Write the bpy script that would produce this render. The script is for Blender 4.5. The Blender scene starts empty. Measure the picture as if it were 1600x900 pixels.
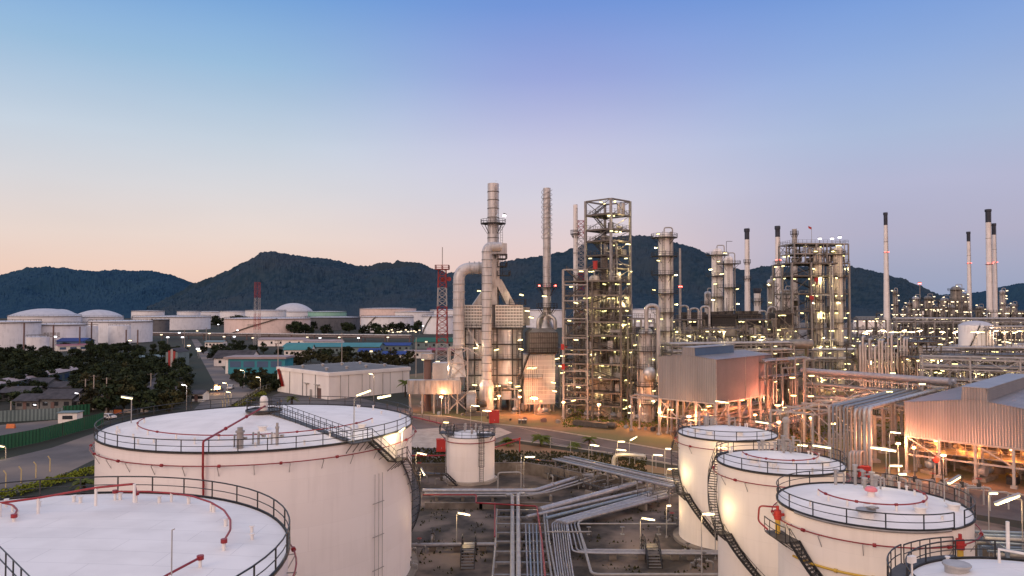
import bpy, math, random
from mathutils import Vector, Matrix, noise
R = math.radians; PI = math.pi
rnd = random.Random(7)
SC = bpy.context.scene
COL = SC.collection
# ------------------------------------------------------------------ camera
H = 28.5; F = 1150.0; HOR = 481.0
PITCH = math.atan((HOR-450)/F)
CP, SP = math.cos(PITCH), math.sin(PITCH)
cam_d = bpy.data.cameras.new('camera'); cam_d.sensor_width = 36; cam_d.lens = 36*F/1600
cam_d.clip_start = .5; cam_d.clip_end = 30000
cam = bpy.data.objects.new('camera', cam_d); COL.objects.link(cam)
cam.location = (0, 0, H); cam.rotation_euler = (R(90)+PITCH, 0, 0)
SC.camera = cam

def ray(px, py):
    u = 450-py
    return (px-800, F*CP-u*SP, F*SP+u*CP)
def G(px, py, h=0.0):            # where the sight line of a pixel meets height h
    d = ray(px, py); t = (h-H)/d[2]
    return Vector((d[0]*t, d[1]*t, h))
def at(px, py, Y):               # the point of a sight line at depth Y
    d = ray(px, py); t = Y/d[1]
    return Vector((d[0]*t, Y, H+d[2]*t))
def zed(py, Y): return at(800, py, Y).z
def xat(px, Y): return at(px, 481, Y).x

# ------------------------------------------------------------------ mesh builder
class MB:
    def __init__(s): s.v=[]; s.f=[]; s.s=[]; s.m=[]; s.mi=0
    def add(s, vs, fs, sm=False):
        b=len(s.v); s.v += [tuple(p) for p in vs]; s.f += [tuple(i+b for i in f) for f in fs]
        s.s += [sm]*len(fs); s.m += [s.mi]*len(fs); return s
    def box(s, c, d, rz=0.0, rx=0.0):
        hx,hy,hz=d[0]/2,d[1]/2,d[2]/2; vs=[]
        ca,sa=math.cos(rz),math.sin(rz); cb,sb=math.cos(rx),math.sin(rx)
        for z in(-hz,hz):
            for x,y in((-hx,-hy),(hx,-hy),(hx,hy),(-hx,hy)):
                y2=y*cb-z*sb; z2=y*sb+z*cb
                vs.append((c[0]+x*ca-y2*sa,c[1]+x*sa+y2*ca,c[2]+z2))
        return s.add(vs,[(0,3,2,1),(4,5,6,7),(0,1,5,4),(1,2,6,5),(2,3,7,6),(3,0,4,7)])
    def bx(s,x0,x1,y0,y1,z0,z1): return s.box(((x0+x1)/2,(y0+y1)/2,(z0+z1)/2),(x1-x0,y1-y0,z1-z0))
    def beam(s,p,q,w,h=None):
        h=h or w; p=Vector(p); q=Vector(q); d=q-p
        if d.length<1e-6: return s
        d.normalize(); up=Vector((0,0,1)) if abs(d.z)<.95 else Vector((0,1,0))
        a=d.cross(up).normalized(); b=a.cross(d).normalized(); vs=[]
        for o in(p,q):
            for i,j in((-1,-1),(1,-1),(1,1),(-1,1)): vs.append(o+a*(w/2*i)+b*(h/2*j))
        return s.add(vs,[(0,1,2,3),(7,6,5,4),(0,4,5,1),(1,5,6,2),(2,6,7,3),(3,7,4,0)])
    def tube(s,pts,r,n=8,cap=True):
        pts=[Vector(p) for p in pts]; m=len(pts)
        if m<2: return s
        rs=r if isinstance(r,(list,tuple)) else [r]*m
        t0=(pts[1]-pts[0]).normalized(); up=Vector((0,0,1)) if abs(t0.z)<.9 else Vector((1,0,0))
        a=t0.cross(up).normalized(); rings=[]
        for i in range(m):
            if i==0: t=t0; k=1
            elif i==m-1: t=(pts[-1]-pts[-2]).normalized(); k=1
            else:
                d1=(pts[i]-pts[i-1]).normalized(); d2=(pts[i+1]-pts[i]).normalized(); t=d1+d2
                if t.length<1e-4: t=d1
                t.normalize(); k=1
            a=(a-t*a.dot(t)); a=a.normalized() if a.length>1e-5 else t.orthogonal().normalized()
            b=t.cross(a)
            rings.append([pts[i]+(a*math.cos(2*PI*j/n)+b*math.sin(2*PI*j/n))*rs[i]*k for j in range(n)])
        vs=[p for rg in rings for p in rg]
        s.add(vs,[(i*n+j,i*n+(j+1)%n,(i+1)*n+(j+1)%n,(i+1)*n+j) for i in range(m-1) for j in range(n)],n>4)
        if cap:
            s.add(rings[0],[tuple(range(n-1,-1,-1))]); s.add(rings[-1],[tuple(range(n))])
        return s
    def lathe(s,prof,c=(0,0,0),n=24,a0=0,a1=2*PI,smooth_prof=False):
        full=abs(a1-a0-2*PI)<1e-6; k=n if full else n+1
        cs=[(math.cos(a0+(a1-a0)*j/n),math.sin(a0+(a1-a0)*j/n)) for j in range(k)]
        if smooth_prof:
            vs=[(c[0]+r*x,c[1]+r*y,c[2]+z) for r,z in prof for x,y in cs]
            fs=[(i*k+j,i*k+(j+1)%k,(i+1)*k+(j+1)%k,(i+1)*k+j) for i in range(len(prof)-1) for j in range(n)]
            return s.add(vs,fs,True)
        for (r0,z0),(r1,z1) in zip(prof,prof[1:]):
            vs=[(c[0]+r*x,c[1]+r*y,c[2]+z) for r,z in((r0,z0),(r1,z1)) for x,y in cs]
            s.add(vs,[(j,(j+1)%k,k+(j+1)%k,k+j) for j in range(n)],True)
        return s
    def cyl(s,c,r,z0,z1,n=12,r1=None):
        r1=r if r1 is None else r1
        return s.lathe([(0.001,z0),(r,z0),(r1,z1),(0.001,z1)],c,n)
    def hcyl(s,p,q,r,n=14,dome=.35):
        p=Vector(p);q=Vector(q);d=(q-p).normalized()
        pts=[p-d*r*dome,p-d*r*dome*.7,p,q,q+d*r*dome*.7,q+d*r*dome]
        return s.tube(pts,[r*.25,r*.75,r,r,r*.75,r*.25],n)
    def ring(s,R_,z,r,a0=0,a1=2*PI,n=48,k=5,c=(0,0)):
        full=abs(a1-a0-2*PI)<1e-6
        pts=[(c[0]+R_*math.cos(a0+(a1-a0)*i/n),c[1]+R_*math.sin(a0+(a1-a0)*i/n),z) for i in range(n+1)]
        return s.tube(pts,r,k,not full)
    def quad(s,a,b,c,d): return s.add([a,b,c,d],[(0,1,2,3)])
    def shift(s,o): s.v=[(x-o[0],y-o[1],z-o[2]) for x,y,z in s.v]; return s

def fillet(pts,r,n=4):
    pts=[Vector(p) for p in pts]; out=[pts[0]]
    for i in range(1,len(pts)-1):
        a,b,c=pts[i-1],pts[i],pts[i+1]; d1=(a-b); d2=(c-b); rr=min(r,d1.length*.45,d2.length*.45)
        p=b+d1.normalized()*rr; q=b+d2.normalized()*rr
        for k in range(n+1):
            t=k/n; out.append(p*(1-t)**2+b*2*t*(1-t)+q*t*t)
    out.append(pts[-1]); return out

def mesh(name,mb,mats):
    me=bpy.data.meshes.new(name); me.from_pydata(mb.v,[],mb.f)
    me.polygons.foreach_set('use_smooth',mb.s); me.polygons.foreach_set('material_index',mb.m)
    for m in(mats if isinstance(mats,(list,tuple)) else [mats]): me.materials.append(m)
    me.update(); return me
def obj(name,data,loc=(0,0,0),parent=None,rot=(0,0,0)):
    o=bpy.data.objects.new(name,data); COL.objects.link(o); o.location=loc; o.rotation_euler=rot
    if parent: o.parent=parent
    return o
def tag(o,label,cat,group=None,kind=None):
    if label: o['label']=label
    if cat: o['category']=cat
    if group: o['group']=group
    o['kind']=kind or 'thing'
    return o
def thing(name,label,cat,loc=(0,0,0),rz=0,group=None):
    return tag(obj(name,None,loc,rot=(0,0,rz)),label,cat,group)
def part(root,name,mb,m,loc=(0,0,0)): return obj(name,mesh(name,mb,m),loc,root)
def single(name,label,cat,mb,m,loc=None,rz=0,group=None,world=False):
    if world:
        loc=Vector(loc) if loc is not None else Vector(mb.v[0]); mb.shift(loc)
    return tag(obj(name,mesh(name,mb,m),loc or (0,0,0),rot=(0,0,rz)),label,cat,group)
def struct(name,mb,m,loc=(0,0,0)):
    o=obj(name,mesh(name,mb,m),loc); o['kind']='structure'; return o
def copy_tree(o,parent=None):
    c=o.copy(); COL.objects.link(c)
    if parent: c.parent=parent
    for ch in list(o.children): copy_tree(ch,c)
    return c

def rep(root,name,mb,m,spots):
    me=mesh(name,mb,m); out=[]
    for loc,rz in spots: out.append(obj(name,me,loc,root,(0,0,rz)))
    return out
# ------------------------------------------------------------------ materials
def nn(t,ty,**k):
    n=t.nodes.new(ty)
    for a,b in k.items(): setattr(n,a,b)
    return n
def base_mat(name):
    m=bpy.data.materials.new(name); m.use_nodes=True; t=m.node_tree
    return m,t,t.nodes['Principled BSDF']
def pm(name,c1,c2=None,scale=1.0,rough=.6,metal=0,bump=0,stretch=(1,1,1),detail=6,lo=.35,hi=.65,c3=None,scale3=.1,spec=.4,world=False,rnd_=0):
    m,t,b=base_mat(name); b.inputs['Roughness'].default_value=rough; b.inputs['Metallic'].default_value=metal
    b.inputs['Specular IOR Level'].default_value=spec
    c2=c2 or tuple(x*.75 for x in c1)
    tc=nn(t,'ShaderNodeTexCoord'); mp=nn(t,'ShaderNodeMapping'); mp.inputs['Scale'].default_value=stretch
    src=tc.outputs['Object']
    if world: src=nn(t,'ShaderNodeNewGeometry').outputs['Position']
    t.links.new(src,mp.inputs[0])
    no=nn(t,'ShaderNodeTexNoise'); no.inputs['Scale'].default_value=scale; no.inputs['Detail'].default_value=detail; no.inputs['Roughness'].default_value=.62
    t.links.new(mp.outputs[0],no.inputs['Vector'])
    rp=nn(t,'ShaderNodeValToRGB'); e=rp.color_ramp.elements
    e[0].position=lo; e[0].color=(*c1,1); e[1].position=hi; e[1].color=(*c2,1)
    t.links.new(no.outputs['Fac'],rp.inputs[0]); out=rp.outputs[0]
    if c3:
        n3=nn(t,'ShaderNodeTexNoise'); n3.inputs['Scale'].default_value=scale3; n3.inputs['Detail'].default_value=5
        t.links.new(src,n3.inputs['Vector'])
        r3=nn(t,'ShaderNodeValToRGB'); r3.color_ramp.elements[0].position=.45; r3.color_ramp.elements[1].position=.62
        t.links.new(n3.outputs['Fac'],r3.inputs[0])
        mx=nn(t,'ShaderNodeMix',data_type='RGBA'); t.links.new(r3.outputs[0],mx.inputs[0]); t.links.new(out,mx.inputs[6]); mx.inputs[7].default_value=(*c3,1)
        out=mx.outputs[2]
    if rnd_:
        oi=nn(t,'ShaderNodeObjectInfo'); mr=nn(t,'ShaderNodeMapRange'); mr.inputs[3].default_value=1-rnd_; mr.inputs[4].default_value=1+rnd_
        t.links.new(oi.outputs['Random'],mr.inputs[0])
        mv=nn(t,'ShaderNodeMix',data_type='RGBA',blend_type='MULTIPLY'); mv.inputs[0].default_value=1
        t.links.new(out,mv.inputs[6]); t.links.new(mr.outputs[0],mv.inputs[7]); out=mv.outputs[2]
    t.links.new(out,b.inputs['Base Color'])
    if bump:
        bp=nn(t,'ShaderNodeBump'); bp.inputs['Strength'].default_value=bump; bp.inputs['Distance'].default_value=.05
        t.links.new(no.outputs['Fac'],bp.inputs['Height']); t.links.new(bp.outputs[0],b.inputs['Normal'])
    return m
def emis(name,col,s,sampling='AUTO'):
    m,t,b=base_mat(name); b.inputs['Base Color'].default_value=(.8,.8,.8,1)
    b.inputs['Emission Color'].default_value=(*col,1); b.inputs['Emission Strength'].default_value=s
    m.cycles.emission_sampling=sampling
    return m
def tank_mat(name,c,streak,seam_h=2.2,plate=6.0,dark=.8):
    """painted steel shell: faint plate seams, rain streaks, blotches"""
    m,t,b=base_mat(name); b.inputs['Roughness'].default_value=.5; b.inputs['Specular IOR Level'].default_value=.35
    tc=nn(t,'ShaderNodeTexCoord'); o=tc.outputs['Object']
    mp=nn(t,'ShaderNodeMapping'); mp.inputs['Scale'].default_value=(1,1,.06); t.links.new(o,mp.inputs[0])
    n1=nn(t,'ShaderNodeTexNoise'); n1.inputs['Scale'].default_value=2.2; n1.inputs['Detail'].default_value=7; t.links.new(mp.outputs[0],n1.inputs['Vector'])
    n2=nn(t,'ShaderNodeTexNoise'); n2.inputs['Scale'].default_value=.25; n2.inputs['Detail'].default_value=6; t.links.new(o,n2.inputs['Vector'])
    ad=nn(t,'ShaderNodeMath',operation='ADD'); t.links.new(n1.outputs['Fac'],ad.inputs[0]); t.links.new(n2.outputs['Fac'],ad.inputs[1])
    rp=nn(t,'ShaderNodeValToRGB'); e=rp.color_ramp.elements; e[0].position=.78; e[0].color=(*streak,1); e[1].position=1.0; e[1].color=(*c,1)
    hf=nn(t,'ShaderNodeMath',operation='MULTIPLY'); hf.inputs[1].default_value=1.0
    t.links.new(ad.outputs[0],hf.inputs[0]); t.links.new(hf.outputs[0],rp.inputs[0])
    sx=nn(t,'ShaderNodeSeparateXYZ'); t.links.new(o,sx.inputs[0])
    at2=nn(t,'ShaderNodeMath',operation='ARCTAN2'); t.links.new(sx.outputs[1],at2.inputs[0]); t.links.new(sx.outputs[0],at2.inputs[1])
    cx=nn(t,'ShaderNodeCombineXYZ'); ma=nn(t,'ShaderNodeMath',operation='MULTIPLY'); ma.inputs[1].default_value=plate
    t.links.new(at2.outputs[0],ma.inputs[0]); t.links.new(ma.outputs[0],cx.inputs[0]); t.links.new(sx.outputs[2],cx.inputs[1])
    br=nn(t,'ShaderNodeTexBrick'); br.inputs['Color1'].default_value=(1,1,1,1); br.inputs['Color2'].default_value=(.965,.96,.955,1)
    br.inputs['Mortar'].default_value=(dark,dark,dark,1); br.inputs['Scale'].default_value=1; br.inputs['Mortar Size'].default_value=.025
    br.inputs['Mortar Smooth'].default_value=.6; br.inputs['Brick Width'].default_value=6; br.inputs['Row Height'].default_value=seam_h
    t.links.new(cx.outputs[0],br.inputs['Vector'])
    mx=nn(t,'ShaderNodeMix',data_type='RGBA',blend_type='MULTIPLY'); mx.inputs[0].default_value=1
    t.links.new(rp.outputs[0],mx.inputs[6]); t.links.new(br.outputs[0],mx.inputs[7]); t.links.new(mx.outputs[2],b.inputs['Base Color'])
    return m
def roof_mat(name,c,dirt):
    m,t,b=base_mat(name); b.inputs['Roughness'].default_value=.55; b.inputs['Specular IOR Level'].default_value=.3
    tc=nn(t,'ShaderNodeTexCoord'); o=tc.outputs['Object']
    n1=nn(t,'ShaderNodeTexNoise'); n1.inputs['Scale'].default_value=.35; n1.inputs['Detail'].default_value=8; t.links.new(o,n1.inputs['Vector'])
    rp=nn(t,'ShaderNodeValToRGB'); e=rp.color_ramp.elements; e[0].position=.36; e[0].color=(*dirt,1); e[1].position=.58; e[1].color=(*c,1)
    t.links.new(n1.outputs['Fac'],rp.inputs[0])
    br=nn(t,'ShaderNodeTexBrick'); br.inputs['Color1'].default_value=(1,1,1,1); br.inputs['Color2'].default_value=(.955,.955,.96,1)
    br.inputs['Mortar'].default_value=(.74,.735,.74,1); br.inputs['Scale'].default_value=1; br.inputs['Mortar Size'].default_value=.022
    br.inputs['Mortar Smooth'].default_value=.7; br.inputs['Brick Width'].default_value=6; br.inputs['Row Height'].default_value=1.9
    t.links.new(o,br.inputs['Vector'])
    mx=nn(t,'ShaderNodeMix',data_type='RGBA',blend_type='MULTIPLY'); mx.inputs[0].default_value=1
    t.links.new(rp.outputs[0],mx.inputs[6]); t.links.new(br.outputs[0],mx.inputs[7]); t.links.new(mx.outputs[2],b.inputs['Base Color'])
    return m
M={}
M['shell']=tank_mat('tank_paint',(.85,.81,.79),(.81,.77,.75),dark=.93)
M['shell_cream']=tank_mat('cream_tank_paint',(.88,.83,.75),(.83,.78,.70),dark=.92)
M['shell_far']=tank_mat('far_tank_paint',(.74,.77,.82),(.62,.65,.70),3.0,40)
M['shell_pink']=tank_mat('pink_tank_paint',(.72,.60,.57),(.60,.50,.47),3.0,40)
M['shell_green']=tank_mat('green_tank_paint',(.25,.50,.42),(.2,.4,.35),3.0,40)
M['shell_dark']=tank_mat('dark_tank_paint',(.10,.11,.13),(.06,.07,.09),3.0,40)
M['roof']=roof_mat('tank_roof_paint',(.84,.825,.81),(.755,.74,.725))
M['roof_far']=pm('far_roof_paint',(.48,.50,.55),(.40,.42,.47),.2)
M['black']=pm('black_steel',(.012,.014,.016),(.03,.032,.035),3,.45)
M['dsteel']=pm('dark_steel',(.05,.047,.043),(.10,.09,.08),1.5,.5,.2)
M['cream']=pm('cream_vessel_paint',(.74,.68,.56),(.62,.56,.46),.5,.45)
M['tsteel']=pm('tower_steel',(.11,.10,.09),(.17,.155,.14),1.2,.5,.3,rnd_=.3)
M['dclad']=pm('grey_casing',(.17,.165,.155),(.26,.25,.23),.6,.4,.4,rnd_=.1)
M['steel']=pm('galvanised_steel',(.22,.215,.21),(.31,.30,.29),1.2,.45,.35,rnd_=.15)
M['lsteel']=pm('light_steel',(.40,.39,.38),(.29,.28,.27),1.0,.5,.15,rnd_=.12)
M['clad']=pm('insulation_cladding',(.50,.495,.49),(.26,.255,.25),.9,.35,.5,stretch=(1,1,.3),rnd_=.15,lo=.4,hi=.68)
M['duct']=tank_mat('duct_cladding',(.52,.52,.53),(.33,.33,.34),2.4,2.0,.55)
for _n in M['duct'].node_tree.nodes:
    if _n.type=='BSDF_PRINCIPLED': _n.inputs['Metallic'].default_value=.25; _n.inputs['Roughness'].default_value=.42
M['stackm']=tank_mat('stack_paint',(.76,.74,.73),(.62,.60,.59),3.2,1.6,.6)
M['red']=pm('red_pipe_paint',(.30,.025,.03),(.20,.02,.025),2,.4)
M['redb']=pm('bright_red_paint',(.42,.035,.03),(.34,.03,.028),1,.5)
M['yellow']=pm('yellow_paint',(.65,.42,.06),(.5,.33,.05),1,.5)
M['pipe']=pm('pipe_grey',(.36,.36,.38),(.25,.25,.27),1.5,.42,.35,stretch=(1,1,1),rnd_=.22)
M['pipeb']=pm('pipe_blue_grey',(.24,.31,.38),(.17,.22,.28),1.5,.45,.2,rnd_=.1)
M['white']=pm('white_paint',(.78,.77,.74),(.68,.66,.63),1,.5)
M['mred']=pm('mast_red_paint',(.30,.03,.03),(.24,.025,.025),1,.5)
M['mwhite']=pm('mast_white_paint',(.38,.37,.37),(.33,.32,.32),1,.5)
M['ware']=pm('warehouse_wall',(.82,.79,.76),(.72,.69,.67),.3,.7,stretch=(1,1,.3))
M['ware_roof']=pm('warehouse_roof',(.16,.17,.17),(.12,.125,.13),.4,.8)
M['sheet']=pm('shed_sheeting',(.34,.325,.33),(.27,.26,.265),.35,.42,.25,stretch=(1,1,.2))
M['sheet2']=pm('shed_sheeting_shaded_slope',(.265,.255,.26),(.21,.20,.205),.35,.42,.25,stretch=(1,1,.2))  # darker copy for alternate rib slopes, their shade put into the colour
M['sidewall2']=pm('side_sheeting_shaded_slope',(.15,.13,.145),(.12,.11,.12),.3,.4,.2)  # side wall tone darkened once more for the rib slopes' shade
M['fence2']=pm('green_sheet_shaded_slope',(.008,.075,.038),(.006,.06,.03),.3,.55)  # darker fence green standing for shade on alternate rib faces
M['gsheet2']=pm('grey_green_sheet_shaded_slope',(.10,.14,.15),(.08,.12,.125),.3,.6)  # darker grey-green, rib shade coloured in
M['sheetroof']=pm('shed_roof_sheeting',(.34,.35,.37),(.26,.27,.30),.3,.45,.3)
M['sheetblue']=pm('blue_sheeting',(.06,.12,.22),(.05,.10,.19),.3,.5)
M['sidewall']=pm('side_sheeting_shaded',(.19,.165,.18),(.15,.135,.15),.3,.5,.0)  # darker than the gable: shade of the averted side put into the colour
M['concrete']=pm('concrete',(.30,.265,.225),(.15,.13,.11),.5,.9,bump=.3,c3=(.10,.085,.07),scale3=.13)
M['kerb']=pm('kerb_concrete',(.45,.40,.35),(.3,.27,.24),.6,.85)
M['asphalt']=pm('asphalt',(.085,.083,.088),(.055,.054,.06),.35,.85,bump=.15,c3=(.12,.115,.115),scale3=.06,world=True)
M['dirtroad']=pm('dusty_road',(.13,.12,.12),(.085,.08,.082),.12,.9,bump=.1,c3=(.20,.165,.14),scale3=.05,world=True)
M['soil']=pm('plant_yard',(.26,.15,.085),(.14,.095,.055),.12,.95,bump=.3,c3=(.10,.11,.05),scale3=.035,world=True)
M['bund']=pm('bund_floor',(.085,.068,.054),(.028,.024,.020),.45,.9,bump=.5,c3=(.19,.145,.115),scale3=.16,world=True)
M['ground']=pm('open_ground',(.016,.022,.014),(.035,.032,.022),.03,.95,bump=.2,c3=(.02,.03,.018),scale3=.008,world=True)
M['leaf']=pm('dark_foliage',(.008,.016,.008),(.026,.036,.014),.9,.8,rnd_=.5,spec=.15)
M['leafw']=pm('dusty_foliage',(.018,.022,.009),(.045,.042,.016),.9,.8,rnd_=.4,spec=.15)
M['leafy']=pm('hedge_foliage',(.10,.14,.012),(.22,.24,.03),1.5,.8,spec=.15)
M['palm']=pm('palm_foliage',(.05,.075,.012),(.11,.13,.02),1.5,.7,spec=.2)
M['bark']=pm('bark',(.06,.045,.03),(.03,.022,.016),3,.9)
M['cap']=pm('stack_cap_paint',(.035,.045,.07),(.02,.025,.04),.5,.6)
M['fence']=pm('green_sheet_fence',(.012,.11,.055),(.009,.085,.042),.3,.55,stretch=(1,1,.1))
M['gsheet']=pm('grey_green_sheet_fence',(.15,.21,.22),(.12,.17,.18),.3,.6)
M['tileroof']=pm('old_tin_roof',(.06,.058,.066),(.025,.025,.03),.5,.8,rnd_=.35)
M['tealroof']=pm('teal_roof',(.05,.22,.24),(.04,.17,.19),.2,.6)
M['blueroof']=pm('blue_roof',(.015,.045,.22),(.012,.035,.16),.2,.6)
M['tealwall']=pm('teal_wall',(.03,.26,.33),(.025,.2,.26),.2,.6)
M['pinkroof']=pm('pink_roof',(.32,.27,.27),(.26,.21,.22),.2,.7)
M['glass']=pm('dark_window_glass',(.02,.025,.03),(.03,.035,.045),1,.15,spec=.6)
M['tyre']=pm('tyre_rubber',(.015,.015,.015),(.02,.02,.02),2,.9)
M['hose']=pm('orange_barrier',(.60,.17,.05),(.5,.14,.04),1,.6)
M['hill1']=pm('hill_forest_far_haze_tint',(.012,.040,.080),(.020,.056,.100),.05,1,c3=(.022,.058,.098),scale3=.0035,world=True,spec=.05,detail=12)  # forest green shifted to blue: distance haze put into the base colour
M['hill2']=pm('hill_forest_haze_tint',(.014,.036,.062),(.032,.058,.084),.06,1,c3=(.034,.054,.076),scale3=.005,world=True,spec=.05,detail=12)  # nearer forest, haze likewise mixed into the colour
M['brick']=pm('brown_cladding',(.16,.10,.09),(.12,.08,.075),.1,.8)
# lit lamps
M['lamp']=emis('fluorescent_tube_lit',(1.0,.88,.40),2.6)
M['lampw']=emis('plant_lamp_lit',(1.0,.86,.34),3.2)
M['lampwhite']=emis('white_lamp_lit',(.95,.93,1.0),5)
M['lampfar']=emis('far_lamp_lit',(1.0,.80,.48),2.4,'NONE')
M['lampo']=emis('sodium_lamp_lit',(1.0,.42,.12),14)
M['lampred']=emis('red_warning_lamp_lit',(1.0,.08,.06),10,'NONE')
# ------------------------------------------------------------------ world and light
w=bpy.data.worlds.new('World'); SC.world=w; w.use_nodes=True; t=w.node_tree; t.nodes.clear()
def L(c): return tuple((x/255)**2.2 for x in c)+(1,)
tc=nn(t,'ShaderNodeTexCoord'); sx=nn(t,'ShaderNodeSeparateXYZ'); t.links.new(tc.outputs['Generated'],sx.inputs[0])
def ramp(stops):
    r=nn(t,'ShaderNodeValToRGB'); e=r.color_ramp.elements
    e[0].position=stops[0][0]; e[0].color=L(stops[0][1]); e[1].position=stops[-1][0]; e[1].color=L(stops[-1][1])
    for p,c in stops[1:-1]:
        k=e.new(p); k.color=L(c)
    t.links.new(sx.outputs[2],r.inputs[0]); return r
left=ramp([(0,(232,194,178)),(.045,(234,202,186)),(.09,(228,210,202)),(.15,(212,210,214)),(.21,(194,206,220)),(.30,(150,184,216)),(.385,(112,158,213)),(.6,(140,165,215)),(1,(188,198,222))])
right=ramp([(0,(148,160,188)),(.045,(158,164,190)),(.09,(172,170,194)),(.15,(176,178,206)),(.21,(166,182,214)),(.30,(138,166,216)),(.385,(108,148,214)),(.6,(140,165,215)),(1,(188,198,222))])
mid=ramp([(0,(236,198,190)),(.045,(232,200,194)),(.09,(222,202,204)),(.15,(206,202,216)),(.21,(192,192,218)),(.30,(150,163,215)),(.385,(112,145,211)),(.6,(140,165,215)),(1,(188,198,222))])
back=ramp([(0,(252,205,190)),(.1,(252,214,202)),(.3,(246,220,218)),(.6,(228,216,218)),(1,(188,198,222))])
def mrange(src,a,b,smooth=True):
    m=nn(t,'ShaderNodeMapRange',interpolation_type='SMOOTHSTEP'); m.inputs[1].default_value=a; m.inputs[2].default_value=b
    t.links.new(src,m.inputs[0]); return m.outputs[0]
def mixc(f,a,b,bt='MIX'):
    m=nn(t,'ShaderNodeMix',data_type='RGBA',blend_type=bt)
    if f is None: m.inputs[0].default_value=1
    else: t.links.new(f,m.inputs[0])
    t.links.new(a,m.inputs[6]); t.links.new(b,m.inputs[7]); return m.outputs[2]
c1=mixc(mrange(sx.outputs[0],-.35,.06),left.outputs[0],mid.outputs[0])
c1=mixc(mrange(sx.outputs[0],.05,.46),c1,right.outputs[0])
# broad cloudless unevenness
ns=nn(t,'ShaderNodeTexNoise'); ns.inputs['Scale'].default_value=2.2; ns.inputs['Detail'].default_value=3
mpn=nn(t,'ShaderNodeMapping'); mpn.inputs['Scale'].default_value=(1,1,3.5); t.links.new(tc.outputs['Generated'],mpn.inputs[0]); t.links.new(mpn.outputs[0],ns.inputs['Vector'])
mr=nn(t,'ShaderNodeMapRange'); mr.inputs[1].default_value=.3; mr.inputs[2].default_value=.7; mr.inputs[3].default_value=.97; mr.inputs[4].default_value=1.03; t.links.new(ns.outputs['Fac'],mr.inputs[0])
neg=nn(t,'ShaderNodeMath',operation='MULTIPLY'); neg.inputs[1].default_value=-1; t.links.new(sx.outputs[1],neg.inputs[0])
bk=nn(t,'ShaderNodeMix',data_type='RGBA',blend_type='MULTIPLY'); bk.inputs[0].default_value=1; t.links.new(back.outputs[0],bk.inputs[6]); bk.inputs[7].default_value=(1.34,1.2,1.12,1)
c2=mixc(mrange(neg.outputs[0],-.45,.45),c1,bk.outputs[2])
vm=nn(t,'ShaderNodeVectorMath',operation='SCALE'); t.links.new(c2,vm.inputs[0]); t.links.new(mr.outputs[0],vm.inputs['Scale'])
bg=nn(t,'ShaderNodeBackground'); bg.inputs[1].default_value=1.03; t.links.new(vm.outputs[0],bg.inputs[0])
sky=nn(t,'ShaderNodeTexSky',sky_type='NISHITA'); sky.sun_disc=False; sky.sun_elevation=R(1.0); sky.sun_rotation=R(215)
bg2=nn(t,'ShaderNodeBackground'); bg2.inputs[1].default_value=.05*.2; t.links.new(sky.outputs[0],bg2.inputs[0])
ads=nn(t,'ShaderNodeAddShader'); t.links.new(bg.outputs[0],ads.inputs[0]); t.links.new(bg2.outputs[0],ads.inputs[1])
wo=nn(t,'ShaderNodeOutputWorld'); t.links.new(ads.outputs[0],wo.inputs[0])
sl=bpy.data.lights.new('sunset_glow','SUN'); sl.energy=.8; sl.angle=R(30); sl.color=(1,.74,.60)
so=bpy.data.objects.new('sunset_glow',sl); COL.objects.link(so); so.rotation_euler=(R(68),0,R(-35))
SC.view_settings.view_transform='Standard'; SC.view_settings.look='None'; SC.view_settings.exposure=0
def glow(loc,col,e,r=.3):  # point light at a lamp; also unseen fill without a fixture
    l=bpy.data.lights.new('bulb_and_fill_light','POINT'); l.energy=e; l.color=col; l.shadow_soft_size=r
    o=bpy.data.objects.new('bulb_and_fill_light',l); COL.objects.link(o); o.location=loc; return o

# ------------------------------------------------------------------ ground
def sheet(name,pts,z,m):
    mb=MB(); mb.add([(p[0],p[1],z) for p in pts],[tuple(range(len(pts)))]); return struct(name,mb,m)
mb=MB(); mb.add([(-9000,-600,0),(9000,-600,0),(9000,14000,0),(-9000,14000,0)],[(0,1,2,3)]); struct('ground',mb,M['ground'])
def pix(*l): return [G(a,b) for a,b in l]
sheet('plant_yard',pix((640,655),(640,585),(900,560),(1200,540),(2100,545),(2400,760),(1700,830),(1080,722),(880,690),(760,665)),.004,M['soil'])
far_yard=sheet('far_plant_yard',pix((1050,560),(1050,510),(1300,503),(2300,503),(2300,560)),.002,M['concrete'])
tf=[(-14,0),(75,0),(75,85),(52,112),(30,124),(14,133),(-1,139),(-13,143),(-24,146),(-40,120),(-48,95),(-50,40),(-48,0)]
sheet('tank_farm_floor',tf,.008,M['bund'])
road=pix((560,640),(640,648),(700,652),(760,662),(850,672),(960,690),(1060,708),(1200,727),(1350,745),(1600,775),(1700,790),(1700,830),(1500,800),(1280,765),(1060,726),(940,705),(800,686),(740,700),(640,716),(600,700),(560,660))
sheet('plant_road',road,.012,M['asphalt'])
sheet('side_road',pix((1190,742),(1300,665),(1360,640),(1390,645),(1330,680),(1230,748)),.016,M['asphalt'])
sheet('left_road',pix((-260,735),(-40,728),(80,700),(150,676),(230,650),(300,643),(338,604),(314,560),(299,530),(308,530),(332,558),(368,596),(400,612),(380,640),(330,665),(160,712),(60,760),(-260,860)),.01,M['dirtroad'])
sheet('perimeter_road',pix((380,640),(440,612),(520,612),(640,640),(640,655),(560,660),(430,632),(395,655)),.014,M['asphalt'])
sheet('site_pavement',pix((-40,700),(155,662),(155,650),(-40,668)),.012,M['dirtroad'])
def kerb(name,pts,h=.14,wd=.35):
    mb=MB()
    for a,b in zip(pts,pts[1:]): mb.beam((a[0],a[1],h/2),(b[0],b[1],h/2),wd,h)
    return struct(name,mb,M['kerb'])
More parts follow.
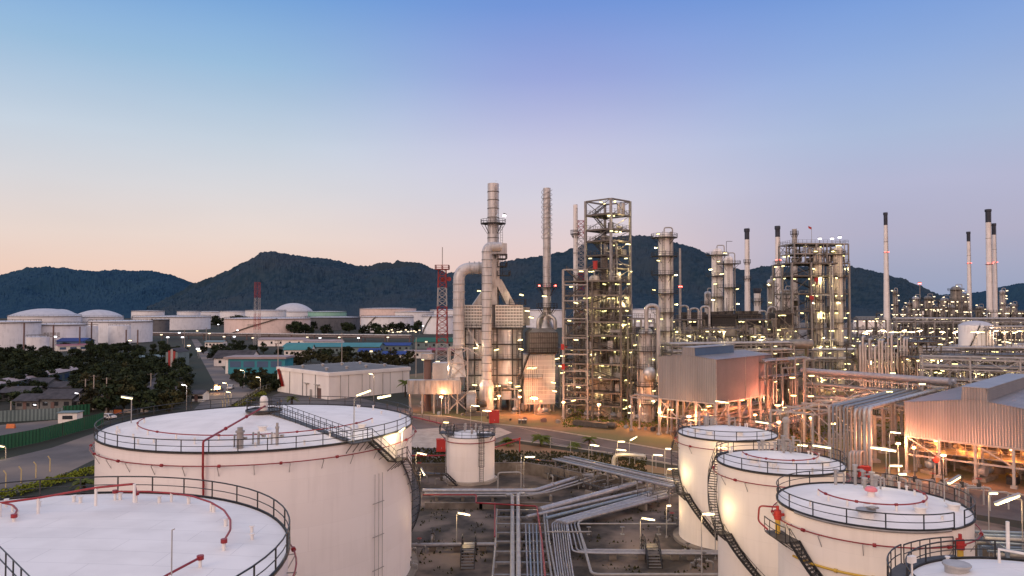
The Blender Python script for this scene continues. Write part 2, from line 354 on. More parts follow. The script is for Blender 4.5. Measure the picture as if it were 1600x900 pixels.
kerb('kerb',pix((560,639),(640,647),(700,651),(760,661),(850,671),(960,689),(1060,707),(1200,726),(1350,744),(1600,774)))
kerb('kerb',pix((800,687),(940,706),(1060,727),(1280,766),(1500,801)))
# painted arrow-like road marking near the bend
mb=MB(); a=G(810,668); b=G(838,676)
for k in(0,1):
    d=Vector((.25*k*3,-.9*k,0)); p=a+d; q=b+d; mb.quad((p.x,p.y,.02),(p.x+.25,p.y-.3,.02),(q.x+.25,q.y-.3,.02),(q.x,q.y,.02))
struct('road_marking',mb,M['kerb'])

# ------------------------------------------------------------------ hills
def interp(tab,x):
    for (a,b),(c,d) in zip(tab,tab[1:]):
        if a<=x<=c:
            s=(x-a)/(c-a); s=s*s*(3-2*s)*.5+s*.5; return b+(d-b)*s
    return tab[0][1] if x<tab[0][0] else tab[-1][1]
def hill(name,tab,D,depth,m,seed,step=1.7,rows=60):
    x0,x1=tab[0][0],tab[-1][0]; n=int((x1-x0)/step); mb=MB(); vs=[]
    prof=[]
    for r in range(rows+1):
        t_=r/rows
        prof.append((t_*1.35, math.sin(min(1,t_*1.35)*PI/2)**1.25 if t_*1.35<=1 else math.cos((t_*1.35-1)*PI/2/.9)))
    for r,(q,hh) in enumerate(prof):
        Y=D+(q-1)*depth
        for i in range(n+1):
            px=x0+(x1-x0)*i/n; py=interp(tab,px)
            X=(px-800)/F*Y
            hz=H+(HOR-py)*(Y if q<=1 else D)/F
            edge=min(1,i/25,(n-i)/25)
            fr=noise.fractal(Vector((X*.0024+seed,Y*.0024,seed)),1,2,5)
            spur=1-.34*max(0,1-abs(q-.55)/.6)*(.5+fr*1.4)
            z=max(0,hz)*hh*(spur if q<1 else 1)
            z+=(noise.noise(Vector((X*.045,Y*.045,seed)))*5+noise.noise(Vector((X*.13,Y*.13,seed+3)))*4+noise.noise(Vector((X*.31,Y*.31,seed+5)))*2.6)*min(1,hh*2)
            if q<.02: z=-2
            vs.append((X,Y+fr*40*(1-abs(q-.5)*1.5 if q<1 else 0),z))
    k=n+1
    fs=[(r*k+i,r*k+i+1,(r+1)*k+i+1,(r+1)*k+i) for r in range(rows) for i in range(n)]
    mb.add(vs,fs,False); return struct(name,mb,m)
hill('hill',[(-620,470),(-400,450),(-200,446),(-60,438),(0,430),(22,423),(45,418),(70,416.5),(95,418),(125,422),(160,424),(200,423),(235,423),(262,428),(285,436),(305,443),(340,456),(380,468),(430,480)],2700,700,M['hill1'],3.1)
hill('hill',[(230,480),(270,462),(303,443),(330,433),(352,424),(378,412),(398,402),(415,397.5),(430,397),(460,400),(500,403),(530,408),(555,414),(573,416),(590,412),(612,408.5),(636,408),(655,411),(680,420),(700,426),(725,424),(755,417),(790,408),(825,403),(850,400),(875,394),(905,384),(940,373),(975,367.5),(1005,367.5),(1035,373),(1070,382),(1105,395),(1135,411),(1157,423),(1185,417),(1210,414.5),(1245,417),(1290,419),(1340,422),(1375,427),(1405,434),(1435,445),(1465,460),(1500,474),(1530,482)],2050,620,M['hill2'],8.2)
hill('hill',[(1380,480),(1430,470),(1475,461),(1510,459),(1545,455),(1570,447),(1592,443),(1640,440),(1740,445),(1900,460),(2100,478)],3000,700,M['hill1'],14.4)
# ------------------------------------------------------------------ storage tanks of the foreground
def pol(r,a,z): return Vector((r*math.cos(a),r*math.sin(a),z))
def railing_mb(R_,z,a0,a1,step,h=1.1,post=.07,rail=.045,mids=(.55,),toe=True):
    mb=MB(); n=max(2,int(abs(a1-a0)*R_/step)); seg=max(n,int(abs(a1-a0)/R(5)))
    full=abs(abs(a1-a0)-2*PI)<1e-6
    for k in range(n+(0 if full else 1)):
        a=a0+(a1-a0)*k/n; mb.beam(pol(R_,a,z),pol(R_,a,z+h),post,post)
    mb.ring(R_,z+h,rail,a0,a1,seg,6)
    for q in mids: mb.ring(R_,z+q,rail*.7,a0,a1,seg,5)
    if toe: mb.ring(R_+.01,z+.05,rail*1.3,a0,a1,seg,4)
    return mb
def straight_rail(mb,p,q,h=1.1,step=1.6,w=.05,mids=(.55,)):
    p=Vector(p);q=Vector(q); n=max(1,int((q-p).length/step))
    for k in range(n+1):
        a=p.lerp(q,k/n); mb.beam(a,a+Vector((0,0,h)),w,w)
    for z in(h,)+tuple(mids): mb.beam(p+Vector((0,0,z)),q+Vector((0,0,z)),w*.9,w*.7)
    return mb
def box_rail(mb,x0,x1,y0,y1,z,h=1.1,w=.05,step=1.6,mids=(.55,),sides='nsew'):
    if 's' in sides: straight_rail(mb,(x0,y0,z),(x1,y0,z),h,step,w,mids)
    if 'n' in sides: straight_rail(mb,(x0,y1,z),(x1,y1,z),h,step,w,mids)
    if 'w' in sides: straight_rail(mb,(x0,y0,z),(x0,y1,z),h,step,w,mids)
    if 'e' in sides: straight_rail(mb,(x1,y0,z),(x1,y1,z),h,step,w,mids)
    return mb
def tube_lamp(root,loc,rz,length=1.3,m=None,w=.12,tilt=.12,arm=None):
    mb=MB(); d=Vector((math.cos(rz)*math.cos(tilt),math.sin(rz)*math.cos(tilt),math.sin(tilt)))*length/2
    p=Vector(loc); h=part(root,'lamp_housing',mb.beam(p-d*1.08+Vector((0,0,w*.75)),p+d*1.08+Vector((0,0,w*.75)),w*1.5,w*.5),M['lsteel'])
    mb=MB(); mb.beam(p-d,p+d,w*1.25,w); part(h,'lamp_tube',mb,m or M['lamp']); return h
def helix_stair(root,R_,z0,z1,a0,a1,wid=.8,name='stair',mat=None,handed=1,gapw=.12):
    """stair winding on the shell from height z1 at a0 down to z0 at a1"""
    mat=mat or M['black']; n=int((z1-z0)/.21); mb=MB(); ri=R_+gapw; ro=ri+wid
    for k in range(n):
        t=(k+.5)/n; a=a0+(a1-a0)*t; z=z1+(z0-z1)*t; da=.26/R_/2
        mb.add([pol(ri,a-da,z),pol(ro,a-da,z),pol(ro,a+da,z),pol(ri,a+da,z),pol(ri,a-da,z-.04),pol(ro,a-da,z-.04),pol(ro,a+da,z-.04),pol(ri,a+da,z-.04)],[(0,1,2,3),(7,6,5,4),(0,4,5,1),(1,5,6,2),(2,6,7,3),(3,7,4,0)])
    tr=part(root,name,mb,M['dsteel'])
    m=28
    for nm,r in(('stringer',ri),('stringer',ro)):
        mb=MB()
        for k in range(m):
            t0,t1=k/m,(k+1)/m
            mb.beam(pol(r,a0+(a1-a0)*t0,z1+(z0-z1)*t0),pol(r,a0+(a1-a0)*t1,z1+(z0-z1)*t1),.05,.24)
        part(tr,nm,mb,mat)
    mb=MB(); pn=max(3,int(abs(a1-a0)*ro/1.1))
    for k in range(pn+1):
        t=k/pn; p=pol(ro,a0+(a1-a0)*t,z1+(z0-z1)*t); mb.beam(p,p+Vector((0,0,1.05)),.05,.05)
    for hh in(.5,1.05):
        mb.tube([pol(ro,a0+(a1-a0)*k/m,z1+(z0-z1)*k/m+hh) for k in range(m+1)],.03,5)
    part(tr,'handrail',mb,mat)
    mb=MB()
    for k in range(1,n,6):
        t=k/n; a=a0+(a1-a0)*t; z=z1+(z0-z1)*t; mb.beam(pol(ro,a,z-.1),pol(R_-.02,a,z-.75),.05,.05)
    part(tr,'bracket',mb,mat); return tr

def tank(label,cx,cy,R_,h,roof_h,red_drop=1.0,rail_a=(0,2*PI),rail_step=2.4,roofring=None,stairs=None,seg=96,stub_n=14,group=None,shell=None,brackets=True,kick=True):
    root=thing('storage_tank',label,'storage tank',(cx,cy,0),0,group)
    mb=MB(); mb.lathe([(R_+.02,.35),(R_,.42),(R_,h)],n=seg); part(root,'shell',mb,shell or M['shell'])
    mb=MB(); mb.lathe([(R_+.75,.0),(R_+.75,.3),(R_+.02,.36)],n=seg); part(root,'base_ring',mb,M['concrete'])
    mb=MB(); pr=[(R_-.02,h)]+[(R_*math.cos(k/10*PI/2)if False else R_*(1-k/10),h+roof_h*(1-(1-k/10)**1.7)) for k in range(1,10)]+[(.01,h+roof_h)]
    mb.lathe(pr,n=seg,smooth_prof=True); part(root,'roof',mb,M['roof'])
    mb=MB(); mb.lathe([(R_+.004,h-.08),(R_+.12,h-.08),(R_+.12,h+.03),(R_-.03,h+.03)],n=seg); part(root,'rim_angle',mb,M['dsteel'] if kick else M['white'])
    part(root,'railing',railing_mb(R_+.06,h+.03,rail_a[0],rail_a[1],rail_step),M['black'])
    # red foam main under the rim with flanges and grey brackets
    if red_drop:
        mb=MB(); mb.ring(R_+.42,h-red_drop,.05,0,2*PI,seg,6)
        k=int(R_*1.3)
        for i in range(k):
            a=2*PI*i/k+.1; mb.tube([pol(R_+.42,a-.11/R_,h-red_drop),pol(R_+.42,a+.11/R_,h-red_drop)],.14,8)
        fp=part(root,'foam_pipe',mb,M['red'])
        mb=MB(); mb.beam((.5,0,-.09),(0,0,-.09),.05,.05); mb.beam((.48,0,-.1),(0,0,-.95),.05,.05)
        k=int(R_*2.2); rep(fp,'bracket',mb,M['lsteel'],[(pol(R_,2*PI*i/k,h-red_drop),2*PI*i/k) for i in range(k)])
    rz=lambda r:h+roof_h*(1-(r/R_)**1.7)
    if roofring:
        r,a0,a1=roofring; mb=MB(); mb.ring(r,rz(r)+.45,.055,a0,a1,40,6)
        for i in range(5):
            a=a0+(a1-a0)*(i+.5)/5; mb.tube([pol(r,a-.1/r,rz(r)+.45),pol(r,a+.1/r,rz(r)+.45)],.11,8)
        rp=part(root,'cooling_water_pipe',mb,M['red']); mb=MB(); mb.cyl((0,0,0),.09,-.05,.42,8)
        rep(rp,'support',mb,M['white'],[(pol(r,a0+(a1-a0)*i/8,rz(r)),0) for i in range(9)])
    mb=MB(); mb.cyl((0,0,0),.09,-.6,.0,8); mb.cyl((0,0,0),.15,.0,.05,8); sp=[]
    for i in range(stub_n):
        a=rnd.uniform(0,6.28); r=R_*rnd.uniform(.8,.95); sp.append((pol(r,a,rz(r)+rnd.uniform(.25,.55)),0))
    rep(root,'roof_stub',mb,M['white'],sp)
    for i in range(3):
        a=rnd.uniform(3.3,5.9); r=R_*rnd.uniform(.55,.85); x,y,_=pol(r,a,0); mb=MB(); mb.cyl((x,y,0),.38,rz(r)-.1,rz(r)+.35,16); mb.cyl((x,y,0),.5,rz(r)+.35,rz(r)+.43,16); part(root,'manhole',mb,M['white'])
    root['_h']=h
    return root,rz
def ang(c,p): return math.atan2(p[1]-c[1],p[0]-c[0])
T1c=(-26.2,35.5); T2c=(-26.9,80.1); T3c=(26.6,91.5); T4c=(26.9,74.4); T5c=(28.3,58.5); T6c=(28.6,38.9)
# tank 1, the big one at bottom left
t1,rz1=tank('large white flat-topped tank filling the bottom left corner',*T1c,14.85,15.9,.5,1.0,stub_n=5)
def lp(c,px,py,h): g=G(px,py,h); return Vector((g.x-c[0],g.y-c[1],h))
def redline(root,c,pts,r=.06,name='red_pipe',m='red',flat=True,fl=3):
    P=[lp(c,*p) for p in pts]; mb=MB(); mb.tube(fillet(P,.35),r,7)
    for p in(P[0],P[-1]): mb.cyl((p.x,p.y,0),.17,p.z-.1,p.z+.1,10)
    o=part(root,name,mb,M[m]); mb=MB(); mb.cyl((0,0,0),.085,-1.1,0,8)
    rep(o,'support',mb,M['white'],[(p,0) for p in P[:: max(1,len(P)//4)]])
z=16.55
redline(t1,T1c,[(180,768,z),(230,768,z),(268,770.5,z),(300,775,z),(330,785,z),(350,797,z),(360,812,z),(360,828,z),(350,845,z)],.06)
redline(t1,T1c,[(-60,792,z),(0,786,17),(60,778,17.1),(150,762,17.6),(210,756,17.9),(213,771,16.6)],.07)
redline(t1,T1c,[(-60,786,z),(-20,785,z),(0,785,z),(20,789,z),(27,797,z),(22,806,z)],.06)
redline(t1,T1c,[(313,871,z),(262,898,z),(200,935,z)],.06)
mb=MB(); p=lp(T1c,268,899,16.6); mb.tube([p,p+Vector((0,0,2.0)),p+Vector((.12,0,2.05))],.03,6); part(t1,'vent_pole',mb,M['lsteel'])
mb=MB(); mb.cyl((0,0,0),.11,-.9,0,8); mb.cyl((0,0,0),.17,0,.05,8); sp=[]
for px,py in((61,784),(116,775),(126,777),(188,771),(249,776),(295,777),(334,790),(353,812),(22,806),(350,845)):
    p=lp(T1c,px,py,16.4); sp.append((p,0))
rep(t1,'roof_stub',mb,M['white'],sp)
mb=MB(); a0=ang(T1c,G(0,880,16)); box_rail(mb,-3.2,0,-1,.2,0,1.1); 
mb=MB(); straight_rail(mb,lp(T1c,-40,830,17.2)-Vector((0,0,.6)),lp(T1c,60,935,17.2)-Vector((0,0,.6)),1.1,1.3); part(t1,'walkway_railing',mb,M['black'])
# tank 2, the big one behind
t2,rz2=tank('large white tank with crown railing and black stair, behind the corner tank',*T2c,15.9,15.9,1.25,1.05,roofring=(12.2,R(-172),R(-8)),stub_n=16)
def on2(px,py): # pixel on the roof slope
    p=G(px,py,16.9); return Vector((p.x-T2c[0],p.y-T2c[1],0))
mb=MB(); mb.lathe([(.001,17.1),(.42,17.1),(.42,18.6),(.3,18.9),(.001,19.0)],n=16,c=(0,0,0),smooth_prof=False); part(t2,'centre_vent',mb,M['white'])
mb=MB(); mb.lathe([(.001,17.3),(1.9,17.3),(1.9,17.42),(.001,17.42)],n=24); mb.mi=0; pl=part(t2,'centre_platform',mb,M['dsteel'])
part(pl,'railing',railing_mb(1.85,17.42,0,2*PI,1.4,post=.05),M['black'])
e=pol(15.6,R(-43),0); mb=MB(); a=pol(2.0,R(-43),17.3); b=pol(15.6,R(-43),16.05)
sd=Vector((math.sin(R(-43)),-math.cos(R(-43)),0))*.45
for s_ in(-1,1):
    n=13
    for k in range(n+1):
        q=a.lerp(b,k/n)+sd*s_; mb.beam(q,q+Vector((0,0,1.1)),.05,.05)
    for hh in(.55,1.1): mb.beam(a+sd*s_+Vector((0,0,hh)),b+sd*s_+Vector((0,0,hh)),.045,.045)
wk=part(t2,'roof_walkway_railing',mb,M['black']); mb=MB(); mb.beam(a+Vector((0,0,.02)),b+Vector((0,0,.04)),.8,.05); part(wk,'walkway',mb,M['dsteel'])
# diagonal red riser over the rim and down the shell
ar=ang(T2c,G(326,705,15.9)); mb=MB()
pts=[pol(1.2,ar+.4,18.0),pol(15.7,ar,17.0),pol(16.25,ar,17.0),pol(16.25,ar,13.9),pol(16.1,ar,13.5),pol(16.1,ar,1.0)]
mb.tube(fillet(pts,.3),.1,8)
for q in(.35,.7): p=pts[0].lerp(pts[1],q); p2=pts[0].lerp(pts[1],q+.012); mb.tube([p,p2],.17,8)
part(t2,'red_riser_pipe',mb,M['red'])
# gauging column, relief valves
for px,py,hh,rr in((375,694,1.5,.3),(433,690,1.7,.14),(404,690,.9,.12)):
    p=lp(T2c,px,py,16.4); mb=MB(); mb.cyl((p.x,p.y,0),rr,16.1,16.4+hh*.7,12); mb.cyl((p.x,p.y,0),rr*1.35,16.4+hh*.7,16.4+hh*.8,12); mb.cyl((p.x,p.y,0),rr*.8,16.4+hh*.8,16.4+hh,12)
    mb.box((p.x-.5,p.y,16.7),(.06,.3,1.1)); mb.box((p.x+.42,p.y+.1,16.9),(.3,.25,.25)); mb.beam((p.x-.5,p.y,17.2),(p.x+.5,p.y,16.9),.05); part(t2,'relief_valve',mb,M['lsteel'])
# stair platform and two flights
def plat(root,c,a0,a1,z,r0,r1,mat='black',rail=True):
    mb=MB(); n=6; vs=[]
    for r in(r0,r1):
        for k in range(n+1): vs.append(pol(r,a0+(a1-a0)*k/n,z))
    vs2=[v-Vector((0,0,.1)) for v in vs]; k=n+1
    fs=[(i,i+1,k+i+1,k+i) for i in range(n)]+[(2*k+i+1,2*k+i,3*k+i,3*k+i+1) for i in range(n)]+[(k+i,k+i+1,3*k+i+1,3*k+i) for i in range(n)]+[(0,k,3*k,2*k),(n,2*k+n,3*k+n,k+n)]
    mb.add(vs+vs2,fs)
    for k in range(4):
        a=a0+(a1-a0)*k/3; mb.beam(pol(r1-.05,a,z-.08),pol(r0-.1,a,z-1.1),.06,.06)
    o=part(root,'landing',mb,M['dsteel'])
    if rail: part(o,'railing',railing_mb(r1,z,a0,a1,.8,post=.05,toe=False),M[mat])
    return o
plat(t2,T2c,R(-44),R(-36),15.95,15.9,16.9)
helix_stair(t2,15.9,13.3,15.95,R(-36),R(-24),.85)
plat(t2,T2c,R(-24),R(-16.5),13.3,15.9,17.0)
helix_stair(t2,15.9,.4,13.3,R(-16.5),R(34),.85)
lpz=pol(16.3,R(-42),15.95); mb=MB(); mb.tube([lpz,lpz+Vector((0,0,4.0)),lpz+Vector((.5,-.2,4.4))],.05,6); part(t2,'lamp_post',mb,M['lsteel'])
tube_lamp(t2,lpz+Vector((.95,-.3,4.6)),R(-20),1.5,w=.16,tilt=.35); tube_lamp(t2,lpz+Vector((2.5,1.8,4.0)),R(-10),1.3,w=.15,tilt=.2)
p2=pol(16.7,R(-19),13.3); mb=MB(); mb.tube([p2,p2+Vector((0,0,3.0))],.045,6); part(t2,'lamp_post',mb,M['lsteel']); tube_lamp(t2,p2+Vector((0,0,2.9)),R(60),.9,w=.12,tilt=.3)
pz=lp(T2c,205,661,16.2); mb=MB(); mb.tube([pz,pz+Vector((0,0,2.6))],.05,6); part(t2,'lamp_post',mb,M['lsteel']); tube_lamp(t2,pz+Vector((-.5,0,2.7)),R(-15),1.3,w=.15,tilt=-.1)
mb=MB()
for hz in(3.2,6.4,9.6):
    for a in(R(-32),R(-30),R(-28)): 
        q=pol(16.1,a,hz); mb.box(q,(.1,.1,.05))
    mb.beam(pol(16.12,R(-33),hz),pol(16.1,R(-27),hz),.06,.06)
for a in(R(-32),R(-30),R(-28)): mb.tube([pol(16.12,a,.8),pol(16.12,a,12.4)],.03,5)
part(t2,'instrument_tubing',mb,M['lsteel'])
mb=MB(); nz=pol(16.0,R(-46),2.2); mb.tube([pol(15.8,R(-46),2.2),pol(16.9,R(-46),2.2)],.35,10); mb.tube([pol(16.9,R(-46),2.2),pol(17.0,R(-46),2.2)],.5,10)
part(t2,'nozzle',mb,M['lsteel'])
# right hand row
t3,rz3=tank('white tank farthest back in the right hand row',*T3c,5.87,13,.75,1.0,stairs=1,seg=64,stub_n=9,shell=M['shell_cream'])
t4,rz4=tank('white tank with a bluish roof, second from back in the right hand row',*T4c,6.04,13,.8,1.0,roofring=(3.6,R(-190),R(10)),seg=64,stub_n=9,shell=M['shell_cream'])
t5,rz5=tank('white tank with a yellow pipe round its shell in the right hand row',*T5c,6.93,13,.9,1.05,rail_a=(R(-57),R(293)),roofring=(3.9,R(-190),R(10)),seg=64,stub_n=6,shell=M['shell_cream'])
t6,rz6=tank('white tank cut off by the bottom right corner, nearest of its row',*T6c,7.0,13,.9,1.05,seg=64,stub_n=4,shell=M['shell_cream'])
plat(t3,T3c,R(120),R(136),12.9,5.87,7.0); helix_stair(t3,5.87,6.2,12.9,R(136),R(196),.8); plat(t3,T3c,R(196),R(206),6.2,5.87,7.0); helix_stair(t3,5.87,.3,6.2,R(206),R(258),.8)
plat(t4,T4c,R(118),R(134),12.9,6.04,7.1); helix_stair(t4,6.04,6.6,12.9,R(134),R(192),.85); plat(t4,T4c,R(192),R(203),6.6,6.04,7.2); helix_stair(t4,6.04,.3,6.6,R(203),R(262),.85)
plat(t5,T5c,R(178),R(200),10.9,6.93,8.3); helix_stair(t5,6.93,.3,10.9,R(200),R(282),.85)
mb=MB(); mb.ring(7.1,9.6,.09,R(195),R(345),60,7)
for k in range(7): a=R(205+k*20); mb.tube([pol(7.1,a-.015,9.6),pol(7.1,a+.015,9.6)],.15,8)
part(t5,'yellow_pipe',mb,M['yellow'])
mb=MB(); mb.ring(7.02,12.93,.09,R(196),R(290),50,7); part(t5,'cable_conduit',mb,M['steel'])
# red valves on tank 5
for a,zz in((R(183),12.3),(R(292),12.1)):
    mb=MB(); q=pol(7.5,a,zz); mb.cyl((q.x,q.y,0),.28,zz-.35,zz+.35,12); mb.cyl((q.x,q.y,0),.38,zz-.05,zz+.05,12); mb.cyl((q.x,q.y,0),.12,zz+.35,zz+.7,8); mb.tube([q,pol(7.0,a,zz)],.12,8)
    part(t5,'foam_chamber',mb,M['redb'])
    mb=MB(); mb.cyl((q.x,q.y,0),.2,zz-1.7,zz-.36,10); part(t5,'yellow_valve_body',mb,M['yellow'])
mb=MB(); mb.tube(fillet([pol(7.5,R(183),12.9),pol(8.8,R(180),12.9),pol(8.9,R(180),11.7),pol(8.5,R(186),11.3)],.3),.07,7); part(t5,'red_pipe',mb,M['red'])
# pink vent on tank 5 and its hatch
p=lp(T5c,1361,772,14.0); mb=MB(); mb.lathe([(.28,13.6),(.28,14.25)],(p.x,p.y,0),14); mb.mi=1; mb.lathe([(.01,14.6),(.33,14.55),(.46,14.38),(.46,14.26),(.25,14.2)],(p.x,p.y,0),16)
M['pink']=pm('pink_vent_paint',(.72,.22,.26),(.6,.2,.22),1,.5)
part(t5,'roof_vent',mb,[M['white'],M['pink']])
p=lp(T5c,1353,803,13.5); mb=MB(); mb.cyl((p.x,p.y,0),.55,13.0,13.7,20); mb.mi=1; mb.cyl((p.x,p.y,0),.68,13.7,13.85,14); mb.box((p.x+.5,p.y,13.95),(.7,.5,.12),.4)
part(t5,'gauge_hatch',mb,[M['white'],M['steel']])
p=lp(T6c,1495,888,13.6); mb=MB(); mb.cyl((p.x,p.y,0),.62,13.2,13.75,20); mb.cyl((p.x,p.y,0),.74,13.76,13.88,12); part(t6,'gauge_hatch',mb,M['lsteel'])
mb=MB(); a=lp(T6c,1561,858,14.4); b=lp(T6c,1640,872,14.4); mb.tube([a-Vector((0,0,.8)),a,b],.09,8); mb.tube([lp(T6c,1575,858,14.4),lp(T6c,1575,858,14.4)+Vector((0,0,1.6))],.1,8); part(t6,'white_roof_pipe',mb,M['white'])
plat(t6,T6c,R(128),R(165),13.0,7.0,8.0)
mb=MB(); plat(t6,T6c,R(96),R(127),12.98,7.0,7.9)
mb=MB(); q=pol(7.2,R(172),13.4); mb.box((q.x,q.y,15.0),(.45,.25,.35),.5); mb.beam((q.x,q.y,13),(q.x,q.y,15.2),.07); part(t6,'junction_box',mb,M['white'])
# platforms with guard cages on tank roofs, spray pipes and lamps
def roof_clutter(root,rz,r_,a,n,z0):
    for i in range(n):
        q=pol(r_*rnd.uniform(.1,.7),a+rnd.uniform(-.8,.8),0); mb=MB(); hh=rnd.uniform(.7,1.8); z0=rz(math.hypot(q.x,q.y))-.06
        mb.cyl((q.x,q.y,0),.13,z0,z0+hh,10); mb.cyl((q.x,q.y,0),.22,z0+hh*.6,z0+hh*.6+.08,10); mb.cyl((q.x,q.y,0),.24,z0+hh,z0+hh+.1,10)
        mb.tube(fillet([(q.x,q.y,z0+hh*.8),(q.x+.8,q.y+.2,z0+hh*.8),(q.x+.8,q.y+.2,z0)],.2),.07,6); part(root,'roof_valve',mb,M['lsteel'])
roof_clutter(t3,rz3,5.8,R(90),7,13); roof_clutter(t4,rz4,6,R(80),8,13); roof_clutter(t5,rz5,6.9,R(85),6,13)
for root,c,px,py,rot,ln,sd_ in((t3,T3c,1190.5,660,-15,1.5,1),(t4,T4c,1284,698,-10,1.7,1),(t4,T4c,1208,727,-48,1.6,-1),(t5,T5c,1491,750,35,1.8,1)):
    Y=c[1]+ (0 if sd_>0 else -3); p=at(px,py,Y); p=Vector((p.x-c[0],p.y-c[1],p.z)); 
    r=math.hypot(p.x,p.y); 
    base=Vector((p.x+(.9 if rot<0 else -.8),p.y,13.0)); 
    mb=MB(); mb.tube(fillet([base,(base.x,base.y,p.z+.05),(p.x+(.5 if rot<0 else -.5),p.y,p.z+.12)],.3),.045,6); part(root,'lamp_post',mb,M['lsteel'])
    tube_lamp(root,p,R(rot),ln,w=.15,tilt=.15 if rot>0 else -.12)
# small tank on its own
t7=thing('storage_tank','small white tank alone with a caged ladder, beyond the pipe tracks','storage tank',(-6.95,123,0))
mb=MB(); mb.lathe([(4.05,.5),(4.05,7.4)],n=48); part(t7,'shell',mb,M['shell'])
mb=MB(); mb.lathe([(4.05,7.4),(3.9,7.45),(2,7.85),(.01,8.05)],n=48,smooth_prof=True); part(t7,'roof',mb,M['roof'])
mb=MB(); mb.lathe([(4.7,0),(4.7,.45),(4.03,.5)],n=8); part(t7,'base_ring',mb,M['kerb'])
part(t7,'railing',railing_mb(4.08,7.42,0,2*PI,1.5,post=.06),M['black'])
mb=MB(); mb.ring(4.25,6.7,.07,0,2*PI,40,6); part(t7,'foam_pipe',mb,M['red'])
mb=MB()
for sx_ in(-.3,.3): mb.beam((2.05+sx_,-3.75,.4),(2.05+sx_,-3.75,8.6),.06)
for k in range(26): mb.beam((1.75,-3.75,.7+k*.3),(2.35,-3.75,.7+k*.3),.035)
ld=part(t7,'ladder',mb,M['black']); mb=MB()
for k in range(6): mb.ring(.5,3+k*1.05,.03,R(180),R(360),10,4,c=(2.05,-3.75))
for a in(200,235,270,305,340): mb.beam((2.05+.5*math.cos(R(a)),-3.75+.5*math.sin(R(a)),3),(2.05+.5*math.cos(R(a)),-3.75+.5*math.sin(R(a)),8.3),.035)
part(ld,'safety_cage',mb,M['black'])
for x0,x1,y0,y1 in((-4.9,-2.6,-2.6,0),(1.3,4.2,-4.3,-2.2)):
    mb=MB(); mb.bx(x0,x1,y0,y1,7.95,8.05); p_=part(t7,'platform',mb,M['black']); mb=MB(); box_rail(mb,x0,x1,y0,y1,8.05,1.2,.06,.8); part(p_,'railing',mb,M['black'])
    mb=MB(); [mb.beam((x,y0,8.0),(x*.85,y0*.6,7.0),.08) for x in(x0+.2,x1-.2)]; part(p_,'bracket',mb,M['black'])
mb=MB(); mb.cyl((0,0,0),.15,7.7,9.0,8); mb.cyl((0,0,0),.28,8.5,8.58,8)
rep(t7,'roof_valve',mb,M['lsteel'],[(pol(rnd.uniform(.5,3),rnd.uniform(0,6.28),rnd.uniform(-.3,.4)),0) for i in range(7)])
mb=MB(); mb.tube(fillet([(-3.6,-2.3,8.1),(-3.75,-2.4,5),(-3.7,-2.4,.5)],.2),.09,8); part(t7,'drain_pipe',mb,M['lsteel'])

for q,e in((pol(17.3,R(-36),19.5),260),(pol(17.0,R(-20),15.6),260),(pol(14,R(110),18.5),60)): glow(Vector((T2c[0],T2c[1],0))+q,(1,.74,.38),e,.25)
for c,q,e in((T3c,pol(7.2,R(196),8.4),160),(T4c,pol(7.4,R(196),8.8),160),(T5c,pol(9.2,R(190),12.4),60),(T5c,pol(8.4,R(60),16.6),160),(T4c,pol(5.4,R(75),16.4),90),(T5c,pol(3,R(200),17.5),60)): glow(Vector((c[0],c[1],0))+q,(1,.70,.34),e,.2)
# ------------------------------------------------------------------ pipework of the tank farm
def Z(X,Y,k=3.2,ox=620,oy=620): return (ox+X/k,oy+Y/k)
def prun(label,pts,r,h=1.0,m='pipe',group=None,bend=1.0,cat='pipe',fl=0,name='pipe_run'):
    P=[G(*(Z(*p[:2])),(p[2] if len(p)>2 else h)) for p in pts]
    return prun3(label,P,r,m,group,bend,cat,fl,name)
def prun3(label,P,r,m='pipe',group=None,bend=1.0,cat='pipe',fl=0,name='pipe_run'):
    mb=MB(); mb.tube(fillet(P,bend),r,10)
    if fl:
        for a,b in zip(P,P[1:]):
            a=Vector(a);b=Vector(b);d=b-a; n=int(d.length/fl); d.normalize()
            for k in range(n):
                q=a+d*(k+.5)*fl; mb.tube([q-d*.05,q+d*.05],r*1.45,10)
    return single(name,label,cat,mb,M[m],loc=P[0],group=group,world=True)
prun('thick grey pipe across the bund before the small tank, the rear of its pair',[(130,470),(690,470),(935,393),(985,393)],.33,1.1,fl=9)
prun('thick grey pipe across the bund before the small tank, the front of its pair',[(140,484),(705,484),(960,405),(1000,398)],.16,1.0)
prun('thin pale pipe below the thick grey pair, bending back to the bund wall',[(170,496),(640,496),(760,478),(985,413),(1040,385)],.12,.9,'lsteel')
prun('left of the two broad pale pipes coming straight at the camera',[(545,494),(565,489),(578,497),(578,760),(577,1000)],.26,1.0,'lsteel',bend=.9)
prun('right of the two broad pale pipes coming straight at the camera',[(640,486),(615,483),(606,492),(608,760),(609,1000)],.26,1.0,'lsteel',bend=.9)
prun('red fire water pipe stepping across the pipe tracks toward the camera',[(130,490),(398,490),(395,530),(700,547),(725,720),(752,1010)],.11,1.5,'red',bend=.4)
prun('red pipe dropping to the bund floor left of the pipe track',[(490,530,1.4),(490,700,1.2)],.09,1.2,'red')
prun('broadest diagonal pipe running back to the bund wall',[(715,566),(1215,430)],.42,1.4,fl=0)
prun('second diagonal pipe behind the broad bundle',[(650,601),(1255,462),(1285,462)],.25,1.1)
prun('bluish diagonal pipe behind the broad bundle',[(745,607),(1270,476)],.22,1.1,'pipeb')
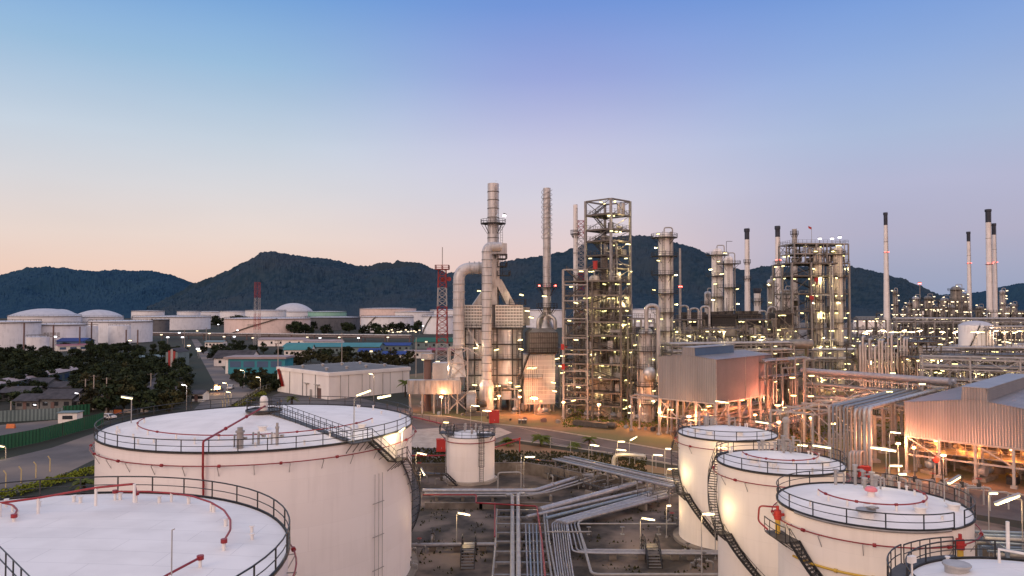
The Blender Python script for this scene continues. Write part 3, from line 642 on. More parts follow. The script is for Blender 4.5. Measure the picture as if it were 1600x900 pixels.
for k,(a,b) in enumerate(((0,0),(14,9),(28,19),(46,30))):
    prun('diagonal grey pipe in the tight bundle climbing to the stair platform',[(795+a,622+b*.4),(1290+a*1.6,481+b*.5),(1362,470+b*.55)],(.2,.22,.3,.26)[k],1.1,'pipe','pipes of the diagonal bundle')
for k in range(7):
    x0=775+k*12; x1=808+k*13
    prun('thin grey pipe in the bundle right of the red pipe, running at the camera',[(x0+52,612-k*1.5),(x0,630),(x0+20,800),(x1+14,1000)],.085,1.0,'steel' if k%2 else 'pipe','thin pipes running at the camera')
for k in range(4):
    x0=852+k*17
    prun('grey pipe of the four that turn right across the bund',[(x0+55,605),(x0,628),(x0+28+k*6,776+ -k*3),(1000,782-k*6 ),(1640,786-k*5)],.1,1.0,'pipe','four pipes turning right')
prun('single grey pipe bending right along the bottom edge',[(925,612),(905,632),(975,889),(1700,889)],.15,1.0,'lsteel')
prun('thin level pipe on posts from the diagonal bundle to the right hand tanks',[(905,635),(1395,635)],.1,1.0,'steel')
prun('grey pipe leaving the foot of the big white tank to the right',[(60,742),(490,738)],.24,.8,'pipe')
prun('thin pipe bridging the pipe track and dropping to the floor',[(750,675,1.9),(970,675,1.9),(972,700,.2)],.09,1.9,'steel',bend=.1)
# lines in the wide pipe track
for k,x in enumerate((650,668,686,704,722)):
    prun('bluish pipe lying on the sleepers of the wide pipe track',[(x-6,640),(x-2,760),(x+8,1000)],.1,.72,'pipeb' if k%2 else 'pipe','pipes on the wide track')
for k,(a,b,c) in enumerate(((500,488,470),(733,762,790),(745,782,815))):
    prun('edge rail pipe of the wide pipe track',[(a,562),((a+b)/2,730),(c,1000)],.12,.95,'steel','edge rails of the pipe track')
mbs=MB(); mbs.beam((-1,0,.48),(10,0,.48),.3,.2)
for k,Y in enumerate((565,600,634,678,722,772,826,888)):
    a=G(*Z(498-(Y-565)*.07,Y),.6); b=G(*Z(740+(Y-565)*.12,Y),.6); mb=MB(); mb.beam((a.x,a.y,.5),(b.x,b.y,.5),.32,.22)
    for q in(a.lerp(b,.05),a.lerp(b,.5),a.lerp(b,.95)): mb.beam((q.x,q.y,.01),(q.x,q.y,.4),.3,.3)
    single('pipe_sleeper','steel sleeper with three legs carrying the wide pipe track','pipe support',mb,M['steel'],(a.x,a.y,0),group='sleepers of the wide pipe track',world=True)
def pier(px,py,label,w_=.4,l_=1.4,h=.8,rz=0,m='concrete',g=None,name='pipe_pier'):
    p=G(px,py,0); mb=MB(); mb.box((0,0,h/2),(l_,w_,h),0); mb.box((0,0,h+.06),(l_*1.05,w_*.6,.12),0)
    return single(name,label,'pipe support',mb,M[m],(p.x,p.y,0),rz,g)
for X,Y in((700,602),(905,552),(1030,520),(960,480),(1180,530),(1230,545),(800,575)):
    px,py=Z(X,Y+20); pier(px,py,'concrete block pier under the diagonal pipes','' and 0 or .4,1.3,.8,R(-50),'concrete','piers under the diagonal pipes')
for X in(180,300,430,1080,1220,1390,1470):
    px,py=Z(X,770 if X<500 else 815); pier(px,py,'concrete block pier under the cross pipes low in the bund',.4,.8,.6,0,'concrete','piers under the cross pipes')
for X in(200,330,480,600,770):
    px,py=Z(X,520); pier(px,py,'low pier under the thick pipes before the small tank',.4,1.0,.7,R(90),'concrete','piers before the small tank')
for X in(960,1128,1310):
    p=G(*Z(X,690),0); mb=MB(); mb.beam((0,0,0),(0,0,.9),.12); mb.box((0,0,.95),(.5,.3,.1)); mb.box((0,0,.05),(.5,.5,.1))
    single('pipe_stand','slim steel stand holding up the thin level pipe','pipe support',mb,M['steel'],(p.x,p.y,0),group='stands of the thin level pipe')
# bund walls
def wall(name,label,pts,h,t=.3,m='concrete',cat='wall',cap=True):
    mb=MB()
    for a,b in zip(pts,pts[1:]):
        mb.beam((a[0],a[1],h/2),(b[0],b[1],h/2),t,h)
        if cap: mb.beam((a[0],a[1],h+.06),(b[0],b[1],h+.06),t+.1,.1)
        d=(Vector(b)-Vector(a)); L_=d.length; n=int(L_/6)
        for k in range(1,n):
            q=Vector(a)+d*k/n; mb.box((q.x,q.y,h/2-.02),(t+.16,.3,h*.96),math.atan2(d.y,d.x))
    return single(name,label,cat,mb,M[m],loc=(pts[0][0],pts[0][1],0),world=True)
def flat(*l): return [Vector((G(*Z(a,b)).x,G(*Z(a,b)).y,0)) for a,b in l]
wall('bund_wall','concrete bund wall behind the small white tank',flat((-120,392),(250,390),(640,386),(770,408),(930,445)),1.9)
wall('bund_wall','short concrete bund wall where the thick pipes cross into the next bay',flat((1000,430),(1110,462),(1240,490)),1.5)
wall('bund_wall','low bund wall crossing behind the pipe track',flat((140,560),(700,560),(900,565)),.9,cap=False)
wall('bund_wall','bund wall beside the side road, behind the right hand tanks',[Vector((34,106,0)),Vector((46,92,0)),Vector((60,78,0)),Vector((80,62,0))],1.4)
# chain link fence along the top of the bund
def wire_fence(name,label,pts,h=2.0,step=3.0,m='lsteel',mesh_=False,crank=False,rails=(.98,.5),pr=.05):
    mb=MB(); P=[Vector(p) for p in pts]
    for a,b in zip(P,P[1:]):
        n=max(1,int((b-a).length/step))
        for k in range(n+1):
            q=a.lerp(b,k/n)
            if crank: mb.tube([q,q+Vector((0,0,h*.82)),q+Vector((.25,-.1,h))],pr,5)
            else: mb.beam(q,q+Vector((0,0,h)),pr*1.6)
        for r in rails: mb.beam(a+Vector((0,0,h*r)),b+Vector((0,0,h*r)),pr*.9)
    return single(name,label,'fence',mb,M[m],loc=P[0],world=True)
wire_fence('post_fence','thin galvanised rail fence on the bank behind the small tank',[G(620,742),G(700,741),G(860,741),G(900,748)],1.6,4.5)
wire_fence('post_fence','thin rail fence beside the road, running down to the right hand tanks',[G(860,700),G(960,720),G(1060,738)],2.2,4.5)
# crossover stairs
def crossover(px,py,label,w_=1.5,l_=3.2,h=1.7):
    p=G(px,py,0); r=thing('crossover_stair',label,'stair',(p.x,p.y,0))
    mb=MB(); mb.bx(-w_/2,w_/2,1.9,1.9+1.5,h-.08,h); part(r,'platform',mb,M['dsteel'])
    for y0,y1 in((0,1.9),(5.3,3.4)):
        mb=MB()
        for k in range(7): t_=(k+.5)/7; mb.box((0,y0+(y1-y0)*t_,h*t_),(w_-.1,.27,.04))
        tr=part(r,'tread',mb,M['steel']); tr['kind']='thing'
        for s in(-1,1):
            mb=MB(); mb.beam((s*w_/2,y0,.05),(s*w_/2,y1,h-.05),.06,.22); part(r,'stringer',mb,M['black'])
    for s in(-1,1):
        mb=MB(); x=s*w_/2
        for q in(.55,1.1): mb.tube([(x,-.1,q),(x,1.9,h+q),(x,3.4,h+q),(x,5.4,q)],.035,5)
        for y,z0 in((0,0),(1,h*.5),(1.9,h),(2.65,h),(3.4,h),(4.3,h*.5),(5.3,0)): mb.beam((x,y,z0),(x,y,z0+1.1),.06)
        part(r,'handrail',mb,M['black'])
    for x,y in((-.7,1.95),(.7,1.95),(-.7,3.35),(.7,3.35)):
        mb=MB(); mb.beam((x,y,0),(x,y,h-.09),.08); part(r,'leg',mb,M['black'])
crossover(730,890,'black steel crossover stair over the pipe beside the big tank')
crossover(1024,889,'black steel crossover stair over the four pipes, before the right hand tanks')
# black stair platform among valves behind the big tank
for (px,py,lab,rz) in((672,757,'black gangway over pipes between the big tank and the small tank',R(80)),(847,735,'black gangway over the bund wall right of the small tank',R(60))):
    p=G(px,py); r=thing('gangway',lab,'stair',(p.x,p.y,0),rz-PI/2)
    mb=MB(); mb.bx(-2.6,2.6,-.5,.5,1.75,1.83); part(r,'platform',mb,M['black'])
    for y in(-.5,.5):
        mb=MB(); straight_rail(mb,(-2.6,y,1.83),(2.6,y,1.83),1.0,1.3,.06); part(r,'railing',mb,M['black'])
    for s in(-1,1):
        mb=MB()
        for y in(-.5,.5): mb.beam((s*2.6,y,1.8),(s*4.6,y,.05),.08,.2)
        for k in range(7): mb.box((s*(2.6+2*(k+.5)/7),0,1.8*(1-(k+.5)/7)),(.25,.95,.04))
        part(r,'flight',mb,M['black'])
# pipe and valve manifold under light roof of pipes
def wd(o,x,y): return Vector((o[0]+x,o[1]+y))
A=G(872,716,3.0); B=G(1050,757,3.0); dv=(B-A); L_=dv.length; dv.normalize(); nv=Vector((-dv.y,dv.x,0))
pr=thing('pipe_rack','long low pipe rack crowded with valves, before the plant road','pipe rack',(A.x,A.y,0),math.atan2(dv.y,dv.x))
for k in range(9):
    x=L_*k/8; mb=MB()
    for y in(-.6,3.4): mb.beam((x,y,0),(x,y,2.75),.16)
    mb.beam((x,-.9,2.65),(x,3.7,2.65),.16,.2); mb.beam((x,-.9,1.5),(x,3.7,1.5),.12,.14); part(pr,'portal_frame',mb,M['steel'])
for k in range(7):
    y=-.7+k*.68; prun3('long pipe on top of the low valve rack, before the plant road',[A+dv*-.6+nv*y+Vector((0,0,-.15)),A+dv*(L_+.6)+nv*y+Vector((0,0,-.15))],rnd.choice((.08,.11,.17)),rnd.choice(('pipe','pipeb','steel','tsteel')),'pipes on the low valve rack')
for k in range(16):
    x=L_*(k+.5)/16; mb=MB(); y=rnd.uniform(-.8,2.8); q=rnd.uniform(.6,1.6)
    mb.tube(fillet([(x,y,2.5),(x,y,q),(x,-2.2,q),(x,-2.2,.15)],.3),rnd.choice((.08,.12,.16)),7)
    for zz in(.7,1.3): mb.tube([(x,y,zz+.3),(x,y,zz+.45)],.26,8)
    mb.cyl((x,-2.2,0),.22,.05,.3,8); mb.beam((x,-2.2,q),(x,-2.2,q+.6),.06); mb.ring(.22,q+.6,.03,c=(x,-2.2),n=10,k=4)
    part(pr,'valve_branch',mb,M[rnd.choice(('steel','dsteel','lsteel'))])
mb=MB(); mb.bx(0,L_,-3.2,-2.6,.9,.97); g_=part(pr,'catwalk',mb,M['dsteel']); mb=MB(); straight_rail(mb,(0,-3.2,.97),(L_,-3.2,.97),1.0,1.8,.05); part(g_,'railing',mb,M['dsteel'])
c=thing('curved_transfer_pipe','bent pale pipe arching over the valves of the low rack','pipe',tuple(G(960,735))); mb=MB(); mb.tube(fillet([(-.2,0,.2),(-.2,0,2.6),(1.8,-.9,3.0),(5,-2.6,3.0)],1.2),.3,12); part(c,'pipe',mb,M['lsteel'])
# smaller valve clusters and stands around the bund
def valve_stand(px,py,label,s=1.0,g=None,m='steel'):
    p=G(px,py); r=thing('valve_stand',label,'valve',(p.x,p.y,0),rnd.uniform(0,3),g)
    mb=MB(); mb.tube(fillet([(-.9*s,0,.0),(-.9*s,0,.8*s),(.9*s,0,.8*s),(.9*s,0,0)],.25),.11*s,8)
    for x in(-.4,.4): mb.tube([(x*s,0,.8*s),(x*s+.09,0,.8*s)],.22*s,9)
    part(r,'pipe',mb,M[m]); mb=MB(); mb.cyl((0,0,0),.2*s,.6*s,1.15*s,9); mb.cyl((0,0,0),.05*s,1.1*s,1.6*s,6); part(r,'valve_body',mb,M['dsteel'])
    mb=MB(); mb.ring(.26*s,1.58*s,.03,n=12,k=4); mb.beam((-.26*s,0,1.58*s),(.26*s,0,1.58*s),.03); part(r,'hand_wheel',mb,M['redb'] if rnd.random()<.3 else M['dsteel'])
    return r
for px,py in((660,752),(690,758),(676,848),(640,870),(655,862),(1088,842),(1050,823),(1075,870),(1100,888),(1088,893),(655,742),(860,752),(905,762),(745,752),(640,892)):
    valve_stand(px,py,'small grey valve on a bent pipe on the bund floor',rnd.uniform(.9,1.3),'loose valves on the bund floor')
mb=MB(); p=G(778,768); mb.tube(fillet([(0,0,0),(0,0,2.9),(3.6,.4,2.9),(3.6,.4,0)],.5),.12,8)
mb.tube([(3.6,.4,2.9),(3.6,.4,5.6)],.08,8); mb.tube([(3.45,.4,4.4),(3.75,.4,4.4)],.2,8)
single('goosepipe','grey goal-shaped pipe standing right of the small tank','pipe',mb,M['lsteel'],(p.x,p.y,0))
# lamp posts with fluorescent tubes
def lamp_post(px,py,Y,label,rz=-12,ln=1.3,tilt=-.1,m='lamp',base=0,side=1,w=.14,group='tube lamps on posts in the tank farm'):
    p=at(px,py,Y); dx=math.cos(R(rz))*ln*.62*side; bx_,by_=p.x-dx,p.y-math.sin(R(rz))*ln*.62*side
    r=thing('tube_lamp_post',label,'lamp post',(bx_,by_,base)); hh=p.z-base; mb=MB()
    mb.tube(fillet([(0,0,0),(0,0,hh-.05),(p.x-bx_,p.y-by_,hh+.1)],.25),.05,6); mb.cyl((0,0,0),.12,0,.25,8); part(r,'pole',mb,M['lsteel'])
    tube_lamp(r,(p.x-bx_,p.y-by_,hh),R(rz),ln,M[m],w,tilt); glow((p.x,p.y-.3,p.z-.35),(1,.66,.3),190*ln,.25); return r
for a in((725,803,88,'lit tube lamp left of the pipe track, above a crossover stair',-14,1.5,-.12),(1013,811,86,'lit tube lamp above the four turning pipes, beyond the second crossover stair',-12,1.5,-.1),
 (659,709,112,'lit tube lamp between the big tank and the small tank',-12,1.5,-.15),(661,737,106,'steeply tilted lit tube lamp low beside the big tank',-50,1.2,-.7),(828,714,118,'lit tube lamp right of the small tank, before the bund wall',8,1.6,.0),
 (929,696,128,'lit tube lamp behind the left end of the valve rack',-8,1.6,-.1),(971,690,133,'fainter tube lamp behind the valve rack near the road',-5,1.2,0),(971,703,128,'lit tube lamp behind the middle of the valve rack',-10,1.6,-.08),
 (990,685,136,'lit tube lamp tilted upward beside the plant road',35,1.7,.3),(1028,711,122,'lit tube lamp behind the right end of the valve rack',-6,1.5,-.05),(1051,733,110,'lit tube lamp beside the stair of the back tank',4,1.5,0),
 (1045,701,126,'small tube lamp left of the back tank rim',-6,1.1,0),(1045,790,92,'small lamp low beside the stair between two white tanks',0,.5,0),
 (1210,725,78,'tube lamp in front of the stair of the bluish-roofed tank',-8,.1,0)):
    if a[5]>.2: lamp_post(a[0],a[1],a[2],a[3],a[4],a[5],a[6])
for a in((1380,702,84,'bright tube lamp on the right, before the bent pipe bundle',-14,2.6,-.12,'lamp',0,-1,.2),(1574,781,66,'brightest tube lamp at the right edge, over the last tank',16,2.7,.22,'lamp',0,-1,.2),
 (1399,676,104,'short tube lamp at the corner of the right shed',-10,1.3,-.1),(1254,696,96,'short tube lamp behind the bluish-roofed tank',-8,1.2,-.05),(1127,699,84,'short tube lamp over the stair of the back tank',-8,1.2,0),
 (1107,803,66,'small tube lamp halfway down the stair of the bluish-roofed tank',-4,1.0,0),(1393,704,110,'short tube lamp beyond the bent pipe bundle',-18,1.2,-.2),
 (1400,728,84,'faint tube lamp behind the yellow-piped tank',-6,1.3,0),(1410,741,80,'small lamp beside the red fire post',0,.8,0),(1552,771,74,'small square lamp over the blue rack',0,.8,0),
 (743,634,160,'lit tube lamp over the rim of the small tank, left one',-10,1.8,-.1),(761,642,150,'lit tube lamp over the rim of the small tank, right one',-6,1.8,-.05),(1128,628,148,'lit tube lamp under the corner of the brown shed',-12,2.6,-.12)):
    lamp_post(*a)
# tall grey standpipe, blue and grey rack at right edge
p=G(1229,745); mb=MB(); mb.cyl((0,0,0),.42,0,9.0,12); mb.lathe([(.42,9),(.6,9.1),(.6,9.7),(.3,10.05),(.01,10.1)],n=12); mb.tube(fillet([(0,0,1),(1.8,0,1),(1.8,0,0)],.3),.15,8)
single('standpipe','tall grey vertical pipe with a rounded head behind the back tanks','pipe',mb,M['lsteel'],(p.x,p.y,0))
rk=thing('pipe_rack','blue steel pipe rack at the right edge beyond the last tank','pipe rack',(44,66,0),R(-8))
for k in range(5):
    mb=MB(); x=k*6
    for y in(0,5): mb.beam((x,y,0),(x,y,7.2),.3)
    for zz in(4.2,6.1,7.0): mb.beam((x,-.4,zz),(x,5.4,zz),.25,.3)
    part(rk,'portal_frame',mb,M['pipeb'])
for k in range(9):
    mb=MB(); y=.2+k*.58; zz=7.35 if k%2 else 6.45; mb.tube([(-1,y,zz),(26,y,zz)],.14+.08*(k%3==0),8); part(rk,'pipe',mb,M['pipeb' if k%3 else 'steel'])
for k in range(6):
    mb=MB(); y=.4+k*.8; mb.tube([(-1,y,4.55),(26,y,4.55)],.16,8); part(rk,'pipe',mb,M['pipeb'])
for y in(-.3,5.3):
    for zz in(4.2,7.0): mb=MB(); mb.beam((0,y,zz),(24,y,zz),.22,.28); part(rk,'edge_beam',mb,M['pipeb'])
for k in range(7):
    valve_stand(1380+k*24+rnd.uniform(-6,6),756+k*3,'valve cluster along the road behind the yellow-piped tank',1.6,'valves along the road on the right','lsteel')
for k in range(5):
    p=G(1395+k*38,770+k*7); mb=MB(); mb.tube(fillet([(0,0,0),(0,0,2.6),(2.6,0,2.6),(2.6,0,.2)],.4),.12,8)
    single('goosepipe','goal-shaped grey pipe in the row beside the road on the right','pipe',mb,M['lsteel'],(p.x,p.y,0),group='goal-shaped pipes in a row')
# fire equipment
def red_box(px,py,label,s=(1.6,1.0,1.9)):
    p=G(px,py); r=thing('fire_hose_cabinet',label,'cabinet',(p.x,p.y,0),rnd.uniform(-.2,.2)); mb=MB(); mb.bx(-s[0]/2,s[0]/2,-s[1]/2,s[1]/2,.25,s[2]); part(r,'cabinet',mb,M['redb'])
    mb=MB(); mb.bx(-s[0]/2-.06,s[0]/2+.06,-s[1]/2-.06,s[1]/2+.06,s[2]+.004,s[2]+.1); part(r,'lid',mb,M['redb'])
    for x in(-s[0]/2+.1,s[0]/2-.1):
        mb=MB(); mb.beam((x,0,0),(x,0,.25),.12,.6); part(r,'leg',mb,M['dsteel'])
    mb=MB(); mb.bx(-.04,.04,-s[1]/2-.03,-s[1]/2-.003,.8,1.1); part(r,'handle',mb,M['lsteel'])
red_box(690,707,'red fire cabinet standing left of the small tank',(2.0,1.2,2.6)); red_box(772,662,'red fire cabinet at the road edge beyond the small tank',(2.4,1.4,3.2))
red_box(1350,748,'red fire cabinet beside the bent pipe bundle',(1.9,1.0,2.0))
prun3('red fire main running past the small tank to the road',[G(640,712,.6),G(690,712,.6),G(770,700,.6),G(812,687,1.2),G(812,690,.1)],.14,'red')
p=G(812,706); mb=MB(); mb.cyl((0,0,0),.09,0,2.6,8); mb.cyl((0,0,0),.2,2.5,2.8,8); mb.tube([(0,0,2.6),(-1.5,.4,2.3)],.12,7)
single('fire_monitor','red fire monitor on a stand right of the small tank','hydrant',mb,M['redb'],(p.x,p.y,0))
p=G(1461,760); r=thing('fire_alarm_post','red round fire bell on a grey post beside the road','alarm post',(p.x,p.y,0)); mb=MB(); mb.beam((0,0,0),(0,0,4.6),.16); part(r,'post',mb,M['lsteel']); mb=MB(); mb.tube([(0,-.1,4.3),(0,-.55,4.3)],.5,16); part(r,'bell',mb,M['redb'])
# white and black oil drums at the kerb
for k in range(3):
    p=G(812+k*4.5,662); mb=MB(); mb.cyl((0,0,0),.3,0,.9,14); mb.cyl((0,0,0),.32,.28,.32,14); mb.cyl((0,0,0),.32,.58,.62,14); mb.mi=1; mb.cyl((0,0,0),.305,.905,1.1,14)
    single('oil_drum',('white-topped drum at the kerb, left of three','white-topped drum at the kerb, middle of three','white-topped drum at the kerb, right of three')[k],'drum',mb,[M['dsteel'],M['white']],(p.x,p.y,0))
# ------------------------------------------------------------------ process plant: generic builders
LAMP_ME={}
def lamp_mesh(m,ln=1.0,w=.26):
    if m=='lampw': ln,w=ln*.75,w*1.1
    k=(m,ln,w)
    if k not in LAMP_ME:
        mb=MB(); mb.box((0,0,0),(ln,w,w*.6),0); mb.mi=1; mb.box((0,0,w*.55),(ln*1.1,w*1.15,w*.4)); mb.box((0,w*.9,w*.6),(.08,w*1.2,.08))
        LAMP_ME[k]=mesh('lamp',mb,[M[m],M['dsteel']])
    return LAMP_ME[k]
def lamp(root,loc,m='lampw',ln=1.0,w=.26,rz=None,name='lamp'):
    return obj(name,lamp_mesh(m,ln,w),loc,root,(rnd.uniform(-.1,.1),rnd.uniform(-.25,.25),rnd.uniform(-1.2,1.2) if rz is None else rz))
def stack(px,Y,pt,pb_z,r0,r1,label,mat='stackm',cap=None,rings=0,plats=(),red_at=None,group=None,ladder=True,strake=None,cat='chimney',base=0):
    """round steel stack; pt = pixel row of the top, Y = depth"""
    x=xat(px,Y); top=zed(pt,Y); r=thing('chimney_stack',label,cat,(x,Y,base),0,group); top-=base; mb=MB()
    capz=top if not cap else top-cap
    mb.lathe([(r0,0),(r0+(r1-r0)*.25,top*.25),(r1,capz)],n=24,smooth_prof=True)
    if not cap: mb.lathe([(r1,capz),(r1*.85,capz),(r1*.85,capz-2)],n=24)
    part(r,'shaft',mb,M[mat])
    if cap:
        mb=MB(); mb.lathe([(r1+.01,capz),(r1*1.02,top-.5)],n=24); mb.lathe([(r1*1.25,top-1.5),(r1*1.25,top-.1),(r1*1.0,top),(r1*.8,top),(r1*.8,top-2)],n=20); part(r,'cap',mb,M['cap'])
    for k in range(rings):
        z=top*(.06+.92*k/rings); mb=MB(); mb.lathe([(r1+(r0-r1)*.3+.02,z-.14),(r1*1.06+.08,z-.14),(r1*1.06+.08,z+.14),(r1+.02,z+.14)],n=24); part(r,'band',mb,M['lsteel'])
    for py,w_ in plats:
        z=zed(py,Y)-base; mb=MB(); mb.lathe([(r1,z),(w_,z),(w_,z+.15),(r1,z+.15)],n=20)
        for k in range(8): a=k*PI/4; mb.beam((w_*.95*math.cos(a),w_*.95*math.sin(a),z),(r1*math.cos(a),r1*math.sin(a),z-w_*.8),.12)
        p=part(r,'platform',mb,M['black']); part(p,'railing',railing_mb(w_-.05,z+.15,0,2*PI,1.2,post=.09,rail=.06,toe=False),M['black'])
    if strake:
        z0,z1,n=strake; z0=zed(z0,Y)-base; z1=zed(z1,Y)-base
        for ph in range(3):
            mb=MB(); mb.tube([(r1*1.4*math.cos(ph*2.094+k*.30),r1*1.4*math.sin(ph*2.094+k*.30),z0+(z1-z0)*k/70) for k in range(71)],.07,5); part(r,'spiral_fin',mb,M['lsteel'])
    if red_at:
        for py in red_at:
            z=zed(py,Y)-base; mb=MB(); mb.lathe([(r1,z),(r1*1.5,z),(r1*1.5,z+.15),(r1,z+.15)],n=16); p=part(r,'light_gallery',mb,M['redb'])
            for a in(3.9,5.4): lamp(p,(r1*1.5*math.cos(a),r1*1.5*math.sin(a),z+.5),'lampred',.5,.5)
    if ladder:
        mb=MB()
        for s in(-.25,.25): mb.beam((s+r1*.5,-r0*.95,2),(s+r1*.5,-r1*.95-.05,top-1),.07)
        for k in range(int(top/1.2)): z=2+k*1.2; mb.beam((-.25+r1*.5,-r0+(r0-r1)*z/top,z),(.25+r1*.5,-r0+(r0-r1)*z/top,z),.05)
        part(r,'ladder',mb,M['dsteel'])
    return r
def column(px,Y,py_top,rad,label,base=0,plats=6,lamps=8,mat='clad',group=None,pipes=3,dome=True,sweep=(R(150),R(390)),over=1.4,mlamp='lampw',lw=.26,name='distillation_column',top_z=None,ll=1.0):
    x=xat(px,Y); top=(zed(py_top,Y) if top_z is None else top_z)-base; r=thing(name,label,'process column',(x,Y,base),0,group); mb=MB()
    pr=[(rad*1.05,0),(rad*1.05,top*.08),(rad,top*.1),(rad,top-rad*.7)]
    mb.lathe(pr,n=24); mb.lathe([(rad,top-rad*.7),(rad*.85,top-rad*.3),(rad*.5,top-.05*rad),(.02,top)],n=24,smooth_prof=True)
    for k in range(int(top/3.2)):
        z=1.6+k*3.2
        if z<top-rad: mb.lathe([(rad,z-.05),(rad+.05,z-.05),(rad+.05,z+.05),(rad,z+.05)],n=24)
    part(r,'shell',mb,M[mat])
    for k in range(plats):
        z=top*(k+1)/(plats+.35); a0=sweep[0]+rnd.uniform(-.4,.4); a1=sweep[1]+rnd.uniform(-.3,.3)
        if k==plats-1: a0,a1=0,2*PI
        ro=rad+over; mb=MB(); n=14; vs=[]
        mb.lathe([(rad+.03,z),(ro,z),(ro,z+.14),(rad+.03,z+.14)],n=14,a0=a0,a1=a1)
        for q in range(4): a=a0+(a1-a0)*(q+.5)/4; mb.beam(pol(ro-.1,a,z),pol(rad,a,z-over*.9),.1)
        p=part(r,'platform',mb,M['black']); part(p,'railing',railing_mb(ro-.05,z+.14,a0,a1,1.1,post=.07,rail=.05,toe=False),M['black'])
    for k in range(pipes):
        a=rnd.uniform(R(190),R(350)); rr=rnd.choice((.12,.18,.28)); zt=top*rnd.uniform(.6,1.0); q=rad+rr+.15
        mb=MB(); mb.tube(fillet([pol(rad*.4,a,zt),pol(q,a,zt),pol(q,a,rnd.uniform(.5,top*.4))],.5),rr,9); part(r,'downcomer_pipe',mb,M['lsteel'])
    mb=MB()
    for s in(-.25,.25): mb.beam((s-rad*.4,-rad-.3,1),(s-rad*.4,-rad-.3,top),.07)
    for k in range(int(top/.8)): mb.beam((-.25-rad*.4,-rad-.3,1+k*.8),(.25-rad*.4,-rad-.3,1+k*.8),.05)
    part(r,'ladder',mb,M['dsteel'])
    mb=MB(); mb.tube(fillet([(0,0,top-.1),(0,0,top+1.2),(rad+.6,-.3,top+1.2),(rad+.6,-.3,top*.5)],.8),.2,9); part(r,'overhead_pipe',mb,M['lsteel'])
    for k in range(lamps):
        z=top*(k+1.1)/(lamps+.6); a=rnd.choice((rnd.uniform(R(180),R(250)),rnd.uniform(R(290),R(360))))
        q=pol(rad+over*.8,a,z+rnd.uniform(.4,1.6)); lamp(r,q,mlamp,ll,lw)
        if mlamp=='lampw' and k%2==0: glow((x+q.x*1.15,Y+q.y*1.15,base+q.z),(1,.78,.40),260,.2)
    return r
def flight(root,p,q,w=.8,m='dsteel'):
    p=Vector(p);q=Vector(q); mb=MB(); d=q-p; s=Vector((-d.y,d.x,0)).normalized()*w/2
    for k in(-1,1): mb.beam(p+s*k,q+s*k,.08,.26)
    n=max(3,int(abs(d.z)/.3))
    for k in range(n):
        c=p+d*((k+.5)/n); mb.beam(c-s,c+s,.26,.05)
    o=part(root,'stair_flight',mb,M[m]); mb=MB()
    for k in(-1,1):
        for h_ in(.55,1.05): mb.beam(p+s*k+Vector((0,0,h_)),q+s*k+Vector((0,0,h_)),.05)
        for i in range(5): c=p+d*i/4+s*k; mb.beam(c,c+Vector((0,0,1.05)),.05)
    part(o,'handrail',mb,M[m]); return o
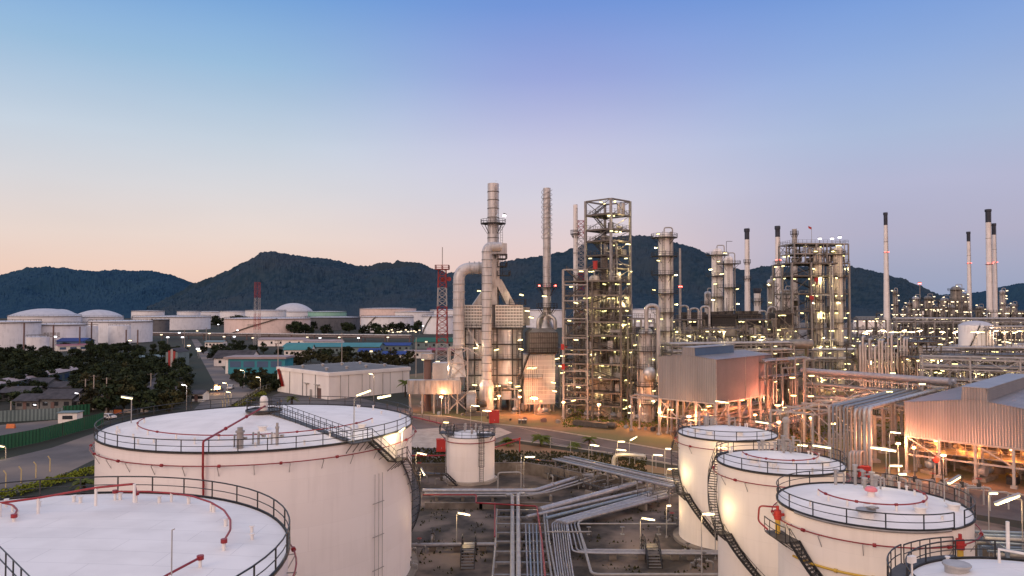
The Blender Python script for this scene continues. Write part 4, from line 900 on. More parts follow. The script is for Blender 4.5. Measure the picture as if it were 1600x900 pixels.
def frame_tower(label,loc,rz,W,L,levels,cw=.4,bw=.3,nx=1,ny=1,decks=None,brace='x',lamps=2,stairs=True,mat='steel',pipes=0,rail=True,name='steel_frame_structure',group=None,mlamp='lampw',cat='steel structure',roof=False,grate=True,lw=.26,ll=1.0,fill=0,cmat=None,lit=0):
    """open steel frame: columns, beams per level, decks, rails, braces, stair flights"""
    r=thing(name,label,cat,loc,rz,group); top=levels[-1]; xs=[W*i/nx for i in range(nx+1)]; ys=[L*j/ny for j in range(ny+1)]
    for x in xs:
        for y in ys:
            if 0<x<W and 0<y<L: continue
            mb=MB(); mb.beam((x,y,0),(x,y,top+.1),cw,cw); mb.box((x,y,.15),(cw*2,cw*2,.3)); part(r,'column',mb,M[cmat or mat])
    prev=0
    for li,z in enumerate(levels):
        mb=MB()
        for y in ys: mb.beam((cw*.52,y,z),(W-cw*.52,y,z),bw*.6,bw)
        for x in xs: mb.beam((x,cw*.52,z-.01),(x,L-cw*.52,z-.01),bw*.55,bw*.9)
        part(r,'floor_beam',mb,M[mat])
        last=li==len(levels)-1
        if grate and not(last and roof=='open') and (decks is None or li in decks):
            mb=MB(); mb.bx(.1,W-.1,.1,L-.1,z+bw*.5+.01,z+bw*.5+.07); d=part(r,'deck',mb,M['dsteel'])
            if rail:
                mb=MB(); box_rail(mb,0,W,0,L,z+bw*.5+.08,1.1,.07,1.5); part(d,'railing',mb,M['dsteel'])
        dz=z-prev
        if brace:
            mb=MB()
            def br(a0,a1,b0,b1,f):
                if brace=='x' and (li%2==0): mb.beam(f(a0,prev),f(a1,z),.14); 
                elif brace=='x': mb.beam(f(a1,prev),f(a0,z),.14)
                else:
                    m_=(a0+a1)/2; mb.beam(f(a0,prev),f(m_,z),.13); mb.beam(f(a1,prev),f(m_,z),.13)
            for j in range(len(xs)-1):
                if rnd.random()<.75: br(xs[j],xs[j+1],0,0,lambda a,zz:(a,0,zz))
                if rnd.random()<.4: br(xs[j],xs[j+1],0,0,lambda a,zz:(a,L,zz))
            for j in range(len(ys)-1):
                if rnd.random()<.75: br(ys[j],ys[j+1],0,0,lambda a,zz:(0,a,zz))
                if rnd.random()<.4: br(ys[j],ys[j+1],0,0,lambda a,zz:(W,a,zz))
            if mb.v: part(r,'brace',mb,M[mat])
        if stairs and dz<6.5 and li>0:
            y=L*.8; 
            if li%2: flight(r,(W*.15,y,prev+.2),(W*.85,y,z),.8)
            else: flight(r,(W*.85,y,prev+.2),(W*.15,y,z),.8)
        for k in range(lamps):
            s=rnd.random()
            if s<.5: q=(rnd.uniform(0,W),-.15,z-bw-.25)
            elif s<.85: q=(-.15,rnd.uniform(0,L),z-bw-.25)
            else: q=(rnd.uniform(.2,.8)*W,L*.5,z-bw-.3)
            lamp(r,q,mlamp,ll,lw)
        for k in range(fill):
            x=rnd.uniform(.1,.9)*W; y=rnd.uniform(.05,.8)*L; zf=prev+bw*.5+.08; hgt=rnd.uniform(.35,.8)*dz; mb=MB(); rr=rnd.uniform(.25,.7)
            typ=rnd.random()
            if typ<.4: mb.cyl((x,y,0),rr,zf,zf+hgt,12); mb.lathe([(rr,zf+hgt),(rr*.6,zf+hgt+.3),(.01,zf+hgt+.4)],(x,y,0),12); part(r,'vessel',mb,M['clad'])
            elif typ<.7:
                mb.hcyl((max(.5,x-1.5),y,zf+rr+.4),(min(W-.5,x+1.5),y,zf+rr+.4),rr,12); mb.box((x-.8,y,zf+.3),(.2,rr*1.4,.6)); mb.box((x+.8,y,zf+.3),(.2,rr*1.4,.6)); part(r,'horizontal_drum',mb,M[rnd.choice(('clad','lsteel','dsteel'))])
            else: mb.box((x,y,zf+hgt*.4),(rnd.uniform(.6,2),rnd.uniform(.6,1.5),hgt*.8)); part(r,'equipment_box',mb,M[rnd.choice(('steel','dsteel','lsteel'))])
        prev=z
    if lit:
        for li in range(0,len(levels),2): g_=glow((0,0,0),(1,.77,.36),lit*1.8,.3); v=Vector((W*.5,-.6,levels[li]-1.0)); v.rotate(Matrix.Rotation(rz,3,'Z')); g_.location=Vector(loc)+v  # unseen point lights added to carry the glow of the decks
    for k in range(pipes):
        x=rnd.uniform(.05,.95)*W; y=rnd.uniform(-.3,.7)*L; z0=rnd.uniform(0,.5)*top; z1=z0+rnd.uniform(.2,.5)*top; x2=min(W,max(0,x+rnd.uniform(-5,5))); y2=max(-.6,y+rnd.uniform(-4,4))
        mb=MB(); mb.tube(fillet([(x,y,z0),(x,y,z1),(x2,y,z1),(x2,y2,z1),(x2,y2,max(.3,z1-rnd.uniform(2,9)))],.5),rnd.choice((.08,.12,.12,.18,.25)),7)
        part(r,'pipe',mb,M[rnd.choice(('lsteel','steel','clad','pipe','dsteel'))])
    return r
def rack(label,A,B,width,levels,bay=6,np_=5,rmax=.3,mat='steel',name='pipe_rack',lamps=0,truss=False,group=None,base=0,colw=.35,pm_=('lsteel','steel','pipe','clad'),post_every=1):
    A=Vector(A);B=Vector(B);d=B-A;L_=d.length;r=thing(name,label,'pipe rack',(A.x,A.y,base),math.atan2(d.y,d.x),group); n=max(1,round(L_/bay))
    for k in range(n+1):
        x=L_*k/n
        if k%post_every: continue
        mb=MB()
        for y in(0,width): mb.beam((x,y,0),(x,y,levels[-1]+.1),colw); mb.box((x,y,.2),(colw*2,colw*2,.4))
        for z in levels: mb.beam((x,-.5,z),(x,width+.5,z),.26,.32)
        if rnd.random()<.5: mb.beam((x,0,levels[0]*.3),(x,width,levels[0]),.15)
        part(r,'portal_frame',mb,M[mat])
    for z in levels:
        for y in(0,width):
            mb=MB(); mb.beam((0,y,z-.3),(L_,y,z-.3),.2,.26); part(r,'edge_beam',mb,M[mat])
    if truss:
        for z0,z1 in zip(levels,levels[1:]):
            for y in(0,width):
                mb=MB(); m=int(L_/3)
                for k in range(m):
                    xa,xb=L_*k/m,L_*(k+1)/m
                    if k%2: mb.beam((xa,y,z0),(xb,y,z1-.3),.14)
                    else: mb.beam((xa,y,z1-.3),(xb,y,z0),.14)
                part(r,'truss_web',mb,M[mat])
    for z in levels:
        y=.2
        for k in range(np_):
            rr=rnd.uniform(.1,rmax); y+=rr+rnd.uniform(.08,.3)
            if y+rr>width+.3: break
            mb=MB(); x0=0 if rnd.random()<.7 else rnd.uniform(0,.3)*L_; x1=L_ if rnd.random()<.7 else rnd.uniform(.6,1)*L_
            P=[(x0,y,z+.17+rr),(x1,y,z+.17+rr)]
            if x0>0: P=[(x0,y,rnd.uniform(.3,z))]+P
            if x1<L_: P=P+[(x1,y,rnd.uniform(.3,z))]
            mb.tube(fillet(P,.6),rr,8); part(r,'pipe',mb,M[rnd.choice(pm_)]); y+=rr
    for k in range(lamps): lamp(r,(rnd.uniform(0,L_),rnd.choice((-.6,width+.6)),rnd.choice(levels)-.6))
    return r
def drum(loc,rz,l_,rad,label,m='clad',group=None,h0=1.2):
    r=thing('horizontal_vessel',label,'vessel',loc,rz,group); mb=MB(); mb.hcyl((0,0,h0+rad),(l_,0,h0+rad),rad,20); part(r,'shell',mb,M[m])
    for x in(l_*.2,l_*.8): mb=MB(); mb.bx(x-.2,x+.2,-rad*.8,rad*.8,0,h0+rad*.5); part(r,'saddle',mb,M['concrete'])
    mb=MB(); mb.cyl((l_*.5,0,0),.3,h0+rad*1.9,h0+rad*2+.6,10); part(r,'nozzle',mb,M['lsteel']); return r
def pump(loc,rz,label,s=1.0,g=None):
    r=thing('pump',label,'pump',loc,rz,g); mb=MB(); mb.bx(-1.3*s,1.3*s,-.5*s,.5*s,0,.3*s); part(r,'base',mb,M['concrete'])
    mb=MB(); mb.hcyl((-.9*s,0,.75*s),(0,0,.75*s),.35*s,12); mb.box((-.45*s,0,1.15*s),(.4*s,.3*s,.25*s)); part(r,'motor',mb,M['pipeb'])
    mb=MB(); mb.tube([(.5*s,-.3*s,.75*s),(.5*s,.3*s,.75*s)],.42*s,12); mb.tube([(0,0,.75*s),(.5*s,0,.75*s)],.12*s,8); mb.tube(fillet([(.5*s,0,1.1*s),(.5*s,0,2.4*s),(.5*s,1.2*s,2.4*s)],.3),.14*s,8); part(r,'casing',mb,M['lsteel']); return r

# ------------------------------------------------------------------ fired heater with its ducts and stack
YH=205.0; S=YH/F
def hx(px): return xat(px,YH)
x0,x1=hx(727),hx(815)
ht=thing('fired_heater','large cream fired heater building with lattice panels under slanted hoods','heater',(hx(771),YH,0),R(5))
ox=hx(771)
def zz(py): return zed(py,YH)
mb=MB(); mb.bx(x0-ox,x1-ox,0,13,3.2,zz(511)); part(ht,'casing',mb,M['duct'])
# vertical stiffeners and round burner-wall bulges on the casing
mb=MB(); 
for k in range(9):
    x=(x0-ox)+(x1-x0)*k/8; mb.beam((x,-.16,3.2),(x,-.16,zz(511)),.28,.22)
for k in range(6): z=5+k*3.2; mb.beam((x0-ox,-.12,z),(x1-ox,-.12,z),.16,.2)
part(ht,'stiffener',mb,M['dclad'])
for cx_ in(-4.0,4.0):
    mb=MB(); mb.lathe([(3.9,3.2),(3.9,15),(3.75,20),(3.75,zz(513))],(cx_,2.4,0),28,R(180),R(360)); part(ht,'radiant_cell',mb,M['duct'])
for (xa,xb) in((x0-ox-.3,hx(768)-ox),(hx(774)-ox,x1-ox+.3)):
    mb=MB(); z0,z1=zz(510.5),zz(477.5); mb.bx(xa,xb,-.3,13.2,z0,z1); p=part(ht,'convection_box',mb,M['dsteel'])
    for z in [z0+(z1-z0)*k/7 for k in range(8)]:
        mb=MB(); mb.beam((xa,-.46,z),(xb,-.46,z),.12,.3); part(p,'header_row',mb,M['white'])
    mb=MB()
    n=int((xb-xa)/.42)
    for k in range(n+1): x=xa+(xb-xa)*k/n; mb.beam((x,-.36,z0),(x,-.36,z1),.17,.12)
    part(p,'tube_end_grid',mb,M['white'])
mb=MB(); mb.bx(x1-ox+.3,x1-ox+2.6,2,12,zz(509),zz(480)); mb.bx(x1-ox+.31,x1-ox+.9,0.2,1.2,zz(509),zz(480)); part(ht,'side_header_box',mb,M['lsteel'])
for py,ext in((560,1.3),(511.5,1.0),(606,1.2)):
    mb=MB(); mb.bx(x0-ox-ext,x1-ox+ext,-ext-.4,-.45,zz(py)-.08,zz(py)); p=part(ht,'catwalk',mb,M['black']); mb=MB(); straight_rail(mb,(x0-ox-ext,-ext-.4,zz(py)),(x1-ox+ext,-ext-.4,zz(py)),1.1,1.3,.08); part(p,'railing',mb,M['black'])
for px in(727,741,776,800,815):
    mb=MB(); x=hx(px)-ox; mb.beam((x,-1.75,0),(x,-1.75,zz(512)),.32); part(ht,'frame_post',mb,M['black'])
for py in(512,536,560,584,607):
    mb=MB(); mb.beam((x0-ox-.6,-1.72,zz(py)-.3),(x1-ox+.6,-1.72,zz(py)-.3),.22,.34); part(ht,'frame_beam',mb,M['black'])
for px in(745,808):
    mb=MB(); x=hx(px)-ox
    for s in(-.3,.3): mb.beam((x+s,-2.0,1),(x+s,-2.0,zz(512)),.09)
    for k in range(36): mb.beam((x-.3,-2.0,1+k*.6),(x+.3,-2.0,1+k*.6),.06)
    part(ht,'ladder',mb,M['black'])
for k in range(12):
    x=rnd.uniform(x0-ox+.5,x1-ox-.5); z0=rnd.uniform(1,9); mb=MB(); mb.tube(fillet([(x,-2.3,.3),(x,-2.3,z0),(x+rnd.uniform(-3,3),-2.3,z0),(x+rnd.uniform(-1,1),-.6,z0)],.4),rnd.choice((.1,.16,.22)),7); part(ht,'fuel_pipe',mb,M[rnd.choice(('steel','lsteel','tsteel'))])
# slanted hoods (inverted V)
def hood(xa,xb,xc,xd,za,zb,y0=1,y1=9,m='clad'):
    mb=MB(); vs=[(xa,y0,za),(xb,y0,za),(xc,y0,zb),(xd,y0,zb)]; vs+=[(x,y1,z) for x,_,z in vs]
    mb.add(vs,[(0,1,2,3),(7,6,5,4),(0,4,5,1),(1,5,6,2),(2,6,7,3),(3,7,4,0)])
    for k in range(1,5):
        t_=k/5; mb.beam((xa+(xd-xa)*t_,y0-.08,za+(zb-za)*t_),(xb+(xc-xb)*t_,y0-.08,za+(zb-za)*t_),.14,.2)
    return part(ht,'hood_duct',mb,M[m])
hood(hx(739)-ox,hx(752)-ox,hx(769)-ox,hx(757)-ox,zz(476),zz(450))
hood(hx(792)-ox,hx(806)-ox,hx(784)-ox,hx(772)-ox,zz(476),zz(436))
mb=MB(); mb.bx(hx(765)-ox,hx(777)-ox,1,6,zz(476),zz(404)); part(ht,'uptake_duct',mb,M['clad'])
mb=MB(); mb.bx(hx(765)-ox,hx(792)-ox,-.4,6.4,zz(397),zz(380)); mb.beam((hx(777)-ox,-.5,zz(397)),(hx(777)-ox,-.5,zz(380)),.2); part(ht,'breeching_duct',mb,M['duct'])
mb=MB(); mb.bx(hx(776)-ox,hx(781)-ox,1,5,zz(436),zz(397)); part(ht,'damper_duct',mb,M['clad'])
for py in(430,416,404):
    mb=MB(); z=zz(py); mb.bx(hx(777)-ox,hx(797 if py==430 else 792)-ox,-1.4,5,z-.12,z); p=part(ht,'platform',mb,M['black']); mb=MB(); box_rail(mb,hx(777)-ox,hx(797 if py==430 else 792)-ox,-1.4,5,z,1.2,.09,1.2); part(p,'railing',mb,M['black'])
mb=MB(); mb.bx(hx(796)-ox,hx(822)-ox,-.8,4,zz(476)-.1,zz(476)); p=part(ht,'platform',mb,M['black']); mb=MB(); box_rail(mb,hx(796)-ox,hx(822)-ox,-.8,4,zz(476),1.5,.09,1.2); part(p,'railing',mb,M['black'])
mb=MB()
for k in range(6):
    for y in(.4,6,12): mb.beam((x0-ox+(x1-x0)*k/5,y,0),(x0-ox+(x1-x0)*k/5,y,3.2),.45)
part(ht,'support_leg',mb,M['concrete']) if False else None
for k in range(6):
    for y in(.4,6,12):
        mb=MB(); x=x0-ox+.2+(x1-x0-.4)*k/5; mb.beam((x,y,0),(x,y,3.2),.45); part(ht,'leg',mb,M['concrete'])
for px,py in((743,543),(775,546),(812,531),(797,597),(778,602),(814,461),(829,496),(812,609),(764,613),(823,486),(770,622),(741,600),(748,455),(776,622),(808,603)):
    lamp(ht,(hx(px)-ox,-1.9,zz(py)),'lampw',1.7,.45)
# main stack A standing on the heater roof
sa=stack(770.5,YH+4,287,0,1.75,1.6,'tall silver chimney with a funnel-shaped platform above the cream heater','duct',None,0,((350,3.6),),None,base=0)
for py in(300,313,326,340,372,386):
    z=zed(py,YH+4); mb=MB(); mb.lathe([(1.6,z-.1),(1.7,z-.1),(1.7,z+.1),(1.6,z+.1)],n=24); part(sa,'band',mb,M['dsteel'])
lamp(sa,(3.2,-1.5,zed(338,YH+4)),'lampwhite',.8,.8)
mb=MB(); 
for s in(-.3,.3): mb.beam((2.4+s,-.8,zed(430,YH)),(2.4+s,-.8,zed(350,YH)),.09)
for k in range(20): mb.beam((2.1,-.8,zed(430,YH)+k*.72),(2.7,-.8,zed(430,YH)+k*.72),.06)
part(sa,'ladder',mb,M['black'])
# down duct B
db=thing('vertical_duct','tall round silver duct curving into the breeching and running down the front of the heater','duct',(hx(761.5),YH-5,0)); Yb=YH-5
P=[(0,0,zed(600,Yb)),(0,0,zed(385,Yb)),(3.4,2.5,zed(385,Yb))]
mb=MB(); mb.tube(fillet(P,2.2,8),1.35,24); part(db,'duct',mb,M['duct'])
mb=MB(); mb.lathe([(1.7,.3),(1.95,.6),(1.95,zed(602,Yb)),(1.35,zed(594,Yb))],n=24); part(db,'duct_base',mb,M['duct'])
for k in range(17):
    z=zed(592-k*12.4,Yb); mb=MB(); mb.lathe([(1.35,z-.09),(1.5,z-.09),(1.45,z+.09),(1.35,z+.09)],n=24); part(db,'band',mb,M['dclad'])
mb=MB(); mb.cyl((0,0,0),2.3,0,.3,20); part(db,'plinth',mb,M['concrete'])
# big elbow duct C on a braced frame
Yc=YH-3; dc=thing('elbow_duct','fat grey duct bending down left of the heater onto a braced frame','duct',(xat(717,Yc),Yc,0)); xo=xat(717,Yc)
mb=MB(); mb.tube(fillet([(xat(755,Yc)-xo,2,zed(418,Yc)),(0,0,zed(420,Yc)),(0,0,zed(545,Yc))],4.6,9),1.6,24); part(dc,'duct',mb,M['duct'])
for k in range(9): z=zed(540-k*12,Yc); mb=MB(); mb.lathe([(1.6,z-.1),(1.75,z-.1),(1.75,z+.1),(1.6,z+.1)],n=24); part(dc,'band',mb,M['lsteel'])
for x in(hx(733)-xo,hx(741)-xo,hx(748)-xo): mb=MB(); mb.tube([(x,1.6,zed(418,Yc)),(x+.25,1.62,zed(418,Yc))],1.78,24); part(dc,'band',mb,M['lsteel'])
mb=MB(); xa,xb=xat(699,Yc)-xo,xat(721,Yc)-xo
vs=[]; za,zb=zed(588,Yc),zed(545,Yc)
for z,h_ in((za,1.0),(zb,.42)):
    for sx_,sy_ in((-1,-1),(1,-1),(1,1),(-1,1)): vs.append((sx_*2.1*h_*1.0,sy_*2.1*h_,z))
mb.add(vs,[(0,1,5,4),(1,2,6,5),(2,3,7,6),(3,0,4,7),(0,3,2,1)]); part(dc,'hopper',mb,M['clad'])
fr=[]
for sx_ in(-1,1):
    for sy_ in(-1,1): mb=MB(); mb.beam((sx_*2.6,sy_*2.6,0),(sx_*2.6,sy_*2.6,zed(543,Yc)),.35); part(dc,'frame_post',mb,M['lsteel'])
for z0,z1 in((zed(640,Yc),zed(612,Yc)),(zed(590,Yc),zed(566,Yc)),(zed(566,Yc),zed(543,Yc))):
    for sy_ in(-2.6,2.6):
        mb=MB(); mb.beam((-2.6,sy_,z0),(2.6,sy_,z1),.24); mb.beam((2.6,sy_,z0),(-2.6,sy_,z1),.24); mb.beam((-2.8,sy_,z1),(2.8,sy_,z1),.28); part(dc,'brace',mb,M['lsteel'])
mb=MB(); mb.beam((2.6,-2.6,zed(543,Yc)),(7.5,-2.6,zed(562,Yc)),.24); mb.beam((2.6,-2.6,zed(512,Yc)),(7.6,-2.6,zed(562,Yc)),.2); part(dc,'strut',mb,M['lsteel'])
mb=MB(); mb.bx(xat(640,Yc)-xo,xat(722,Yc)-xo,-4.2,-1,zed(613,Yc),zed(592,Yc))
for k in range(10): x=xat(642+k*8.5,Yc)-xo; mb.beam((x,-4.28,zed(613,Yc)),(x,-4.28,zed(592,Yc)),.18,.15)
part(dc,'horizontal_duct',mb,M['clad'])
for k in range(5): x=xat(644+k*18,Yc)-xo; mb=MB(); mb.beam((x,-2.6,0),(x,-2.6,zed(613,Yc)),.4); part(dc,'leg',mb,M['lsteel'])
mb=MB(); mb.bx(xat(700,Yc)-xo,xat(720,Yc)-xo,-2.4,2.4,zed(602,Yc)+.1,zed(588,Yc)); part(dc,'plenum',mb,M['clad'])
# forced draught fan, silencer, small boxes
fn=thing('draught_fan','big round fan casing with its motor at the foot of the heater','fan',(xat(737,YH-9),YH-9,0)); mb=MB(); mb.tube([(-1.2,0,3.2),(1.2,0,3.2)],2.5,24); mb.bx(-1.0,1.0,0,3.4,3.4,6.2); part(fn,'casing',mb,M['lsteel'])
mb=MB(); mb.hcyl((1.6,0,3.0),(3.8,0,3.0),.9,14); part(fn,'motor',mb,M['dsteel']); mb=MB(); mb.bx(-1.6,4.2,-1.6,1.6,0,.9); part(fn,'base',mb,M['concrete']); mb=MB(); mb.tube([(-1.5,0,3.2),(-1.2,0,3.2)],1.1,16); part(fn,'inlet_ring',mb,M['dsteel'])
sl_=thing('air_intake','squat vent with a drum-shaped head on a dark neck, left of the elbow duct','vent',(xat(668.5,YH),YH,0)); mb=MB(); mb.lathe([(1.0,0),(1.0,zz(562)),(1.35,zz(561))],n=20); part(sl_,'neck',mb,M['brick']); mb=MB(); mb.lathe([(.01,zz(552)),(1.9,zz(552)),(1.9,zz(561)),(.9,zz(562))],n=22); part(sl_,'head',mb,M['lsteel'])
bl=thing('control_cabin','white equipment cabin behind the horizontal duct','cabin',(xat(676,YH+4),YH+4,0)); mb=MB(); mb.bx(0,5.4,0,5,4,zed(569,YH)); part(bl,'body',mb,M['white']); 
for x in(.3,5.1): 
    for y in(.3,4.7): mb=MB(); mb.beam((x,y,0),(x,y,4),.3); part(bl,'leg',mb,M['steel'])
mb=MB(); box_rail(mb,-1.2,5.8,-1.4,-.2,4.5,1.2,.08,1.2); mb.bx(-1.2,5.8,-1.4,-.2,4.4,4.5); part(bl,'walkway',mb,M['black'])
# second heater D with strake stack
Yd=202.0; xd=xat(849,Yd); hd=thing('fired_heater','smaller grey fired heater with a domed box top under the spiral-finned chimney','heater',(xd,Yd,0),R(8)); X=lambda px:xat(px,Yd)-xd; Zd=lambda py:zed(py,Yd)
mb=MB(); mb.bx(X(827),X(872),0,8,Zd(552),Zd(520)); part(hd,'upper_casing',mb,M['dclad'])
mb=MB(); vs=[(X(827),0,Zd(520)),(X(872),0,Zd(520)),(X(864),1.5,Zd(513)),(X(835),1.5,Zd(513))]; vs+=[(x,8-y,z) for x,y,z in vs]; mb.add(vs,[(0,1,2,3),(7,6,5,4),(1,5,6,2),(3,2,6,7),(0,3,7,4)]); part(hd,'sloped_top',mb,M['dclad'])
mb=MB()
for k in range(14): x=X(827)+(X(872)-X(827))*k/13; mb.beam((x,-.1,Zd(552)),(x,-.1,Zd(520)),.1,.16)
for k in range(5): z=Zd(552)+(Zd(520)-Zd(552))*k/4; mb.beam((X(827),-.1,z),(X(872),-.1,z),.1,.2)
part(hd,'casing_rib',mb,M['dsteel'])
mb=MB(); mb.bx(X(819),X(868),.4,8.2,Zd(632),Zd(554)); part(hd,'lower_casing',mb,M['duct'])
mb=MB()
for k in range(6): x=X(824)+k*.55; mb.beam((x,.28,Zd(628)),(x,.28,Zd(556)),.12,.1)
for k in range(12): z=Zd(630)+k*1.15; mb.beam((X(821),.3,z),(X(868),.3,z),.08,.1)
part(hd,'tube_header',mb,M['white'])
for k in range(7): x=X(820)+(X(866)-X(820))*k/6; mb=MB(); mb.beam((x,.9,0),(x,.9,Zd(632)),.4); part(hd,'leg',mb,M['concrete'])
for py,a,b in((550,810,830),(591,809,846),(550,810,876)):
    mb=MB(); mb.bx(X(a),X(b),-1.3,-.2,Zd(py)-.1-(b==876)*.02,Zd(py)-(b==876)*.02); p=part(hd,'catwalk',mb,M['black']); mb=MB(); straight_rail(mb,(X(a),-1.3,Zd(py)),(X(b),-1.3,Zd(py)),1.2,1.2,.09); part(p,'railing',mb,M['black'])
flight(hd,(X(811),-.9,0),(X(817),-.9,Zd(591)),.9,'black'); flight(hd,(X(811),-.9,Zd(591)),(X(826),-.9,Zd(552)),.9,'black')
for px,py in((848,462),(863,455)): pass
mb=MB(); mb.lathe([(2.6,Zd(513)),(1.5,Zd(500)),(1.3,Zd(490))],(X(856),4,0),20); part(hd,'stack_cone',mb,M['clad'])
for px in(843,870): mb=MB(); mb.tube(fillet([(X(px),2,Zd(515)),(X(px),2,Zd(498)),(X(856),3.2,Zd(490))],1.2),.55,14); part(hd,'flue_leg',mb,M['clad'])
for px,py in((825,574),(833,574),(865,610),(829,621),(875,572),(849,463),(869,560),(863,597),(812,545)): lamp(hd,(X(px),-1.6,Zd(py)),'lampw',1.6,.42)
sb=stack(854.7,Yd+4,294,0,1.25,1.05,'tall silver chimney wrapped in spiral fins','duct',None,0,((450,3.0),(481,3.0)),None,strake=(374,296,1))
for py in(310,323,340,355,372,388,402,418,432): z=zed(py,Yd+4); mb=MB(); mb.lathe([(1.05,z-.08),(1.2,z-.08),(1.2,z+.08),(1.05,z+.08)],n=20); part(sb,'band',mb,M['lsteel'])
for a in(-2.2,2.2): lamp(sb,(a,-2.0,zed(446,Yd)),'lampred',.5,.5)
# orange burner light at its foot
q=at(835,622,Yd-6); lp_=thing('sodium_lamp_post','orange sodium lamp on a low post at the foot of the grey heater','lamp post',(q.x,q.y,0)); mb=MB(); mb.tube([(0,0,0),(0,0,q.z)],.08,6); part(lp_,'pole',mb,M['lsteel']); obj('lamp',lamp_mesh('lampo',1.8,.5),(0,0,q.z),lp_,(0,.1,-.25))
glow(q+Vector((0,-.6,0)),(1,.27,.09),6500,.6)
for k in range(2): 
    p_=G(818+k*20,638); mb=MB(); mb.tube([(-.0,-.8,1.4),(-.0,.8,1.4)],1.0,18); mb.bx(-.5,.5,-.5,.5,0,.6); single('blower',('round blower at the foot of the grey heater, left one','round blower at the foot of the grey heater, right one')[k],'blower',mb,M['clad'],(p_.x,p_.y-6,0))

# ------------------------------------------------------------------ main tower
Ym=192.0
lv=[zed(p,Ym) for p in(632,612,590,568,546,524,503,482,462,440,419)]
lv2=[zed(p,Ym) for p in(398,375,357,333)]+[zed(310,Ym)]
tw=frame_tower('tallest open steel tower with lit decks and an empty top bay',(xat(955,Ym),Ym,0),R(45),8.5,8.5,lv+lv2,.55,.42,lamps=3,stairs=True,mat='tsteel',pipes=34,roof='open',fill=2,lit=560,lw=.34,ll=1.05,cmat='steel')
# lower wider annexe to the left and right
an=frame_tower('lower annexe frame packed with vessels at the left foot of the tallest tower',(xat(984,Ym+3),Ym+3.5,0),R(158),15.0,9.5,lv[:-1],.4,.34,nx=2,lamps=4,stairs=True,mat='tsteel',pipes=50,lit=600,fill=5,lw=.34,ll=1.05)
st=frame_tower('narrow stair tower with zigzag flights, left edge of the tallest tower',(xat(880.5,Ym-3),Ym-3,0),0,6.1,3.6,[zed(p,Ym-3) for p in(624,602,580,554,528,498,470,445,421)],.3,.24,lamps=1,stairs=True,mat='lsteel',rail=True,grate=False,brace=None,lw=.38,ll=1.4)
for px,top_,rad,lab in((929,430,1.5,'pale column standing inside the left bay of the tallest tower'),(962,470,3.0,'broad cream drum column low inside the tallest tower'),(945,400,.9,'slim dark column up the middle of the tallest tower'),(948,565,2.2,'short pale vessel at the foot of the tallest tower')):
    column(px,Ym+(3.5 if rad<2.5 else 5),top_,rad,lab,plats=3,lamps=2,pipes=2,over=.7,mat='cream' if rad!=.9 else 'tsteel')
    glow((xat(px,Ym+6)-rad*1.3,Ym-1.5,(zed(top_,Ym)*.75)),(1,.78,.4),300,.2)  # unseen light added to brighten the vessel
mb=MB(); zt=zed(413,Ym); mb.cyl((0,0,0),.9,zt-2.2,zt+1.2,14); mb.beam((0,0,zt-4),(0,0,zt-2.2),.3); r=obj('p',None)
bpy.data.objects.remove(r)
q=at(930,410,Ym-1); r=thing('red_vessel','small bright red vessel on a deck of the tallest tower','vessel',(q.x,q.y,q.z-1)); mb=MB(); mb.cyl((0,0,0),.6,-.8,1.2,14); mb.cyl((0,0,0),.7,1.2,1.35,14); part(r,'shell',mb,M['redb'])
for px,py in((879,542),(880,573)):
    q=at(px,py,Ym-4); mb=MB(); mb.box((0,0,0),(.8,.7,1.4)); mb.beam((.4,0,0),(1.2,0,0),.15)
    single('fire_hose_cabinet','red hose cabinet fixed on the stair tower, '+('upper one' if py==542 else 'lower one'),'cabinet',mb,M['redb'],(q.x,q.y,q.z))
# thin stack and lattice mast behind the tower
stack(899.5,230,320,0,.75,.7,'thin steel chimney rising just left of the tallest tower','stackm',None,8,((366,1.6),),None)
def lattice(px,Y,pt,w0,w1,label,bands,name='lattice_mast',base=0,ant=0,bs=1.0):
    x=xat(px,Y); top=zed(pt,Y); r=thing(name,label,'mast',(x,Y,base)); n=len(bands)
    for k,c in enumerate(bands):
        z0=top*k/n; z1=top*(k+1)/n; mb=MB(); m=3
        for i in range(m):
            za=z0+(z1-z0)*i/m; zb=z0+(z1-z0)*(i+1)/m; wa=w0+(w1-w0)*za/top; wb=w0+(w1-w0)*zb/top
            ca=[Vector((a*wa/2,b*wa/2,za)) for a,b in((-1,-1),(1,-1),(1,1),(-1,1))]; cb=[Vector((a*wb/2,b*wb/2,zb)) for a,b in((-1,-1),(1,-1),(1,1),(-1,1))]
            for j in range(4):
                mb.beam(ca[j],cb[j],.26*bs); mb.beam(ca[j],cb[(j+1)%4],.13*bs); mb.beam(ca[(j+1)%4],cb[j],.13*bs); mb.beam(cb[j],cb[(j+1)%4],.13*bs)
        part(r,'lattice_section',mb,M['mred' if c=='r' else 'mwhite'])
    if ant:
        mb=MB(); mb.beam((0,0,top),(0,0,top+ant),.22); part(r,'antenna',mb,M['steel']); mb=MB(); mb.bx(-w1*.9,w1*.9,-w1*.9,w1*.9,top-.1,top+.1); box_rail(mb,-w1*.9,w1*.9,-w1*.9,w1*.9,top+.1,1.2,.15,1.5); part(r,'platform',mb,M['mred'])
        for a in range(2): mb=MB(); mb.tube([(w1*.9*math.cos(a*1.6),w1*.9*math.sin(a*1.6)-.3,top-3),(w1*.9*math.cos(a*1.6),w1*.9*math.sin(a*1.6)+.3,top-3)],.7,12); part(r,'dish',mb,M['mred'])
    return r
lattice(908,235,345,3.4,2.2,'red and white lattice flare mast behind the left of the tallest tower','wwwwrwrwwr')
